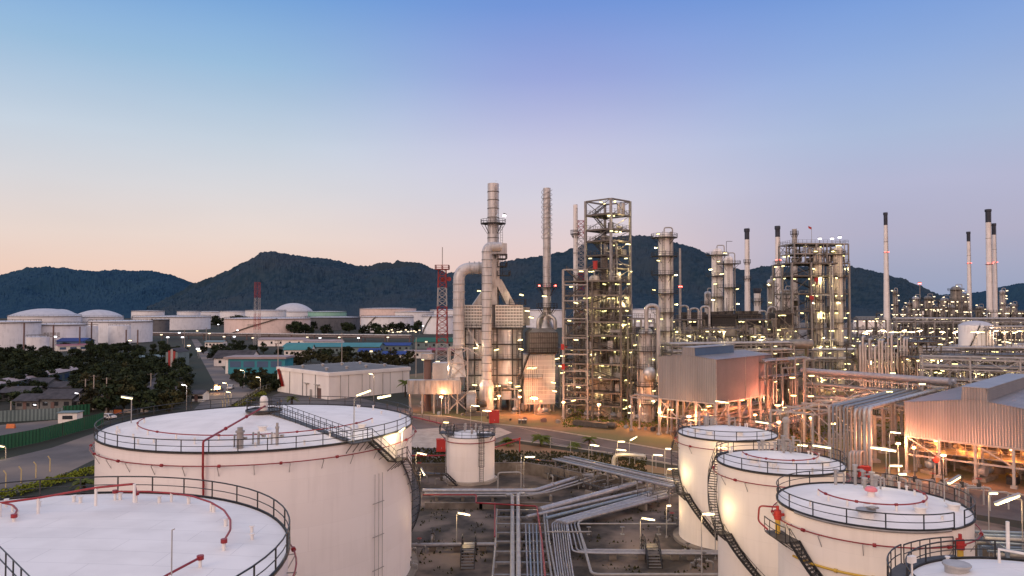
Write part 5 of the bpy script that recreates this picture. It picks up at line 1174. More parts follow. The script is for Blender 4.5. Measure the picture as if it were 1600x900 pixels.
# column G beside it, its pipe and neighbours
cg=column(1038.5,215,362,1.75,'tall lit column ringed with platforms, right of the tallest tower',mat='stackm',plats=9,lamps=12,pipes=3,over=2.1,lw=.36,ll=1.1)
stack(1049.5,214,362,0,.42,.42,'slim pipe standing against the lit column right of the tallest tower','lsteel',None,0,(),None,ladder=False,cat='pipe')
stack(1063,260,388,0,.5,.38,'very thin grey mast with red lamps before the hill','steel',None,0,(),(450,),ladder=False)
cr=column(1009,186,512,1.9,'stout vessel with an arched pipe, between the tallest tower and the brown shed',plats=5,lamps=6,pipes=3,over=1.1,lw=.34,ll=1.05)
q=at(1010,490,184); mb=MB(); mb.tube(fillet([(0,0,-4.5),(0,0,2.0),(2.9,0,2.0),(2.9,0,-17)],1.4,7),.55,16); single('arched_pipe','pale inverted-U pipe arching beside the stout vessel','pipe',mb,M['clad'],(q.x,q.y,q.z))
drum((xat(1014,178),178,zed(598,178)),R(80),6,1.5,'pale round-ended drum showing its end left of the brown shed','clad',h0=.6)
frame_tower('cluttered steel frame between the tallest tower and the brown shed',(xat(975,196),190,0),R(30),9,8,[zed(p,196) for p in(640,618,594,570,545,520,498)],.35,.3,nx=2,lamps=3,pipes=26,fill=2,lw=.34,ll=1.05)
frame_tower('dark low structure behind the foot of the tallest tower',(xat(948,212),208,0),R(45),14,9,[zed(p,210) for p in(632,605,580,552,525)],.35,.3,nx=2,lamps=3,pipes=26,fill=3,lit=400,lw=.36,ll=1.1)
frame_tower('narrow pipe structure right behind the spiral-finned chimney',(xat(872,214),210,0),R(20),9,5,[zed(p,210) for p in(630,600,570,545)],.3,.3,nx=2,lamps=2,pipes=16,fill=2,lw=.36,ll=1.1)
# small structures in front of the brown shed
rack('low pipe bridge on single posts left of the brown shed',(xat(986,172),172,0),(xat(1030,166),166,0),3,[zed(620,170)],7,4,.2,'lsteel')
# equipment lying in the yard before the main tower
p=G(925,667); mb=MB(); mb.box((0,0,.7),(9,2.2,1.1),-.55); mb.hcyl((3.5,-2.4,.9),(5.2,-3.5,.9),.75,12); single('covered_pit','long dark green covered skid lying in the yard before the tallest tower','skid',mb,M['pipeb'] if False else M['dsteel'],(p.x,p.y,0))
for k in range(10):
    p=G(660+k*38+rnd.uniform(-8,8),640+k*2.6); pump((p.x,p.y+6,0),rnd.uniform(0,6),'small pump on a concrete base at the front edge of the plant',1.5,'pumps along the plant front')

for px,py,e in((745,600,400),(790,600,500),(800,575,350),(745,540,250),(812,520,400),(700,575,500),(880,590,300),(885,600,500),(800,460,300)):
    q=at(px,py,YH-6); glow(q,(1,.68,.40),e*.8,.3)  # unseen point lights around the heater, without fixtures
# ------------------------------------------------------------------ corrugated sheds on posts
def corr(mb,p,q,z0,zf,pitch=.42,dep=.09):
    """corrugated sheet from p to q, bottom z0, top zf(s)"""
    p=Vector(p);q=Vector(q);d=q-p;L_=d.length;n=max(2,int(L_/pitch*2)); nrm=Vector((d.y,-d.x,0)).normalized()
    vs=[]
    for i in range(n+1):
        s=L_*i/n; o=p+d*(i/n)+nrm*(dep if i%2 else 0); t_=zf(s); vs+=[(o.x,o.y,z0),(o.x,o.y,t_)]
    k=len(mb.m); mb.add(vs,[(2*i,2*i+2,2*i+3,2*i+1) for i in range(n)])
    for i in range(n): mb.m[k+i]=i%2  # every other rib face takes the shade-toned copy
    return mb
def shed(label,org,rz,W,L_,z0,ze,zr,mon,monh,post_g,blue=True,posts_x=5,name='open_sided_shed'):
    """gable faces -x (width W along y); ridge along x; mon=(y0,y1,length)"""
    r=thing(name,label,'shed',(org[0],org[1],0),rz)
    zg=lambda s:ze+(zr-ze)*(1-abs(s/W*2-1))
    def zgm(s): 
        y=W-s
        return (zr+monh) if mon[0]<=y<=mon[1] else zg(s)
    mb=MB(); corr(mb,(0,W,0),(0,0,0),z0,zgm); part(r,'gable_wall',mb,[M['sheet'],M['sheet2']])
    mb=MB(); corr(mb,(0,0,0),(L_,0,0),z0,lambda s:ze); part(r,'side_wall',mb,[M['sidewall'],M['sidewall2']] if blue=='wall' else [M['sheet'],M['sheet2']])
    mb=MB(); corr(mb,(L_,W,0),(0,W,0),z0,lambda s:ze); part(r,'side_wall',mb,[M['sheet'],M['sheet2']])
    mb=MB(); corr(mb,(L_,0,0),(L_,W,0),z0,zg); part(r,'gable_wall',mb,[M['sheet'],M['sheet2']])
    for s in(0,1):
        mb=MB(); y0,y1=(-.35,W/2) if s==0 else (W+.35,W/2); n=int(L_/.9)
        for i in range(n):
            xa,xb=-.2+(L_+.4)*i/n,-.2+(L_+.4)*(i+1)/n; e=.03*(i%2); mb.add([(xa,y0,ze-.05+e),(xb,y0,ze-.05+e),(xb,y1,zr+.02+e),(xa,y1,zr+.02+e)],[(0,1,2,3)])
        part(r,'roof',mb,M['sheetroof'])
    y0,y1,ml=mon; z1=zg(W-y0)
    mb=MB()
    for y in(y0,y1):
        mb.bx(.05,ml,y-.03,y+.03,z1-.3,zr+monh-.06)
    mb.bx(ml-.06,ml,y0+.04,y1-.04,z1-.3,zr+monh-.07); m_=part(r,'roof_monitor',mb,M['sheetblue' if blue else 'sheet'])
    mb=MB(); mb.bx(-.15,ml+.3,y0-.25,y1+.25,zr+monh-.05,zr+monh+.05); part(m_,'monitor_roof',mb,M['sheetroof'])
    if not blue:
        for k in range(6): mb=MB(); z=z1+.1+k*(zr+monh-z1-.3)/6; mb.box((ml/2+.5,y0-.12,z),(ml-1,.22,.05),0,R(-30)); part(m_,'louvre',mb,M['sheetroof'])
    mb=MB(); mb.bx(-.1,L_+.1,-.12,-.02,z0-.25,z0+.02); part(r,'edge_trim',mb,M['lsteel'])
    mb=MB(); mb.bx(-.12,-.02,0,W,z0-.25,z0+.02); part(r,'edge_trim',mb,M['lsteel'])
    mb=MB(); mb.beam((-.05,-.05,z0),(-.05,-.05,ze),.16); mb.beam((L_*.5,-.09,z0),(L_*.5,-.09,ze),.12); part(r,'corner_flashing',mb,M['lsteel'])
    for i in range(posts_x+1):
        for y in(.15,W-.15):
            mb=MB(); x=.15+(L_-.3)*i/posts_x; mb.beam((x,y,.4),(x,y,z0+.4),.42,.42); mb.box((x,y,.2),(.9,.9,.4)); part(r,'post',mb,M['lsteel'])
            if i<posts_x and i%2==0: mb=MB(); mb.beam((x,y,z0*.45),(x+(L_-.3)/posts_x,y,z0*.95),.2); mb.beam((x,y,z0*.5),(x+(L_-.3)/posts_x,y,z0*.5),.22,.26); part(r,'brace',mb,M['lsteel'])
    k=3 if W<16 else 4
    for i in range(1,k):
        mb=MB(); y=W*i/k; mb.beam((.15,y,.4),(.15,y,z0+.2),.4); mb.box((.15,y,.2),(.9,.9,.4)); part(r,'post',mb,M['lsteel'])
    for i in range(k):
        mb=MB(); a=.2+(W-.4)*i/k; b=.2+(W-.4)*(i+1)/k; mb.beam((.15,a,z0*.5),(.15,b,z0*.5),.2,.26)
        if i%2==1-k%2 or i==k-1: mb.beam((.15,b,z0*.97),(.15,a,z0*.52),.2)
        part(r,'brace',mb,M['lsteel'])
    return r
S1=(43.1,156.0)
sh1=shed('brown-grey corrugated shed raised on posts with a side wall coloured dark for shade, centre right',S1,R(45),14.4,25.5,8.3,17.6,18.3,(5.0,8.2,17),1.6,None,blue='wall')
S2=(82.9,113.2)
sh2=shed('large ribbed sheet shed glowing orange underneath, right edge',S2,R(45),21.0,46,6.4,12.2,13.6,(8.7,12.2,34),1.9,None,blue=False,posts_x=7)
def loc2w(o,rz,x,y,z): return Vector((o[0]+x*math.cos(rz)-y*math.sin(rz),o[1]+x*math.sin(rz)+y*math.cos(rz),z))
def wlamp(o,rz,x,y,z,e,col=(1,.25,.08),m='lampo',label='orange sodium floodlight hung under the shed',ln=1.2,hz=0,grp=None,r_=.4):
    p=loc2w(o,rz,x,y,z); r=thing('floodlight',label,'floodlight',tuple(p),rz,grp); obj('lamp',lamp_mesh(m,ln,.34),(0,0,0),r)
    mb=MB(); mb.beam((0,0,.2),(0,0,.9),.1); part(r,'hanger',mb,M['dsteel']); glow(p-Vector((0,0,.6)),col,e,r_); return r
q=R(45)
for x,y,e in((4,4,1200),(12,9,1200),(19,4,2000)): wlamp(S1,q,x,y,7.0,e,grp='sodium floodlights under the brown shed',label='orange sodium floodlight hung under the brown shed')
# floodlights on masts that light the side wall
for x,y,z,e in((18.5,-5.0,6.6,8500),(9,-4.2,5.4,1500)):
    p=loc2w(S1,q,x,y,z); r=thing('sodium_lamp_post','orange floodlight post beside the side wall of the brown shed, '+('far one' if x>15 else 'near one'),'lamp post',(p.x,p.y,0)); mb=MB(); mb.tube([(0,0,0),(0,0,z)],.1,6); part(r,'pole',mb,M['lsteel']); obj('lamp',lamp_mesh('lampo',1.0,.34),(0,0,z),r,(0,0,.8)); glow(p+Vector((0,0,.5)),(1,.26,.12),e,.5)
for x,y,e in((3,17,1500),(7,12,1300),(3,6,1300),(15,16,1500),(14,5,1500),(26,10,1500)): wlamp(S2,q,x,y,5.6,e*.8,(1,.27,.05),grp='sodium floodlights under the ribbed shed',label='orange sodium floodlight hung under the ribbed shed')
p=loc2w(S2,q,-5.5,18,5.5); r=thing('sodium_lamp_post','floodlight post throwing orange light up the ribbed shed corner','lamp post',(p.x,p.y,0)); mb=MB(); mb.tube([(0,0,0),(0,0,5.3)],.1,6); part(r,'pole',mb,M['lsteel']); obj('lamp',lamp_mesh('lampo',1.0,.34),(0,0,5.4),r,(0,0,.8)); glow(p+Vector((0,0,.6)),(1,.30,.16),2600,.5)
# machinery under the sheds
for k in range(5): pump(loc2w(S1,q,3+k*4.4,3+(k%2)*5,0.01),q+k,'pump standing under the brown shed',2.0,'pumps under the brown shed')
rack('low lit pipe rack running under the brown shed',loc2w(S1,q,1,5,0),loc2w(S1,q,34,5,0),4,[2.6,4.6],6,5,.3,'steel')
rack('orange lit pipe deck running out from the brown shed',loc2w(S1,q,8,-7,0),loc2w(S1,q,30,-7,0),3.4,[2.2],5,6,.25,'steel')
for k in range(7): pump(loc2w(S2,q,4+(k%3)*5,2.5+k*2.5,0.01),q+k,'pump standing on the floor under the ribbed shed',2.0,'pumps under the ribbed shed')
for k in range(3): drum(loc2w(S2,q,9,3+k*6,0),R(60),7,1.1,'tank-like cooler lying under the ribbed shed','dclad','coolers under the ribbed shed')
g=thing('mezzanine','lit steel mezzanine inside the ribbed shed','platform',tuple(loc2w(S2,q,2.5,1,0)),q)
for y in(0,4.8,9.6,14.4,19): mb=MB(); mb.beam((0,y,0),(0,y,3.6),.25); mb.beam((5,y,0),(5,y,3.6),.25); part(g,'leg',mb,M['steel'])
mb=MB(); mb.bx(-.3,5.3,-.2,19.2,3.6,3.75); d=part(g,'deck',mb,M['steel']); mb=MB(); box_rail(mb,-.3,5.3,-.2,19.2,3.75,1.1,.09,1.5); part(d,'railing',mb,M['steel'])
# tracks of painted safety lines on the yard
mb=MB(); a=loc2w(S2,q,-3,20,.02); 
for k in range(24): p=loc2w(S2,q,-4.5,19-k*.8,0.02); mb.box((p.x,p.y,.02),(.18,.45,.012),q)
struct('yard_marking',mb,M['kerb'])
p=G(1583,756); mb=MB(); mb.bx(-1.2,1.2,-.7,.7,0,1.3); mb.bx(-1.0,1.0,-.74,-.7,.2,1.1); single('equipment_crate','dark crate at the foot of a post of the ribbed shed','crate',mb,M['black'],(p.x,p.y,0),q)

# ------------------------------------------------------------------ bundle of pipes that drop vertically, with goal frames
pb=rack('frame carrying the bent pipe bundle back toward the ribbed shed',(54.5,134,0),(75,154,0),8,[9.2],7,0,.35,'lsteel')
for k in range(9):
    x=1294+k*5.6; Y=132-(k%3)*1.3; top=zed(634+k*.3,Y); xx=xat(x,Y)
    prun3('slim vertical pipe of the bent pipe bundle, its left half',[Vector((xx,Y,.2)),Vector((xx,Y,top)),Vector((xx+13,Y+13,top)),Vector((xx+26,Y+27,top))],.17+.05*(k%3==0),('lsteel','pipeb','steel')[k%3],'slim pipes of the bent bundle',.6)
for k in range(4):
    x=1334+k*7.5; Y=129-k*1.0; xx=xat(x,Y); top=zed(640,Y)+.1*k
    prun3('fat vertical pipe of the bent pipe bundle, its right half',[Vector((xx,Y,.2)),Vector((xx,Y,top)),Vector((xx+14,Y+14,top)),Vector((xx+30,Y+30,top))],.36 if k>1 else .26,'clad','fat pipes of the bent bundle',1.0)
for k in range(4):
    x=1325+k*5; Y=124; xx=xat(x,Y); prun3('short hooked pipe before the bent bundle',[Vector((xx,Y,.2)),Vector((xx,Y,4.2)),Vector((xx+1.6,Y+2,4.2)),Vector((xx+1.6,Y+2,.2))],.2,'lsteel','hooked pipes before the bundle',.6)
for k in range(12):
    x=1296+k*2.7; Y=129; xx=xat(x,Y); prun3('thin conduit in the curtain of conduits before the bent bundle',[Vector((xx,Y,.1)),Vector((xx,Y,6.6+.03*k))],.06,'lsteel','curtain of thin conduits',.3)
for k in range(4):
    p=G(1367+k*14,722-k*14 if k else 722); mb=MB(); hh=8.6; mb.beam((0,0,0),(0,0,hh),.5); mb.box((0,0,.25),(1.5,1.5,.5)); mb.beam((0,0,hh*.62),(-4,4,hh*.62),.35)
    single('steel_post','pink-lit steel post on a concrete foot right of the bent bundle','post',mb,M['lsteel'],(p.x,p.y,0),0,'posts right of the bent bundle')
rack('grey pipe bridge behind the bent pipe bundle',(55,150,0),(92,187,0),4,[6.5],9,3,.3,'tsteel')

# ------------------------------------------------------------------ big pipe bridge with trusses
Yb=176
A=(xat(1255,Yb),Yb,0); B=(xat(1480,150),150,0)
zb=[zed(622,Yb)+.0,zed(602,Yb),zed(585,Yb)]
br=rack('long trussed pipe bridge crossing the right half, below the square lit structure',A,B,4.5,zb,9,5,.32,'lsteel',truss=True,lamps=5,post_every=3)
d=(Vector(B)-Vector(A)).normalized(); nv=Vector((-d.y,d.x,0))
for k,(off,r_) in enumerate(((.6,.7),(3.2,.5))):
    a=Vector(A)+nv*off-d*1; b=Vector(B)+nv*off; z=zb[2]+r_+.15; prun3('fat silver pipe along the top of the trussed bridge, '+('front one' if k==0 else 'rear one'),[Vector((a.x,a.y,z)),Vector((b.x,b.y,z))],r_,'pipe',None,1,fl=0)
rack('second trussed bridge level, above the ribbed shed roof',(xat(1440,165),165,0),(xat(1760,150),150,0),5,[zed(600,158),zed(578,158),zed(562,158)],10,6,.3,'lsteel',truss=True,lamps=4)
rack('pipe rack between the brown shed and the trussed bridge',(xat(1205,165),168,0),(xat(1262,180),178,0),5,[zed(590,172),zed(565,172)],9,4,.3,'tsteel',lamps=2,pm_=('steel','tsteel','pipe'))
for k in range(4):
    px=(1212,1242,1256,1222)[k]; Y=170-k*2; mb=MB(); t_=zed((560,560,562,575)[k],Y); x=xat(px,Y); mb.beam((0,0,0),(0,0,t_),.5 if k==2 else .22); mb.beam((0,0,t_),(3,1,t_),.3)
    single('steel_post','tall pale steel post between the brown shed and the trussed bridge','post',mb,M['steel'],(x,Y,0),0,'posts beside the brown shed')
# red roofed cabin beneath
p=Vector((xat(1328,190),190,0)); r=thing('switch_room','low building with a dull red roof under the trussed bridge','building',tuple(p),R(45)); mb=MB(); mb.bx(0,14,0,8,0,3.6); part(r,'wall',mb,M['dclad']); mb=MB(); mb.bx(-.4,14.4,-.4,8.4,3.6,4.1); part(r,'roof',mb,M['red'])
# ------------------------------------------------------------------ square lit structure N
Yn=250
levN=[zed(p,Yn) for p in(590,566,540,514,486,459,431,411)]
nt=frame_tower('wide square steel structure with two cream columns inside and a decked crown',(xat(1238,Yn),Yn,0),R(6),20.5,14,levN,.6,.45,nx=3,ny=2,decks=None,lamps=5,pipes=26,fill=1,lit=700,mat='tsteel',cmat='steel',lw=.42,ll=1.2)
cr_=frame_tower('upper railed crown on the wide square structure',(xat(1243,Yn)+.2,Yn+1,levN[-1]+.4),R(6),19.5,11.5,[zed(p,Yn)-levN[-1]-.4 for p in(396,380)],.4,.35,nx=5,ny=2,lamps=4,pipes=24,fill=5,mat='steel',lw=.42,ll=1.2)
for px,rad,lab in((1278,1.45,'left cream column inside the wide square structure'),(1310,1.6,'right cream column inside the wide square structure')):
    column(px,Yn+3,386,rad,lab,plats=6,lamps=8,pipes=1,over=.9,lw=.42,ll=1.3,mat='cream')
for px,py in((1281,373),(1300,373),(1312,371)):
    q=at(px,py,Yn+2); r=thing('flood_lamp','white floodlight on the crown of the wide square structure','floodlight',(q.x,q.y,zed(381,Yn)),0,'floodlights on the crown'); mb=MB(); mb.tube([(0,0,0),(0,0,q.z-zed(381,Yn))],.08,5); part(r,'pole',mb,M['steel']); obj('lamp',lamp_mesh('lampwhite',.9,.7),(0,0,q.z-zed(381,Yn)),r)
q=at(1268,357,Yn); r=thing('flag','tiny red flag flying above the wide square structure','flag',(q.x,q.y,zed(381,Yn))); mb=MB(); mb.tube([(0,0,0),(0,0,q.z-zed(381,Yn)+.5)],.07,5); part(r,'pole',mb,M['steel']); mb=MB(); z=q.z-zed(381,Yn); mb.add([(0,0,z+.4),(-1.1,.1,z+.9),(-1.0,.1,z+.1),(0,0,z-.4)],[(0,1,2,3)]); part(r,'cloth',mb,M['redb'])
for px,py in((1276,437),(1268,465),(1260,533)):
    q=at(px,py,Yn-1); mb=MB(); mb.box((0,0,0),(1.2,.9,1.3)); mb.beam((0,0,-1.5),(0,0,0),.2); single('red_cabinet','red cabinet on a deck of the wide square structure, '+{437:'top one',465:'middle one',533:'lowest one'}[py],'cabinet',mb,M['redb'],(q.x,q.y,q.z))
# twin columns and stacks before the hill
column(1121,290,388,2.15,'left and thicker of the twin columns before the dark hill',plats=6,lamps=8,pipes=3,over=2.2,lw=.5,ll=1.6,base=0,mat='stackm')
column(1139,283,400,1.7,'right and thinner of the twin columns, with broad platforms',plats=5,lamps=8,pipes=3,over=2.8,lw=.5,ll=1.6,mat='stackm')
column(1106,300,455,1.4,'short column left of the twin columns',plats=2,lamps=3,pipes=1,lw=.5,ll=1.6)
mb=MB(); q=at(1135,377,283); mb.tube(fillet([(0,0,-4),(0,0,0),(2.3,0,0)],.3),.1,5); single('davit','small hoisting arm on top of the twin columns','davit',mb,M['dsteel'],(q.x,q.y,q.z))
K='slender chimney with a dark blue cap'
stack(1168,330,357,0,1.45,1.0,K+', first from the left, right of the twin columns','stackm',5,4,((410,1.6),(436,1.8)),None)
stack(1216,330,353,0,1.5,1.0,K+' and red light gallery, behind the brown shed','stackm',5,4,(),(408,))
stack(1242.5,300,358,0,1.15,.95,'slender bare grey chimney at the left side of the wide square structure','lsteel',None,5,((366,1.7),),None)
stack(1183.5,300,450,0,1.5,1.35,'stubby cream chimney with a black top','stackm',2.2,2,((471,2.3),),None)
column(1228,292,452,2.3,'fat domed vessel left of the wide square structure',plats=3,lamps=5,pipes=2,lw=.5,ll=1.5)
column(1205,305,436,1.6,'lit column left of the capped chimney with the red gallery',plats=4,lamps=5,pipes=2,lw=.5,ll=1.5)
stack(1385.5,430,332,0,2.0,1.0,K+', alone right of the wide square structure','stackm',7.5,5,(),(395,))
stack(1515,520,362,0,1.6,1.1,K+', left of the tall pair at the right edge','stackm',7,5,(),(412,))
stack(1546.5,470,327,0,1.9,1.55,K+', tallest of the pair at the right edge','stackm',8.5,5,(),(413,))
stack(1555,478,349,0,1.7,1.15,K+', lower one of the pair at the right edge','stackm',7.5,5,(),(411,))
# air cooler banks, dark
for k,(pa,pb_,pt,pb2,Y) in enumerate(((1066,1108,492,510,232),(1112,1150,491,510,232),(1153,1190,490,508,232),(1215,1240,489,508,232))):
    xa,xb=xat(pa,Y),xat(pb_,Y); r=thing('air_cooler',('dark air cooler bank behind the brown shed, first from the left','dark air cooler bank behind the brown shed, second from the left','dark air cooler bank behind the brown shed, third from the left','dark air cooler bank beside the wide square structure')[k],'cooler',((xa+xb)/2,Y,0)); w_=(xb-xa)/2
    z0,z1=zed(pb2,Y),zed(pt,Y); mb=MB(); mb.bx(-w_,w_,0,9,z0,z1); part(r,'fan_box',mb,M['black']); 
    for i in range(3): mb=MB(); mb.lathe([(1.2,z1+.01),(1.25,z1+.8),(1.15,z1+.8)],(-w_+w_*2*(i+.5)/3,3,0),16); part(r,'fan_ring',mb,M['dsteel'])
    for x in(-w_+.3,0,w_-.3):
        for y in(.3,8.7): mb=MB(); mb.beam((x,y,0),(x,y,z0),.35); part(r,'leg',mb,M['tsteel'])
    mb=MB(); straight_rail(mb,(-w_,-.6,z1-.6),(w_,-.6,z1-.6),1.1,1.4,.08); mb.bx(-w_,w_,-.7,-.02,z1-.7,z1-.6); part(r,'walkway',mb,M['dsteel'])
    mb=MB(); mb.add([(-w_*.6,-.1,z0),(w_*.8,-.1,z0),(w_*1.0,-.1,z0-3),(-w_*.9,-.1,z0-3)],[(0,1,2,3)]); mb.add([(-w_*.9,-.1,z0-3),(w_,-.1,z0-3),(w_,3,z0-3.2),(-w_*.9,3,z0-3.2)],[(0,1,2,3)]); part(r,'plenum',mb,M['dclad'])
for k in range(5):
    drum((xat(1110+k*26,226),226-k*2,0),R(rnd.uniform(-8,8)),7,1.5,'dark horizontal drum under the air coolers','dclad','drums under the air coolers',zed(528,226)-3)
# busy pipe frames behind sheds
frs=[(1055,1100,500,560,214,'pale pipe frame directly above the roof of the brown shed'),(1100,1160,515,570,205,'crowded lit frame behind the ridge of the brown shed'),(1165,1210,500,600,208,'crowded lit frame at the right end of the brown shed'),
(1212,1238,490,600,222,'narrow lit frame at the left foot of the wide square structure'),(1340,1375,538,600,215,'rust-orange lit frame with rows of vertical pipes'),(1378,1420,538,600,210,'second orange lit frame with vertical pipes'),(1424,1470,535,590,205,'lit frame crossed by dark diagonal stairs'),
(1480,1540,556,600,185,'open pale frame behind the ribbed shed roof'),(1545,1625,556,600,182,'open pale frame at the right edge behind the ribbed shed')]
for pa,pb_,pt,pb2,Y,lab in frs:
    W_=xat(pb_,Y)-xat(pa,Y); t_=zed(pt,Y); n=max(2,int(t_/4)); frame_tower(lab,(xat(pa,Y),Y,0),R(rnd.uniform(-4,6)),W_,7,[t_*(i+1)/n for i in range(n)],.32,.28,nx=max(1,int(W_/5)),lamps=3,pipes=24,fill=3,lit=350,mat=rnd.choice(('tsteel','tsteel','steel')),lw=.34,ll=1.0,stairs=True)
for k in range(16):
    px=1342+k*5+rnd.uniform(-1,1); Y=198; x=xat(px,Y); mb=MB(); t_=zed(rnd.uniform(522,545),Y); mb.tube(fillet([(0,0,0),(0,0,t_),(1.5,2,t_)],.5),rnd.choice((.15,.2,.35)),8)
    single('vertical_pipe','orange-lit vertical pipe in the row right of the wide square structure','pipe',mb,M['clad'],(x,Y,0),0,'orange-lit vertical pipes')
for px,Y,z,e in((1360,192,7,6000),(1405,190,7,6000),(1345,205,12,4000)):
    x=xat(px,Y); r=thing('sodium_lamp_post','orange sodium lamp among the vertical pipes','lamp post',(x,Y,0),0,'sodium lamps among the vertical pipes'); mb=MB(); mb.tube([(0,0,0),(0,0,z)],.1,6); part(r,'pole',mb,M['lsteel']); obj('lamp',lamp_mesh('lampo',1.2,.4),(0,0,z),r); glow((x,Y-1,z+.3),(1,.36,.14),e*.3,.4)
racks2=[((1195,1500),(548,562),232,226,'long lit pipe rack behind the trussed bridge'),((1370,1680),(545,553),240,232,'long pipe rack before the cream tanks on the right'),((1050,1240),(540,552),196,206,'pipe rack behind the roof of the brown shed')]
for (pa,pb_),pys,Ya,Yb_,lab in racks2:
    rack(lab,(xat(pa,Ya),Ya,0),(xat(pb_,Yb_),Yb_,0),6,[zed(p,Ya) for p in reversed(pys)],7,7,.35,'steel',lamps=9)
# yard lamps in the plant
for k,(px,py,Y) in enumerate(((684,565,215),(662,562,225),(697,660,168),(1238,590,170),(1240,618,165),(1215,633,158),(1228,637,150),(1268,587,172),(1287,594,175),(1297,624,170),(1267,619,172),(1100,640,160),(1048,640,165),(985,645,180),(1220,640,150),(1390,612,150),(1441,600,148),(1492,569,170),(1395,583,170),(1440,578,176))):
    q=at(px,py,Y); r=thing('yard_lamp_post','lit yard lamp on a slim post among the process units','lamp post',(q.x,q.y,0),0,'yard lamps among the process units'); mb=MB(); mb.tube([(0,0,0),(0,0,q.z)],.07,5); part(r,'pole',mb,M['lsteel']); obj('lamp',lamp_mesh('lampw',1.5,.36),(0,0,q.z),r,(0,0,rnd.uniform(-.4,.3)))
for px,Y,e in((640,205,1800),(690,195,4500),(735,198,3500),(780,197,2500),(812,195,2500),(880,184,2500),(935,180,2500),(985,176,4500),(1030,166,3500),(1075,160,4000),(1215,152,3500),(1265,158,2500),(1300,150,2000),(1400,128,3500),(1470,118,2500)):  # added low lamps, posts included, to warm the yard ground
    x=xat(px,Y); z=5.0; r=thing('yard_lamp_post','added fill lamp on a low post along the front of the plant','lamp post',(x,Y,0),0,'added fill lamps along the plant front'); mb=MB(); mb.tube([(0,0,0),(0,0,z)],.08,5); part(r,'pole',mb,M['lsteel']); obj('lamp',lamp_mesh('lampw',1.0,.3),(0,0,z),r); glow((x,Y-.8,z+.2),(1,.38,.14),e*.6,.3)
# ------------------------------------------------------------------ far plant on the right
def shed_simple(label,px0,px1,pyt,pyb,dep,roofh,m='ware',mr_='ware_roof',name='process_building',door=True,gable='x'):
    Y=H*F/(pyb-HOR); xa,xb=xat(px0,Y),xat(px1,Y); zt=zed(pyt,Y); r=thing(name,label,'building',(xa,Y,0)); W_=xb-xa
    mb=MB(); mb.bx(0,W_,0,dep,0,zt); part(r,'wall',mb,M[m]); mb=MB()
    mb.add([(-.4,-.4,zt+.01),(W_+.4,-.4,zt+.01),(W_+.4,dep+.4,zt+.01),(-.4,dep+.4,zt+.01),(-.4,dep/2,zt+roofh),(W_+.4,dep/2,zt+roofh)],[(0,1,5,4),(3,4,5,2),(0,4,3),(1,2,5),(0,3,2,1)]); part(r,'roof',mb,M[mr_])
    if door: mb=MB(); mb.bx(W_*.55,W_*.75,-.06,-.01,0,zt*.5); part(r,'door',mb,M['glass'])
    return r
shed_simple('beige gabled building right of the wide square structure',1342,1382,500,522,14,4)
shed_simple('small cream building with a cylinder stack',1392,1420,514,524,10,1,'white','roof_far')
stack(1400,700,476,0,3.2,2.6,'stubby white stack with a black block top, far right','stackm',9,0,(),None,ladder=False)
stack(1441,720,470,0,3,2.6,'second stubby white stack with a black top, far right','stackm',10,0,(),None,ladder=False)
shed_simple('long white building behind the cream tank, far right',1500,1590,524,542,16,1,'white','roof_far',door=False)
shed_simple('brown clad hall low before the hill',1348,1380,482,497,60,1,'brick','brick',door=False)
shed_simple('dark low hall far behind the right stacks',1570,1625,486,497,50,1,'ware_roof','ware_roof',door=False)
names=['far process column with many lights, beside the lone capped chimney','far slim column left of the black-topped stack','far twin-platform column in the middle of the far plant','far column wrapped in lights left of the lit cluster',
'first thick column of the bright far cluster','tallest column of the bright far cluster','third column of the bright far cluster','stepped column at the right of the bright far cluster','far column just left of the tall chimney pair','far thin lit column right of the tall chimney pair','far short column near the right edge','last far column at the right edge','far column behind the black-topped stacks','low far column among pipe racks']
for k,(px,pt,rad) in enumerate(((1398,453,1.2),(1431,463,2.4),(1450,462,2.6),(1421,472,1.5),(1476,465,3.0),(1494,447,3.4),(1503,458,2.6),(1484,476,3.6),(1530,478,2.2),(1566,453,1.6),(1583,474,1.8),(1574,478,1.8),(1462,478,1.6),(1412,480,1.4))):
    Y=500+rnd.uniform(-30,60); column(px,Y,pt,rad,names[k],plats=5,lamps=13,pipes=3,over=1.6,mlamp='lampfar',lw=.7,ll=1.0,mat=rnd.choice(('clad','dclad','steel')))
for k,(px0,px1,pt,pb2,Y,lab) in enumerate(((1385,1440,490,515,430,'far lit frame below the lone capped chimney'),(1440,1475,482,515,440,'far lit frame left of the bright cluster'),(1470,1512,470,515,450,'dense far frame carrying the bright cluster'),(1515,1545,486,515,440,'far lit frame before the tall chimney pair'),(1548,1600,488,512,430,'far lit frame right of the tall chimney pair'),(1600,1660,488,512,430,'far lit frame at the very right edge'),
  (1340,1384,500,512,400,'low far frame beside the brown hall'))):
    W_=xat(px1,Y)-xat(px0,Y); t_=zed(pt,Y); n=max(2,int(t_/5)); frame_tower(lab,(xat(px0,Y),Y,0),0,W_,12,[t_*(i+1)/n for i in range(n)],.5,.4,nx=3,lamps=8,pipes=30,fill=3,mat='tsteel',lw=.7,ll=.9,stairs=False,mlamp='lampfar')
ct=thing('storage_tank','cream round tank with a domed roof and curved stair, far right','storage tank',(xat(1524,330),330,0)); mb=MB(); mb.lathe([(6.8,0),(6.8,zed(508,330))],n=36); part(ct,'shell',mb,M['shell_far']); zt=zed(508,330); mb=MB(); mb.lathe([(6.8,zt),(5,zt+1.1),(2.5,zt+1.8),(.01,zt+2)],n=36,smooth_prof=True); part(ct,'roof',mb,M['roof_far']); helix_stair(ct,6.8,1,zt,R(250),R(190),1.2)
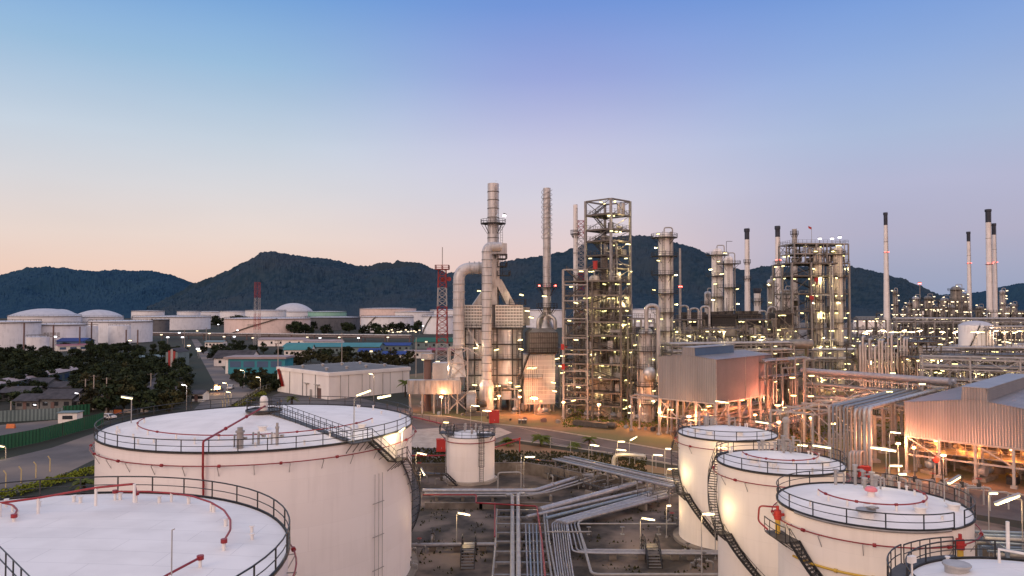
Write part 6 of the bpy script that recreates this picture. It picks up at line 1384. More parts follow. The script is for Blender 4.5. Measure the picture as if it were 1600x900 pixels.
for px,w_,pt,pb2,lab,mm in((1500,10,540,551,'low pink round tank before the white building','shell_pink'),(1540,8,541,556,'low cream round tank next to the pink one','shell_far'),(1590,8,538,552,'low cream tank at the right edge','shell_far')):
    Y=H*F/(pb2+8-HOR); r=thing('storage_tank',lab,'storage tank',(xat(px,Y),Y,0)); zt=zed(pt,Y); mb=MB(); mb.lathe([(w_,0),(w_,zt)],n=40); part(r,'shell',mb,M[mm]); mb=MB(); mb.lathe([(w_,zt),(w_*.5,zt+.6),(.01,zt+.8)],n=40,smooth_prof=True); part(r,'roof',mb,M['roof_far']); part(r,'railing',railing_mb(w_,zt,0,2*PI,3,post=.1,rail=.08),M['dsteel'])
for k in range(46):
    Y=rnd.uniform(250,430); px=rnd.uniform(1345,1600); z=rnd.uniform(5,12); x=xat(px,Y); r=thing('yard_lamp_post','far lit lamp post in the yards on the right','lamp post',(x,Y,0),0,'far lamp posts in the yards on the right'); mb=MB(); mb.tube([(0,0,0),(0,0,z)],.12,5); part(r,'pole',mb,M['steel']); obj('lamp',lamp_mesh('lampfar',1.5,.5),(0,0,z),r,(0,0,rnd.uniform(-.5,.5)))
for k,(pa,pb_,py,Y) in enumerate(((1400,1640,499,420),(1540,1660,512,320),(1350,1480,533,275),(1480,1660,556,262))):
    rack(('far pipe rack across the foot of the lit cluster','far pipe rack before the round cream tank','lit pipe rack before the beige building','lit pipe rack before the low cream tanks')[k],(xat(pa,Y),Y,0),(xat(pb_,Y-8),Y-8,0),7,[zed(py+5,Y),zed(py,Y)],10,6,.45,'steel',lamps=0,colw=.45)
for (px,py) in((1437,443),):
    q=at(px,py,1500); r=thing('hill_lamp','red-white beacon lamp mast on the hillside far right','mast',(q.x,q.y,0)); mb=MB(); mb.beam((0,0,0),(0,0,q.z),1.2); part(r,'mast',mb,M['steel']); obj('lamp',lamp_mesh('lampred',4,4),(0,0,q.z),r)

# denser process clutter between and behind the units
frs2=[(990,1056,512,600,226,'crowded lit frame between the lit column and the brown shed'),(1100,1170,503,560,244,'lit pipe structure behind the air coolers, left part'),(1172,1238,500,560,240,'lit pipe structure behind the air coolers, right part'),
(1345,1405,528,560,268,'busy frame before the beige gabled building'),(1408,1480,527,560,262,'busy frame below the black-topped stacks'),(1484,1560,548,575,240,'busy frame before the low cream tanks, left part'),(1562,1650,548,575,240,'busy frame before the low cream tanks, right part'),(1430,1500,560,600,190,'pale pipe frame above the left end of the ribbed shed')]
for pa,pb_,pt,pb2,Y,lab in frs2:
    W_=xat(pb_,Y)-xat(pa,Y); t_=zed(pt,Y); n=max(2,int(t_/4.5)); frame_tower(lab,(xat(pa,Y),Y,0),R(rnd.uniform(-5,5)),W_,7,[t_*(i+1)/n for i in range(n)],.3,.26,nx=max(2,int(W_/5)),lamps=4,pipes=34,fill=4,lit=300,mat='tsteel',lw=.38,ll=1.1,stairs=True)
for k in range(26):
    px=1350+k*9.8+rnd.uniform(-5,5); py=rnd.choice((517,519,521,498,535)); Y=rnd.uniform(290,330) if py>500 else 420; q=at(px,py,Y)
    r=thing('floodlight_mast','bright floodlight on a mast in the far right yards','floodlight',(q.x,q.y,0),0,'bright floodlights of the far right yards'); mb=MB(); mb.tube([(0,0,0),(0,0,q.z)],.1,5); part(r,'pole',mb,M['steel']); obj('lamp',lamp_mesh('lamp',2.2,.6),(0,0,q.z),r,(0,rnd.uniform(-.3,.3),rnd.uniform(-.4,.4)))
    if k%3==0: glow((q.x,q.y-1.5,q.z),(1,.62,.35),2500,.5)
for px,Y,pt,h_ in((1062,225,478,3),(1078,226,482,3),(1095,228,479,3),(1185,240,486,3),(1200,238,480,3)):
    q=at(px,pt,Y); mb=MB(); mb.tube(fillet([(0,0,-9),(0,0,0),(2.6,0,0),(2.6,0,-9)],1.2,6),.35,12); single('arched_pipe','small arched pipe glinting above the air coolers','pipe',mb,M['clad'],(q.x,q.y,q.z),0,'small arched pipes above the air coolers')
# ------------------------------------------------------------------ far tank farm on the left
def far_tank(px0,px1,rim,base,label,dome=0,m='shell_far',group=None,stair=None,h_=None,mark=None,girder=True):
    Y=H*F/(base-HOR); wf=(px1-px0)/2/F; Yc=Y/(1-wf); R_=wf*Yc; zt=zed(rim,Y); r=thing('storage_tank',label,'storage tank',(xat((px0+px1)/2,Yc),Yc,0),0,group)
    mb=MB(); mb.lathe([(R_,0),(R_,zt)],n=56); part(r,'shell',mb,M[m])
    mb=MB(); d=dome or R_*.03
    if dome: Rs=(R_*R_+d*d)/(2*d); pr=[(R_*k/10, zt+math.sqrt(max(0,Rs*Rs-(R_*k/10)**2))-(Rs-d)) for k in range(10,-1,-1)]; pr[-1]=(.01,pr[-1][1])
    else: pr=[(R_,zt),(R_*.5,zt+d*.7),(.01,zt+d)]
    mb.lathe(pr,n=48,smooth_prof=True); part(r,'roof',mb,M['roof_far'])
    if girder:
        mb=MB(); mb.lathe([(R_,zt-.8),(R_+.9,zt-.8),(R_+.9,zt-.4),(R_,zt-.4)],n=56); part(r,'wind_girder',mb,M['dsteel'])
    part(r,'railing',railing_mb(R_,zt,0,2*PI,5,h=1.3,post=.14,rail=.12,mids=(),toe=False),M['dsteel'])
    if stair: 
        a0,a1=stair; mb=MB(); n=24
        for k in range(n): mb.beam(pol(R_+.6,R(a0+(a1-a0)*k/n),zt*(1-k/n)),pol(R_+.6,R(a0+(a1-a0)*(k+1)/n),zt*(1-(k+1)/n)),.9,1.0)
        part(r,'stair',mb,M['dsteel'])
    if mark:
        mb=MB(); a=R(mark); z=zt*.55
        for dz in(-1.2,0,1.2):
            for k in range(5): b=a+(k-2)*2.2/R_; mb.box(pol(R_+.08,b,z+dz),(.1,1.7,.7),b)
        part(r,'faint_logo',mb,M['lsteel'])
    return r
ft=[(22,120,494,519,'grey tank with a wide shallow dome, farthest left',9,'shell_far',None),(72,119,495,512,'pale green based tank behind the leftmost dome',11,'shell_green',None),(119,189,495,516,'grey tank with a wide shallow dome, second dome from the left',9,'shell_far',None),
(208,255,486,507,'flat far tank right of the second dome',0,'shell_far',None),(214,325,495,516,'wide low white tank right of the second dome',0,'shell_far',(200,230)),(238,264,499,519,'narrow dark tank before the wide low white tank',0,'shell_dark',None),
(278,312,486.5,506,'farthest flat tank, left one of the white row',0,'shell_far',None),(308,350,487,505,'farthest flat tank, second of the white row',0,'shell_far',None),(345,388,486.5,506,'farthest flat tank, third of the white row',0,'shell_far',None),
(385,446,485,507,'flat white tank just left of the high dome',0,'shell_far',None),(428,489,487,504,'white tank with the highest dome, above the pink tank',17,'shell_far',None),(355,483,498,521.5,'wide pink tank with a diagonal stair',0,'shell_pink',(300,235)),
(482,541,487,506,'green-tinged flat tank right of the high dome',0,'shell_green',None),(478,562,496,516,'dark grey tank right of the pink tank',0,'shell_dark',None),(563,650,482,508,'tall pinkish tank behind the white pair',0,'shell_pink',None),
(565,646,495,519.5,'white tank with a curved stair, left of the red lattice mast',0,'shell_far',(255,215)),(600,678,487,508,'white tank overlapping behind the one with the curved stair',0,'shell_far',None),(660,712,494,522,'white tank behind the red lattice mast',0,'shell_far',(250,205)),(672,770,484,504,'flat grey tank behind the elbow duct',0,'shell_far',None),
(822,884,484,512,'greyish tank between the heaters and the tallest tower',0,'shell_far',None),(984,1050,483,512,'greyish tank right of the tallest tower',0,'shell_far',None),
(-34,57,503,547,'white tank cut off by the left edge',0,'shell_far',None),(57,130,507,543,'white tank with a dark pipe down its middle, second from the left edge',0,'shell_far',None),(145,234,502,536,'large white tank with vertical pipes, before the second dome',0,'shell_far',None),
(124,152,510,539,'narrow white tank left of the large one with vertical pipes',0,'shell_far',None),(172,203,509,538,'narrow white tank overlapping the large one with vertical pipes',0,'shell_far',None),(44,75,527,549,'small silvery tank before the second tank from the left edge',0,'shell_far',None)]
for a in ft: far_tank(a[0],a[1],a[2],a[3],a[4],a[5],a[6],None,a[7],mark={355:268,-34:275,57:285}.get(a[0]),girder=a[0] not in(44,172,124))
for px,Y,pt,pb_ in((41.5,483,504,548),(87,500,507,545),(128,520,510,540),(146,560,503,536),(200,545,515,535),(218,545,515,535)):
    x=xat(px,Y-3); mb=MB(); mb.beam((0,0,0),(0,0,zed(pt,Y)),.7); single('riser_pipe','dark riser pipe on the side of a tank at far left','pipe',mb,M['brick'],(x,Y-5,0),0,'dark risers on the far left tanks')
lattice(691,230,421,4.2,2.3,'tall red and white lattice mast with dishes, left of the elbow duct',['w','r','w','r','r','w','r'],ant=7,bs=.8)
lattice(402,560,441,3.8,3.4,'smaller red and white lattice mast before the pink tank',['w','r','w','r'],ant=0,bs=.75)
# ------------------------------------------------------------------ trees
def tree_mesh(seed,h,w,m,clumps=16,leaves=34,ls=.55,trunk=True):
    q=random.Random(seed); mb=MB(); tr=MB()
    tr.tube([(0,0,-.1),(.1,0,h*.2),(.0,.12,h*.45),(.1,0,h*.7)],[.22*h/6,.17*h/6,.11*h/6,.04],7)
    cs=[]
    for k in range(clumps):
        a=q.uniform(0,6.28); z=h*(.28+.66*q.random()); rr=w*.5*math.sqrt(q.random())*(1.15-abs(z/h-.5)); c=Vector((rr*math.cos(a),rr*math.sin(a),z)); cs.append(c)
        if k<7: tr.tube([(0,0,h*.3),c*.55+Vector((0,0,h*.1)),c],[.08*h/6,.05*h/6,.02],5)
        cr=w*q.uniform(.14,.24)
        for i in range(leaves):
            d=Vector((q.gauss(0,1),q.gauss(0,1),q.gauss(0,.8))).normalized()*cr*q.uniform(.5,1.05); p=c+d
            n=(d+Vector((q.uniform(-1,1),q.uniform(-1,1),q.uniform(-.3,1.2)))*cr*.8).normalized(); t1=n.orthogonal().normalized(); t1.rotate(Matrix.Rotation(q.uniform(0,6.28),3,n)); t2=n.cross(t1); s=ls*q.uniform(.5,1.1)
            mb.add([p-t1*s,p-t2*s*.6,p+t1*s,p+t2*s*.6],[(0,1,2,3)])
    return mesh('crown',mb,M[m]),mesh('trunk',tr,M['bark'])
TM=[tree_mesh(1,6,6,'leaf',18,40),tree_mesh(2,7.5,5.5,'leaf',18,40),tree_mesh(3,5,6.5,'leaf',16,40),tree_mesh(4,6.5,6,'leafw',16,40),tree_mesh(5,4.5,5,'leafw',14,36)]
def tree(x,y,k,s,label,group,name='tree'):
    r=thing(name,label,'tree',(x,y,0),rnd.uniform(0,6.28),group); r.scale=(s*rnd.uniform(.85,1.2),s*rnd.uniform(.85,1.2),s)
    obj('crown',TM[k][0],(0,0,0),r); obj('trunk',TM[k][1],(0,0,0),r); return r
def grove(n,x0,x1,y0,y1,label,group,ks=(0,1,2),s0=.9,s1=1.4,avoid=None):
    c=0
    for i in range(n*4):
        px=rnd.uniform(x0,x1); py=y0+(y1-y0)*rnd.random(); 
        if avoid and avoid(px,py): continue
        g=G(px,py); tree(g.x,g.y,rnd.choice(ks),rnd.uniform(s0,s1),label,group); c+=1
        if c>=n: break
rd=lambda px,py:(abs(px-(305+(py-540)*.45))<16 and py<600) or (px>300+0 and py>604)
grove(125,-30,290,561,606,'dark bushy tree in the thicket left of the road','trees of the dark thicket',(0,1,2),.7,1.15,lambda a,b:abs(b-(618-(a+20)*.27))<7 and a<150)
grove(44,130,285,596,648,'broad dark tree in the clump behind the green fence','trees behind the green fence',(0,1,3),.8,1.15,lambda a,b:(220<a<275 and b<622))
grove(26,-20,130,600,640,'low dark tree among the sheds above the fences','trees among the sheds',(0,2),.6,.9,lambda a,b:b>636 or 60<a<112)
grove(32,340,445,588,612,'dusty olive tree in the clump right of the road','trees right of the road',(3,4,0),.45,.8,lambda a,b:a<345+(b-575)*.9)
grove(20,440,640,562,578,'dusty bush behind the white warehouse','bushes behind the warehouse',(3,4),.8,1.2)
grove(60,-20,560,546,562,'dark tree in the belt before the far tanks','belt of trees before the far tanks',(0,1,2),.6,.95,lambda a,b:abs(a-300)<14)
grove(26,140,345,546,562,'dark tree clump near the roadside roofs','trees near the roadside roofs',(0,1),.7,1.0,lambda a,b:abs(a-303)<14)
grove(22,440,700,514,526,'small dark tree in the row below the far tanks','row of trees below the far tanks',(0,2),1.6,2.4)
grove(10,325,390,507,511,'far dark tree between the far tanks','trees between the far tanks',(0,2),2,2.8)
grove(14,-20,30,560,570,'dark tree under the left edge tanks','trees under the left edge tanks',(0,1),.7,1.0)
# palms and sago palms
def palm(px,py,label,h=1.2,n=26,l_=1.9,group=None,m='palm',name='palm_tree'):
    p=G(px,py); r=thing(name,label,'palm',(p.x,p.y,0),0,group); mb=MB(); mb.tube([(0,0,-.1),(.05,0,h*.5),(0,0,h)],[.28,.24,.2],9); part(r,'trunk',mb,M['bark'])
    for k in range(n):
        a=k*2.4; el=rnd.uniform(.1,1.25); mb=MB(); L_=l_*rnd.uniform(.8,1.1); pts=[]
        for i in range(7):
            t_=i/6; rr=L_*t_*math.cos(el*(1-t_*.5)); z=h+L_*(math.sin(el)*t_-.62*t_*t_); pts.append(Vector((rr*math.cos(a),rr*math.sin(a),z)))
        sd=Vector((-math.sin(a),math.cos(a),0))
        for i in range(1,7):
            w_=.34*math.sin(PI*(i/6.8))*l_/1.9+.04
            for s in(-1,1):
                b=pts[i-1]; c=pts[i]; mb.add([b,c,c+sd*s*w_+Vector((0,0,-w_*.5))+(c-b)*.8,b+sd*s*w_*.9+Vector((0,0,-w_*.5))+(c-b)*.5],[(0,1,2,3)])
        part(r,'frond',mb,M[m])
    return r
palm(793,697,'low sago palm just right of the small tank',1.1,22,1.7); palm(845,697,'largest sago palm beside the plant road',1.6,34,2.3); palm(898,700,'small sago palm left of the valve rack',.8,20,1.5); palm(921,695,'sago palm behind the left end of the valve rack',1.1,22,1.7)
palm(456,634,'small palm before the white warehouse corner',2.2,14,2.2); palm(131,765,'green palm between the hedge and the big tank',1.0,18,2.0); palm(633,620,'palm tree right of the white warehouse',4.5,18,2.6); palm(640,622,'second palm tree at the warehouse corner',4.8,18,2.6)
def hedge(label,pts,w_,h_,m,dens=60,ls=.22):
    mb=MB(); q=random.Random(len(pts)*7+int(w_*10))
    for a,b in zip(pts,pts[1:]):
        a=Vector(a);b=Vector(b);d=b-a;nv=Vector((-d.y,d.x,0)).normalized()
        for i in range(int(d.length*dens)):
            t_=q.random(); u=q.uniform(-1,1); p=a+d*t_+nv*u*w_/2*(.8+.4*noise.noise(a+d*t_)); hz=h_*(1-u*u*.6)*(.75+.5*abs(noise.noise(p*.7))); p.z=hz*q.uniform(.35,1)
            n=Vector((q.uniform(-1,1),q.uniform(-1,1),q.uniform(.2,1.2))).normalized(); t1=n.orthogonal().normalized(); t2=n.cross(t1); s=ls*q.uniform(.6,1.3); mb.add([p-t1*s,p-t2*s*.7,p+t1*s,p+t2*s*.7],[(0,1,2,3)])
    return single('hedge',label,'hedge',mb,M[m],loc=(pts[0][0],pts[0][1],0),world=True)
gz=lambda px,py:Vector((G(px,py).x,G(px,py).y,0))
hedge('yellow-green clipped hedge running up from the bottom left',[gz(-60,790),gz(20,775),gz(90,755),gz(152,737)],3.2,1.5,'leafy',90)
hedge('yellowish roadside shrub strip beside the perimeter road',[gz(338,664),gz(368,640),gz(392,625),(gz(410,617))],4,1.4,'leafy',50)
hedge('olive verge of scrub between the street lamps and the warehouse',[gz(370,640),gz(400,618),gz(432,606)],6,1.6,'leafw',50)
# dry grass verge
mb=MB(); q=random.Random(5)
for i in range(5200):
    px=q.uniform(640,1010); t_=q.random(); py=700+(px-640)*.03+t_*34; g=G(px,py); s=q.uniform(.1,.3); a=q.uniform(0,3.14); mb.add([(g.x-s*math.cos(a),g.y-s*math.sin(a),0),(g.x+s*math.cos(a),g.y+s*math.sin(a),0),(g.x+q.uniform(-.1,.1),g.y,s*1.6)],[(0,1,2)])
o=struct('grass',mb,M['leafw']); o['kind']='stuff'; o['label']='thin dry grass on the bank beside the plant road'; 
mb=MB()
for i in range(4200):
    px=q.uniform(880,1060) if i%2 else q.uniform(1230,1420); py=(q.uniform(640,668) if i%2 else q.uniform(640,700)); g=G(px,py); s=q.uniform(.12,.35); a=q.uniform(0,3.14); mb.add([(g.x-s*math.cos(a),g.y-s*math.sin(a),0),(g.x+s*math.cos(a),g.y+s*math.sin(a),0),(g.x+q.uniform(-.1,.1),g.y,s*1.3)],[(0,1,2)])
o=struct('weeds',mb,M['palm']); o['kind']='stuff'; o['label']='patchy green weeds in the yard between the process units'
# concrete verge and planting strips beside road
sheet('planting_strip',pix((760,700),(800,692),(940,712),(1055,735),(1050,742),(930,728),(800,712)),.006,M['soil'])
sheet('pavement',pix((640,672),(690,668),(700,676),(780,668),(800,676),(760,690),(690,700),(640,700)),.02,M['kerb'])
# ------------------------------------------------------------------ left area: fences, roofs, poles, cars
def panel_fence(name,label,pts,h,m,post=3.0,cat='fence'):
    mb=MB()
    for a,b in zip(pts,pts[1:]): corr(mb,(a[0],a[1],0),(b[0],b[1],0),.05,lambda s:h,.8,.1)
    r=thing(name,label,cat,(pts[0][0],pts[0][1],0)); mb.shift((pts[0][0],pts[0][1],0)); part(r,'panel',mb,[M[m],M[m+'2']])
    for a,b in zip(pts,pts[1:]):
        a=Vector(a);b=Vector(b);n=int((b-a).length/post/2)
        mb=MB(); o=Vector((pts[0][0],pts[0][1],0)); mb.beam(a-o+Vector((0,.12,h*.9)),b-o+Vector((0,.12,h*.9)),.08); part(r,'rail',mb,M['dsteel'])
        for k in range(n+1): mb=MB(); p=a.lerp(b,k/max(1,n))-o; mb.beam((p.x,p.y+.2,0),(p.x,p.y+.2,h+.05),.12); part(r,'post',mb,M['dsteel'])
    return r
panel_fence('sheet_fence','dark green sheet metal fence cutting across the left side',[gz(-120,730),gz(-10,706),gz(60,692),gz(161,664)],3.0,'fence')
panel_fence('sheet_fence','pale grey-green sheet fence at the left edge behind the green one',[gz(-60,661),gz(0,660),gz(98,655)],2.9,'gsheet')
panel_fence('sheet_fence','short dark green fence by the guard hut',[gz(98,652),gz(140,648)],2.9,'fence')
r=thing('guard_hut','white guard hut behind the dark green fence','hut',tuple(gz(110,660)),.1); mb=MB(); mb.bx(-2.2,2.2,-1.5,1.5,0,2.5); part(r,'wall',mb,M['white']); mb=MB(); mb.bx(-2.5,2.5,-1.8,1.8,2.5,2.7); part(r,'roof',mb,M['gsheet']); mb=MB(); mb.bx(-1.2,1.2,-1.56,-1.51,1,1.9); part(r,'window',mb,M['glass'])
def house(label,px0,px1,pyb,h,dep,m='tileroof',mw='ware',roofh=1.6,name='shed_house',rz=0,group=None,win=3):
    a=G(px0,pyb); b=G(px1,pyb); W_=(b.x-a.x); r=thing(name,label,'house',((a.x+b.x)/2,a.y,0),rz,group); mb=MB(); mb.bx(-W_/2,W_/2,0,dep,0,h); part(r,'wall',mb,M[mw])
    for s in(0,1):
        mb=MB(); y0=-.8 if s==0 else dep+.8; e=.12
        mb.add([(-W_/2-.6,y0,h-.1),(W_/2+.6,y0,h-.1),(W_/2+.6,dep/2,h+roofh),(-W_/2-.6,dep/2,h+roofh),(-W_/2-.6,y0,h-.1-e),(W_/2+.6,y0,h-.1-e),(W_/2+.6,dep/2,h+roofh-e),(-W_/2-.6,dep/2,h+roofh-e)],[(0,1,2,3),(7,6,5,4),(0,4,5,1),(0,3,7,4),(1,5,6,2)]); part(r,'roof',mb,M[m])
    mb=MB(); mb.add([(-W_/2,0.01,h),(-W_/2,dep,h),(-W_/2,dep/2,h+roofh-.15)],[(0,1,2)]); mb.add([(W_/2,0.01,h),(W_/2,dep,h),(W_/2,dep/2,h+roofh-.15)],[(0,2,1)]); part(r,'gable',mb,M[mw])
    for k in range(win):
        x=-W_/2+W_*(k+.5)/win; mb=MB(); mb.bx(x-.7,x+.7,-.07,-.02,h*.35,h*.7); part(r,'window',mb,M['glass'])
    mb=MB(); mb.bx(-W_*.1-.5,-W_*.1+.5,-.08,-.025,0,2.1); part(r,'door',mb,M['brick']); return r
def bldg(label,px0,px1,pyb,h,dep,roofc,wallc,roofh=1.2,rz=0,win=5): return house(label,px0,px1,pyb,h,dep,roofc,wallc,roofh,'building',rz,None,win)
house('grey hip-like shed roof behind the pale fence',62,112,640,3.2,9,'tileroof','ware_roof',2.2)
for k,(a,b,c) in enumerate(((0,52,626),(24,60,640),(120,150,640),(130,172,612),(78,118,617),(38,74,610))): house('small old tin-roofed house in the shadow of the thicket',a,b,c,2.6,7,'tileroof','ware_roof',1.5,group='tin-roofed houses in the thicket')
for k in range(5):
    a=221+k*3; house(('weathered roof beside the road, front one','weathered roof beside the road, second one','weathered roof beside the road, third one','weathered roof beside the road, fourth one','weathered roof beside the road, rear one')[k],a+8,274+k*2,628-k*8,3.0,8,'tileroof','ware_roof',1.4)
house('pale-walled little house at the road bend',300-0,316,628,2.6,5,'tileroof','white',.8)
# long blue-white conveyor-like sheds
def long_roof(label,p,q,h,w_,m,mw):
    p=gz(*p);q=gz(*q); d=q-p; r=thing('long_shed',label,'shed',(p.x,p.y,0),math.atan2(d.y,d.x)); L_=d.length; mb=MB(); mb.bx(0,L_,0,w_,0,h); part(r,'wall',mb,M[mw])
    mb=MB(); mb.add([(0,-.6,h-.1),(L_,-.6,h-.1),(L_,w_+.6,h+.7),(0,w_+.6,h+.7)],[(0,1,2,3)]); part(r,'roof',mb,M[m])
    for k in range(int(L_/6)): mb=MB(); x=3+k*6; mb.bx(x-1.8,x+1.8,-.08,-.02,h*.3,h*.75); part(r,'window',mb,M['sheetblue'])
    return r
long_roof('long shed with a pale ridge and blue panels at the far left',(-60,632),(140,588),4.0,4,'pinkroof','gsheet')
long_roof('long white-roofed shed left of the red and white gable',(180,570),(262,566),3.2,5,'gsheet','gsheet')
long_roof('dark red roofed shed at the foot of the far left tanks',(90,549),(150,547),3.4,12,'red','white')
far_ = house('blue-roofed shed before the far left tanks',88,130,544,5,14,'blueroof','sheetblue',2)
r=thing('gable_building','building with a red and white striped gable end beside the road','building',tuple(gz(268,577)),R(80))
mb=MB(); mb.bx(0,9,-3,3,0,8); part(r,'wall',mb,M['gsheet'])
for k,mm in enumerate(('gsheet','mred','mwhite','mred','gsheet')):
    mb=MB(); y=-2.6+k*1.25; mb.bx(-.12,-.02,y-.6,y+.6,0,9.4-abs(y)*.7); part(r,'gable_stripe',mb,M[mm])
mb=MB(); mb.add([(-.3,-3.3,8),(9,-3.3,8),(9,0,9.8),(-.3,0,9.8)],[(0,1,2,3)]); mb.add([(-.3,3.3,8),(-.3,0,9.8),(9,0,9.8),(9,3.3,8)],[(0,1,2,3)]); part(r,'roof',mb,M['tileroof'])
def teal(): 
    a=gz(352,584); r=thing('office_building','teal two storey office behind trees right of the road','building',tuple(a),0); W_=xat(446,a.y)-a.x; mb=MB(); mb.bx(0,W_,0,12,0,6.4); part(r,'wall',mb,M['tealwall']); mb=MB(); mb.bx(-.6,W_+.6,-.8,12.6,6.4,7.3); part(r,'roof',mb,M['pinkroof'])
    mb=MB(); mb.bx(.1,1.2,-.12,-.02,0,6.4); part(r,'white_pier',mb,M['white'])
    for k in range(4): mb=MB(); x=2+W_*k/4.4; mb.bx(x,x+W_/5.4,-.07,-.02,2.8,5.4); part(r,'window',mb,M['sheetblue'])
teal()
house('old hipped roof house left of the teal office',334,392,572,4.0,13,'tileroof','ware',3.4)
bldg('pale pink roofed hall behind the teal office',403,474,541,5,18,'pinkroof','ware'); bldg('second pale pink roofed hall beside it',474,532,542,4,12,'pinkroof','ware')
bldg('long pale teal roofed hall',442,592,553,4.5,20,'tealroof','gsheet',2.0,0,8); bldg('bright teal gabled roof before the long hall',444,486,557,4,9,'tealroof','white',3)
bldg('long bright blue roof left of the red lattice mast',590,640,549,4,12,'blueroof','gsheet',1.5); bldg('blue roofed building before the long hall',560,592,560,4,9,'blueroof','gsheet',1.5); bldg('blue roof building near the tallest mast',598,632,564,3.6,8,'blueroof','white',1.5)
bldg('green roofed warehouse behind the lattice mast',648,708,545,5,18,'fence','gsheet',2.5); bldg('white flat workshop right of the blue roofs',632,672,560,4,9,'pinkroof','white',.6); bldg('white shed cluster roof left of the teal office',320,348,543,4,8,'gsheet','white',1)
bldg('dull red roofed workshop beside the lattice mast foot',668,712,556,3.4,9,'red','brick',1.2)
# white flat-roofed warehouse
wr=thing('warehouse','white flat-roofed warehouse with grey roof left of the plant','warehouse',(-56.8,229,0),R(45))
mb=MB(); mb.bx(0,31,0,33,0,7.3); part(wr,'wall',mb,M['ware']); mb=MB(); mb.bx(-.3,31.3,-.3,33.3,7.3,8.4); part(wr,'parapet',mb,M['ware']); mb=MB(); mb.bx(.5,30.5,.5,32.5,8.405,8.45); part(wr,'roof',mb,M['ware_roof'])
for y in(8,16,24.5): mb=MB(); mb.bx(-.08,-.01,y-.2,y+.2,0,7.3); part(wr,'joint_strip',mb,M['ware_roof'])
mb=MB(); mb.bx(-.1,-.02,4.5,7.0,0,3.2); part(wr,'door',mb,M['brick']); mb=MB(); mb.bx(-.09,-.02,10,11.4,0,2.4); part(wr,'door',mb,M['lsteel'])
for y in(6.5,13.2): mb=MB(); mb.tube([(-.3,y,0),(-.3,y,4.2)],.12,6); mb.bx(-.8,-.02,y-1.4,y+1.4,4.2,4.35); part(wr,'drain_pipe',mb,M['lsteel'])
mb=MB(); mb.add([(-.36,32.8,7.6),(-.36,31.0,7.9),(-.36,27.8,2.2),(-.36,29.8,1.9)],[(0,1,2,3),(3,2,1,0)]); part(wr,'red_mark',mb,M['redb'])
mb=MB(); [mb.bx(x,x+.12,-.06,-.01,.2,7.2) for x in(7,15,23)]; part(wr,'joint_strip',mb,M['ware_roof'])
for i in range(8):
    mb=MB(); x=4+(i%4)*7.5; y=8+(i//4)*15; mb.cyl((x,y,0),.45,8.45,9.1,12); mb.lathe([(.01,9.5),(.6,9.3),(.7,9.1)],(x,y,0),12); part(wr,'roof_vent',mb,M['lsteel'])
for x in(4,12,20,28): mb=MB(); mb.tube([(x,-.2,0),(x,-.2,8)],.1,6); part(wr,'downpipe',mb,M['lsteel'])
# utility poles and street lamps
def pole(px,py,pt,label,arms=2,group=None,m='concrete'):
    p=G(px,py); t_=zed(pt,p.y); r=thing('utility_pole',label,'utility pole',(p.x,p.y,0),rnd.uniform(-.5,.5),group); mb=MB(); mb.tube([(0,0,0),(0,0,t_)],[.2,.13],7); part(r,'pole',mb,M['kerb'])
    for k in range(arms):
        mb=MB(); z=t_-.4-k*.9; mb.beam((-1.1,0,z),(1.1,0,z),.12)
        for x in(-1,-.35,.35,1): mb.cyl((x,0,0),.07,z+.06,z+.3,6)
        part(r,'crossarm',mb,M['dsteel'])
for a in((133,638,592,'concrete utility pole at the end of the green fence',1),(140,643,625,'short white pole by the guard hut',0),(146,640,586,'left pole of the pair carrying a transformer',1),(166,642,590,'right pole of the pair carrying a transformer',1),(235.5,622,583,'lone utility pole in the dark trees',1),(434,610,531,'tall utility pole behind the warehouse left end',2),(534,580,520,'utility pole behind the teal roofed hall',2),(650,590,527,'utility pole left of the tallest mast',1),(17,641,627,'short pole behind the pale fence',0),(288,545,515,'far utility pole beside the road',2),(322,540,512,'second far utility pole beside the road',2)): pole(*a[:3],a[3],a[4])
a=G(146,640); b=G(166,642); mb=MB(); mb.beam((0,0,zed(624,a.y)),(b.x-a.x,b.y-a.y,zed(624,a.y)),.25); mb.box(((b.x-a.x)/2,0,zed(621,a.y)),(1.6,1,1.4)); single('pole_transformer','grey transformer on a beam between two poles','transformer',mb,M['lsteel'],(a.x,a.y,0))
def street_lamp(px,py,pb_,label,m='lamp',ln=1.3,rz=-.2,gl=0,col=(1,.75,.45)):
    p=G(px,pb_); q=at(px,py,p.y); r=thing('street_lamp',label,'street lamp',(p.x+.6,p.y,0)); mb=MB(); mb.tube(fillet([(0,0,0),(0,0,q.z-.1),(-.7,0,q.z+.2)],.3),.09,6); part(r,'pole',mb,M['kerb']); obj('lamp',lamp_mesh(m,ln,.3),(-.9,0,q.z+.1),r,(0,.1,rz))
    if gl: glow((p.x-.3,p.y-.6,q.z-.5),col,gl,.3)
street_lamp(288,602,641,'white street lamp on a pale pole behind the big tank','lampwhite',.9,0,350,(.9,.95,1)); street_lamp(379,579,604,'street lamp right of the road, left of two',gl=250); street_lamp(404,590,614,'street lamp right of the road, right of two',gl=250)
street_lamp(121,615,640,'white lamp among roofs behind the pale fence','lampwhite',.9); street_lamp(581,585,627,'street lamp before the warehouse long wall',gl=200); street_lamp(352,599,622,'street lamp over the lit road, upper one',gl=200); street_lamp(358,613,628,'street lamp over the lit road, lower one',gl=200)
street_lamp(56,633,642,'tiny white lamp on the pale fence','lampwhite',.7); street_lamp(190,665,690,'lamp low behind the rim of the big tank',ln=1.0); street_lamp(4,698,716,'lamp at the left edge before the green fence',gl=150)
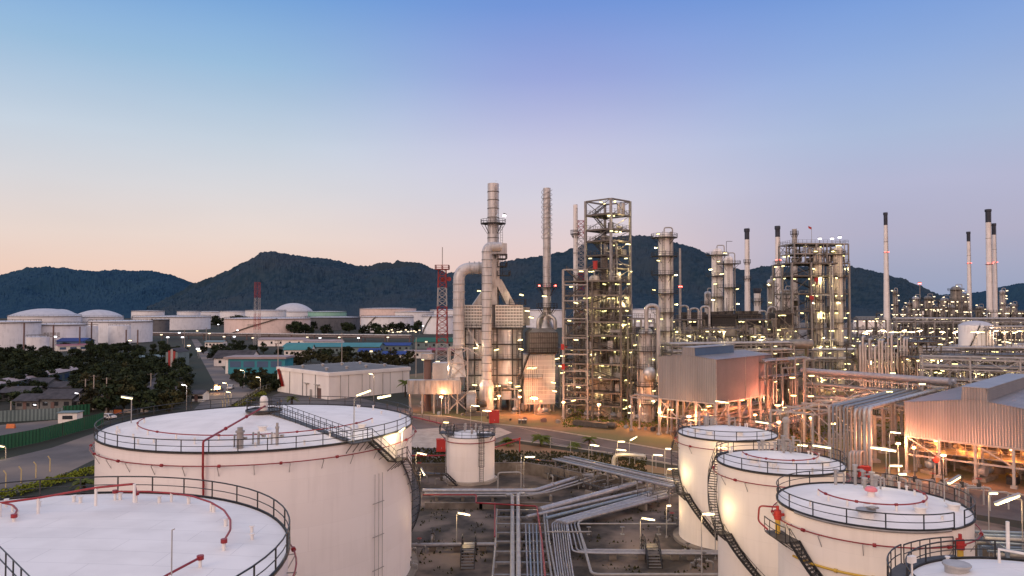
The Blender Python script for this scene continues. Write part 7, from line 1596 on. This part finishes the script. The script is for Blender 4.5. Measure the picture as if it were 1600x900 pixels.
for k,(px,py,pb_) in enumerate(((22,521,540),(86,526,545),(203,532,545),(262,527,538),(308,517,526),(371,516,524),(252,523,532),(285,527,538),(327,521,532),(341,507,514),(295,540,552),(309,545,556),(311,548,560),(540,497,510),(512,512,524),(661,509,522),(666,534,545),(575,515,522),(580,549,560),(280,520,530),(395,528,534),(410,528,534),(440,528,534),(460,528,534),(480,527,534),(500,528,534),(530,527,534),(366,526,534),(350,526,534),(560,528,534),(606,527,534))):
    g=G(px,pb_); z=zed(py,g.y); r=thing('yard_lamp_post','distant white lamp in the tank farm on the left','lamp post',(g.x,g.y,0),0,'distant lamps of the left tank farm'); mb=MB(); mb.beam((0,0,0),(0,0,z),.25); part(r,'pole',mb,M['steel']); obj('lamp',lamp_mesh('lampwhite' if k%2 else 'lampfar',1.6,1.1),(0,0,z),r)
for k in range(16):
    px=592+k*4.2+rnd.uniform(-2,2); g=G(px,522); z=zed(rnd.uniform(515,519),g.y); r=thing('yard_lamp_post','distant lamp in the bright row below the white tanks','lamp post',(g.x,g.y-6,0),0,'bright row of lamps below the white tanks'); mb=MB(); mb.beam((0,0,0),(0,0,z),.25); part(r,'pole',mb,M['steel']); obj('lamp',lamp_mesh('lampfar',1.8,1.2),(0,0,z),r)
rack('long dark red pipe rack before the far tanks',tuple(G(160,528)),tuple(G(640,534)),8,[3.2,4.6],22,4,.6,'brick',colw=.6)
# cars
M['carw']=pm('white_car_paint',(.7,.7,.7),(.66,.66,.66),1,.25); M['carg']=pm('grey_car_paint',(.2,.21,.23),(.18,.18,.2),1,.25)
def car(px,py,rz,label,m='carw',lights=False,group=None):
    p=G(px,py); r=thing('parked_car' if not lights else 'car',label,'car',(p.x,p.y,0),rz,group); mb=MB()
    prof=[(-2.2,.45),(-2.2,.9),(-1.3,1.0),(-.8,1.45),(.9,1.45),(1.5,.98),(2.2,.85),(2.25,.45)]
    for y0,y1 in((-.85,.85),):
        n=len(prof); vs=[(x,y0*(1 if z<1.1 else .85),z) for x,z in prof]+[(x,y1*(1 if z<1.1 else .85),z) for x,z in prof]; mb.add(vs,[tuple(range(n)),tuple(range(2*n-1,n-1,-1))]+[(i,i+n,(i+1)%n+n,(i+1)%n) for i in range(n)])
    part(r,'body',mb,M[m]); mb=MB()
    for s in(-1,1): mb.add([(-1.15,s*.87,1.02),(-.75,s*.76,1.4),(.85,s*.76,1.4),(1.3,s*.87,1.02)],[(0,1,2,3)])
    mb.add([(1.48,-.7,1.03),(1.48,.7,1.03),(.97,.65,1.43),(.97,-.65,1.43)],[(0,1,2,3)]); mb.add([(-1.3,-.7,1.06),(-1.3,.7,1.06),(-.87,.65,1.43),(-.87,-.65,1.43)],[(0,1,2,3)]); part(r,'window',mb,M['glass'])
    for x in(-1.4,1.4):
        for y in(-.8,.8): mb=MB(); mb.tube([(x,y-.11,.33),(x,y+.11,.33)],.33,14); w_=part(r,'wheel',mb,M['tyre']); mb=MB(); mb.tube([(x,y-.12,.33),(x,y+.12,.33)],.18,10); part(w_,'rim',mb,M['lsteel'])
    for y in(-.6,.6): mb=MB(); mb.bx(2.2,2.28,y-.2,y+.2,.6,.8); part(r,'headlight',mb,M['lamp'] if lights else M['white'])
    return r
car(168,655,R(-20),'white car leaving from behind the green fence'); car(360,608,R(100),'white car driving away on the lit road'); car(340,611,R(-110),'car with glaring orange headlights coming up the road','carg',True)
g=G(340,613); q=at(339.5,606,g.y-3); mb=MB(); r=thing('headlight_stand_in','added pole lamp standing in for the orange headlight glare of the oncoming car','lamp',(q.x,q.y,0)); mb.tube([(0,0,0),(0,0,q.z)],.06,5); part(r,'pole',mb,M['steel']); obj('lamp',lamp_mesh('lampo',1.3,1.6),(0,0,q.z),r); glow(q+Vector((0,-1,.6)),(1,.6,.25),900,.4)  # extra lamp on a pole in place of the car's headlight glare
# barriers along the road
for k,(px,py,c) in enumerate(((170,647,'w'),(184,646,'o'),(199,645,'w'),(226,644,'w'),(17,669,'o'),(262,655,'y'),(275,653,'o'))):
    p=G(px,py); mb=MB(); mb.add([(-1,-.35,0),(1,-.35,0),(1,.35,0),(-1,.35,0),(-.95,-.12,1.0),(.95,-.12,1.0),(.95,.12,1.0),(-.95,.12,1.0)],[(0,3,2,1),(4,5,6,7),(0,1,5,4),(1,2,6,5),(2,3,7,6),(3,0,4,7)]); mb.bx(-.8,-.5,-.4,.4,.0,.12)
    single('road_barrier',('white plastic barrier nearest the green fence','orange plastic barrier in the row behind the big tank','white plastic barrier right of the orange one','white plastic barrier farthest right of the row','orange barrier inside the pale fence','yellow barrier seen over the rim of the big tank','orange barrier seen over the rim of the big tank')[k],'barrier',mb,M[{'w':'kerb','o':'hose','y':'yellow'}[c]],(p.x,p.y,0))
# bent fence posts along the hedge, yellowish
M['ypost']=pm('cream_fence_post',(.55,.45,.22),(.45,.36,.18),1,.7)
for k,(px,py) in enumerate(((9,762),(33,755),(56,747),(78,737),(-14,770),(348,640),(352,636),(357,632))):
    p=G(px,py); mb=MB(); mb.tube([(0,0,0),(0,0,2.2),(-.35,-.1,2.75)],.09,6); single('fence_post','cream concrete fence post with a cranked top','fence post',mb,M['ypost'],(p.x,p.y,0),0,'cranked cream fence posts')
wire_fence('post_fence','chain link fence with cranked posts beside the street lamps',[gz(372,640),gz(405,616),gz(436,606)],2.4,3.0,crank=True)
wire_fence('post_fence','black rail fence beyond the big tank beside the perimeter road',[gz(420,642),gz(520,640),gz(640,652),gz(705,668)],1.5,3.0,'black')
# red pipes beside the road before warehouse
prun3('red fire main along the fence before the warehouse',[G(420,640,.7),G(520,638,.7),G(640,650,.7),G(690,662,.7)],.16,'red')

# parked vehicles and clutter along the plant road and yards
for k in range(14):
    px=690+k*26+rnd.uniform(-9,9); py=648+k*1.9+rnd.uniform(-2,2); g=G(px,py); s=rnd.uniform(.6,1.4); mb=MB(); mb.box((0,0,.35*s),(1.2*s,.8*s,.7*s)); mb.box((.1,0,.8*s),(.8*s,.6*s,.16*s)); single('equipment_crate','small crate or box left at the front edge of the plant','crate',mb,M[rnd.choice(('dsteel','steel','brick','pipeb'))],(g.x,g.y,0),rnd.uniform(0,3),'crates at the front edge of the plant')
mb=MB(); q=random.Random(11)
for i in range(2600):
    px=q.uniform(650,1110); py=q.uniform(770,898); g=G(px,py)
    if noise.noise(Vector((g.x*.35,g.y*.35,4)))<.12: continue
    s=q.uniform(.06,.2); a=q.uniform(0,3.14); mb.add([(g.x-s*math.cos(a),g.y-s*math.sin(a),.008),(g.x+s*math.cos(a),g.y+s*math.sin(a),.008),(g.x+q.uniform(-.1,.1),g.y,s*1.7)],[(0,1,2)])
o=struct('weeds',mb,M['leafw']); o['kind']='stuff'; o['label']='sparse low weeds on the dark bund floor between the pipes'
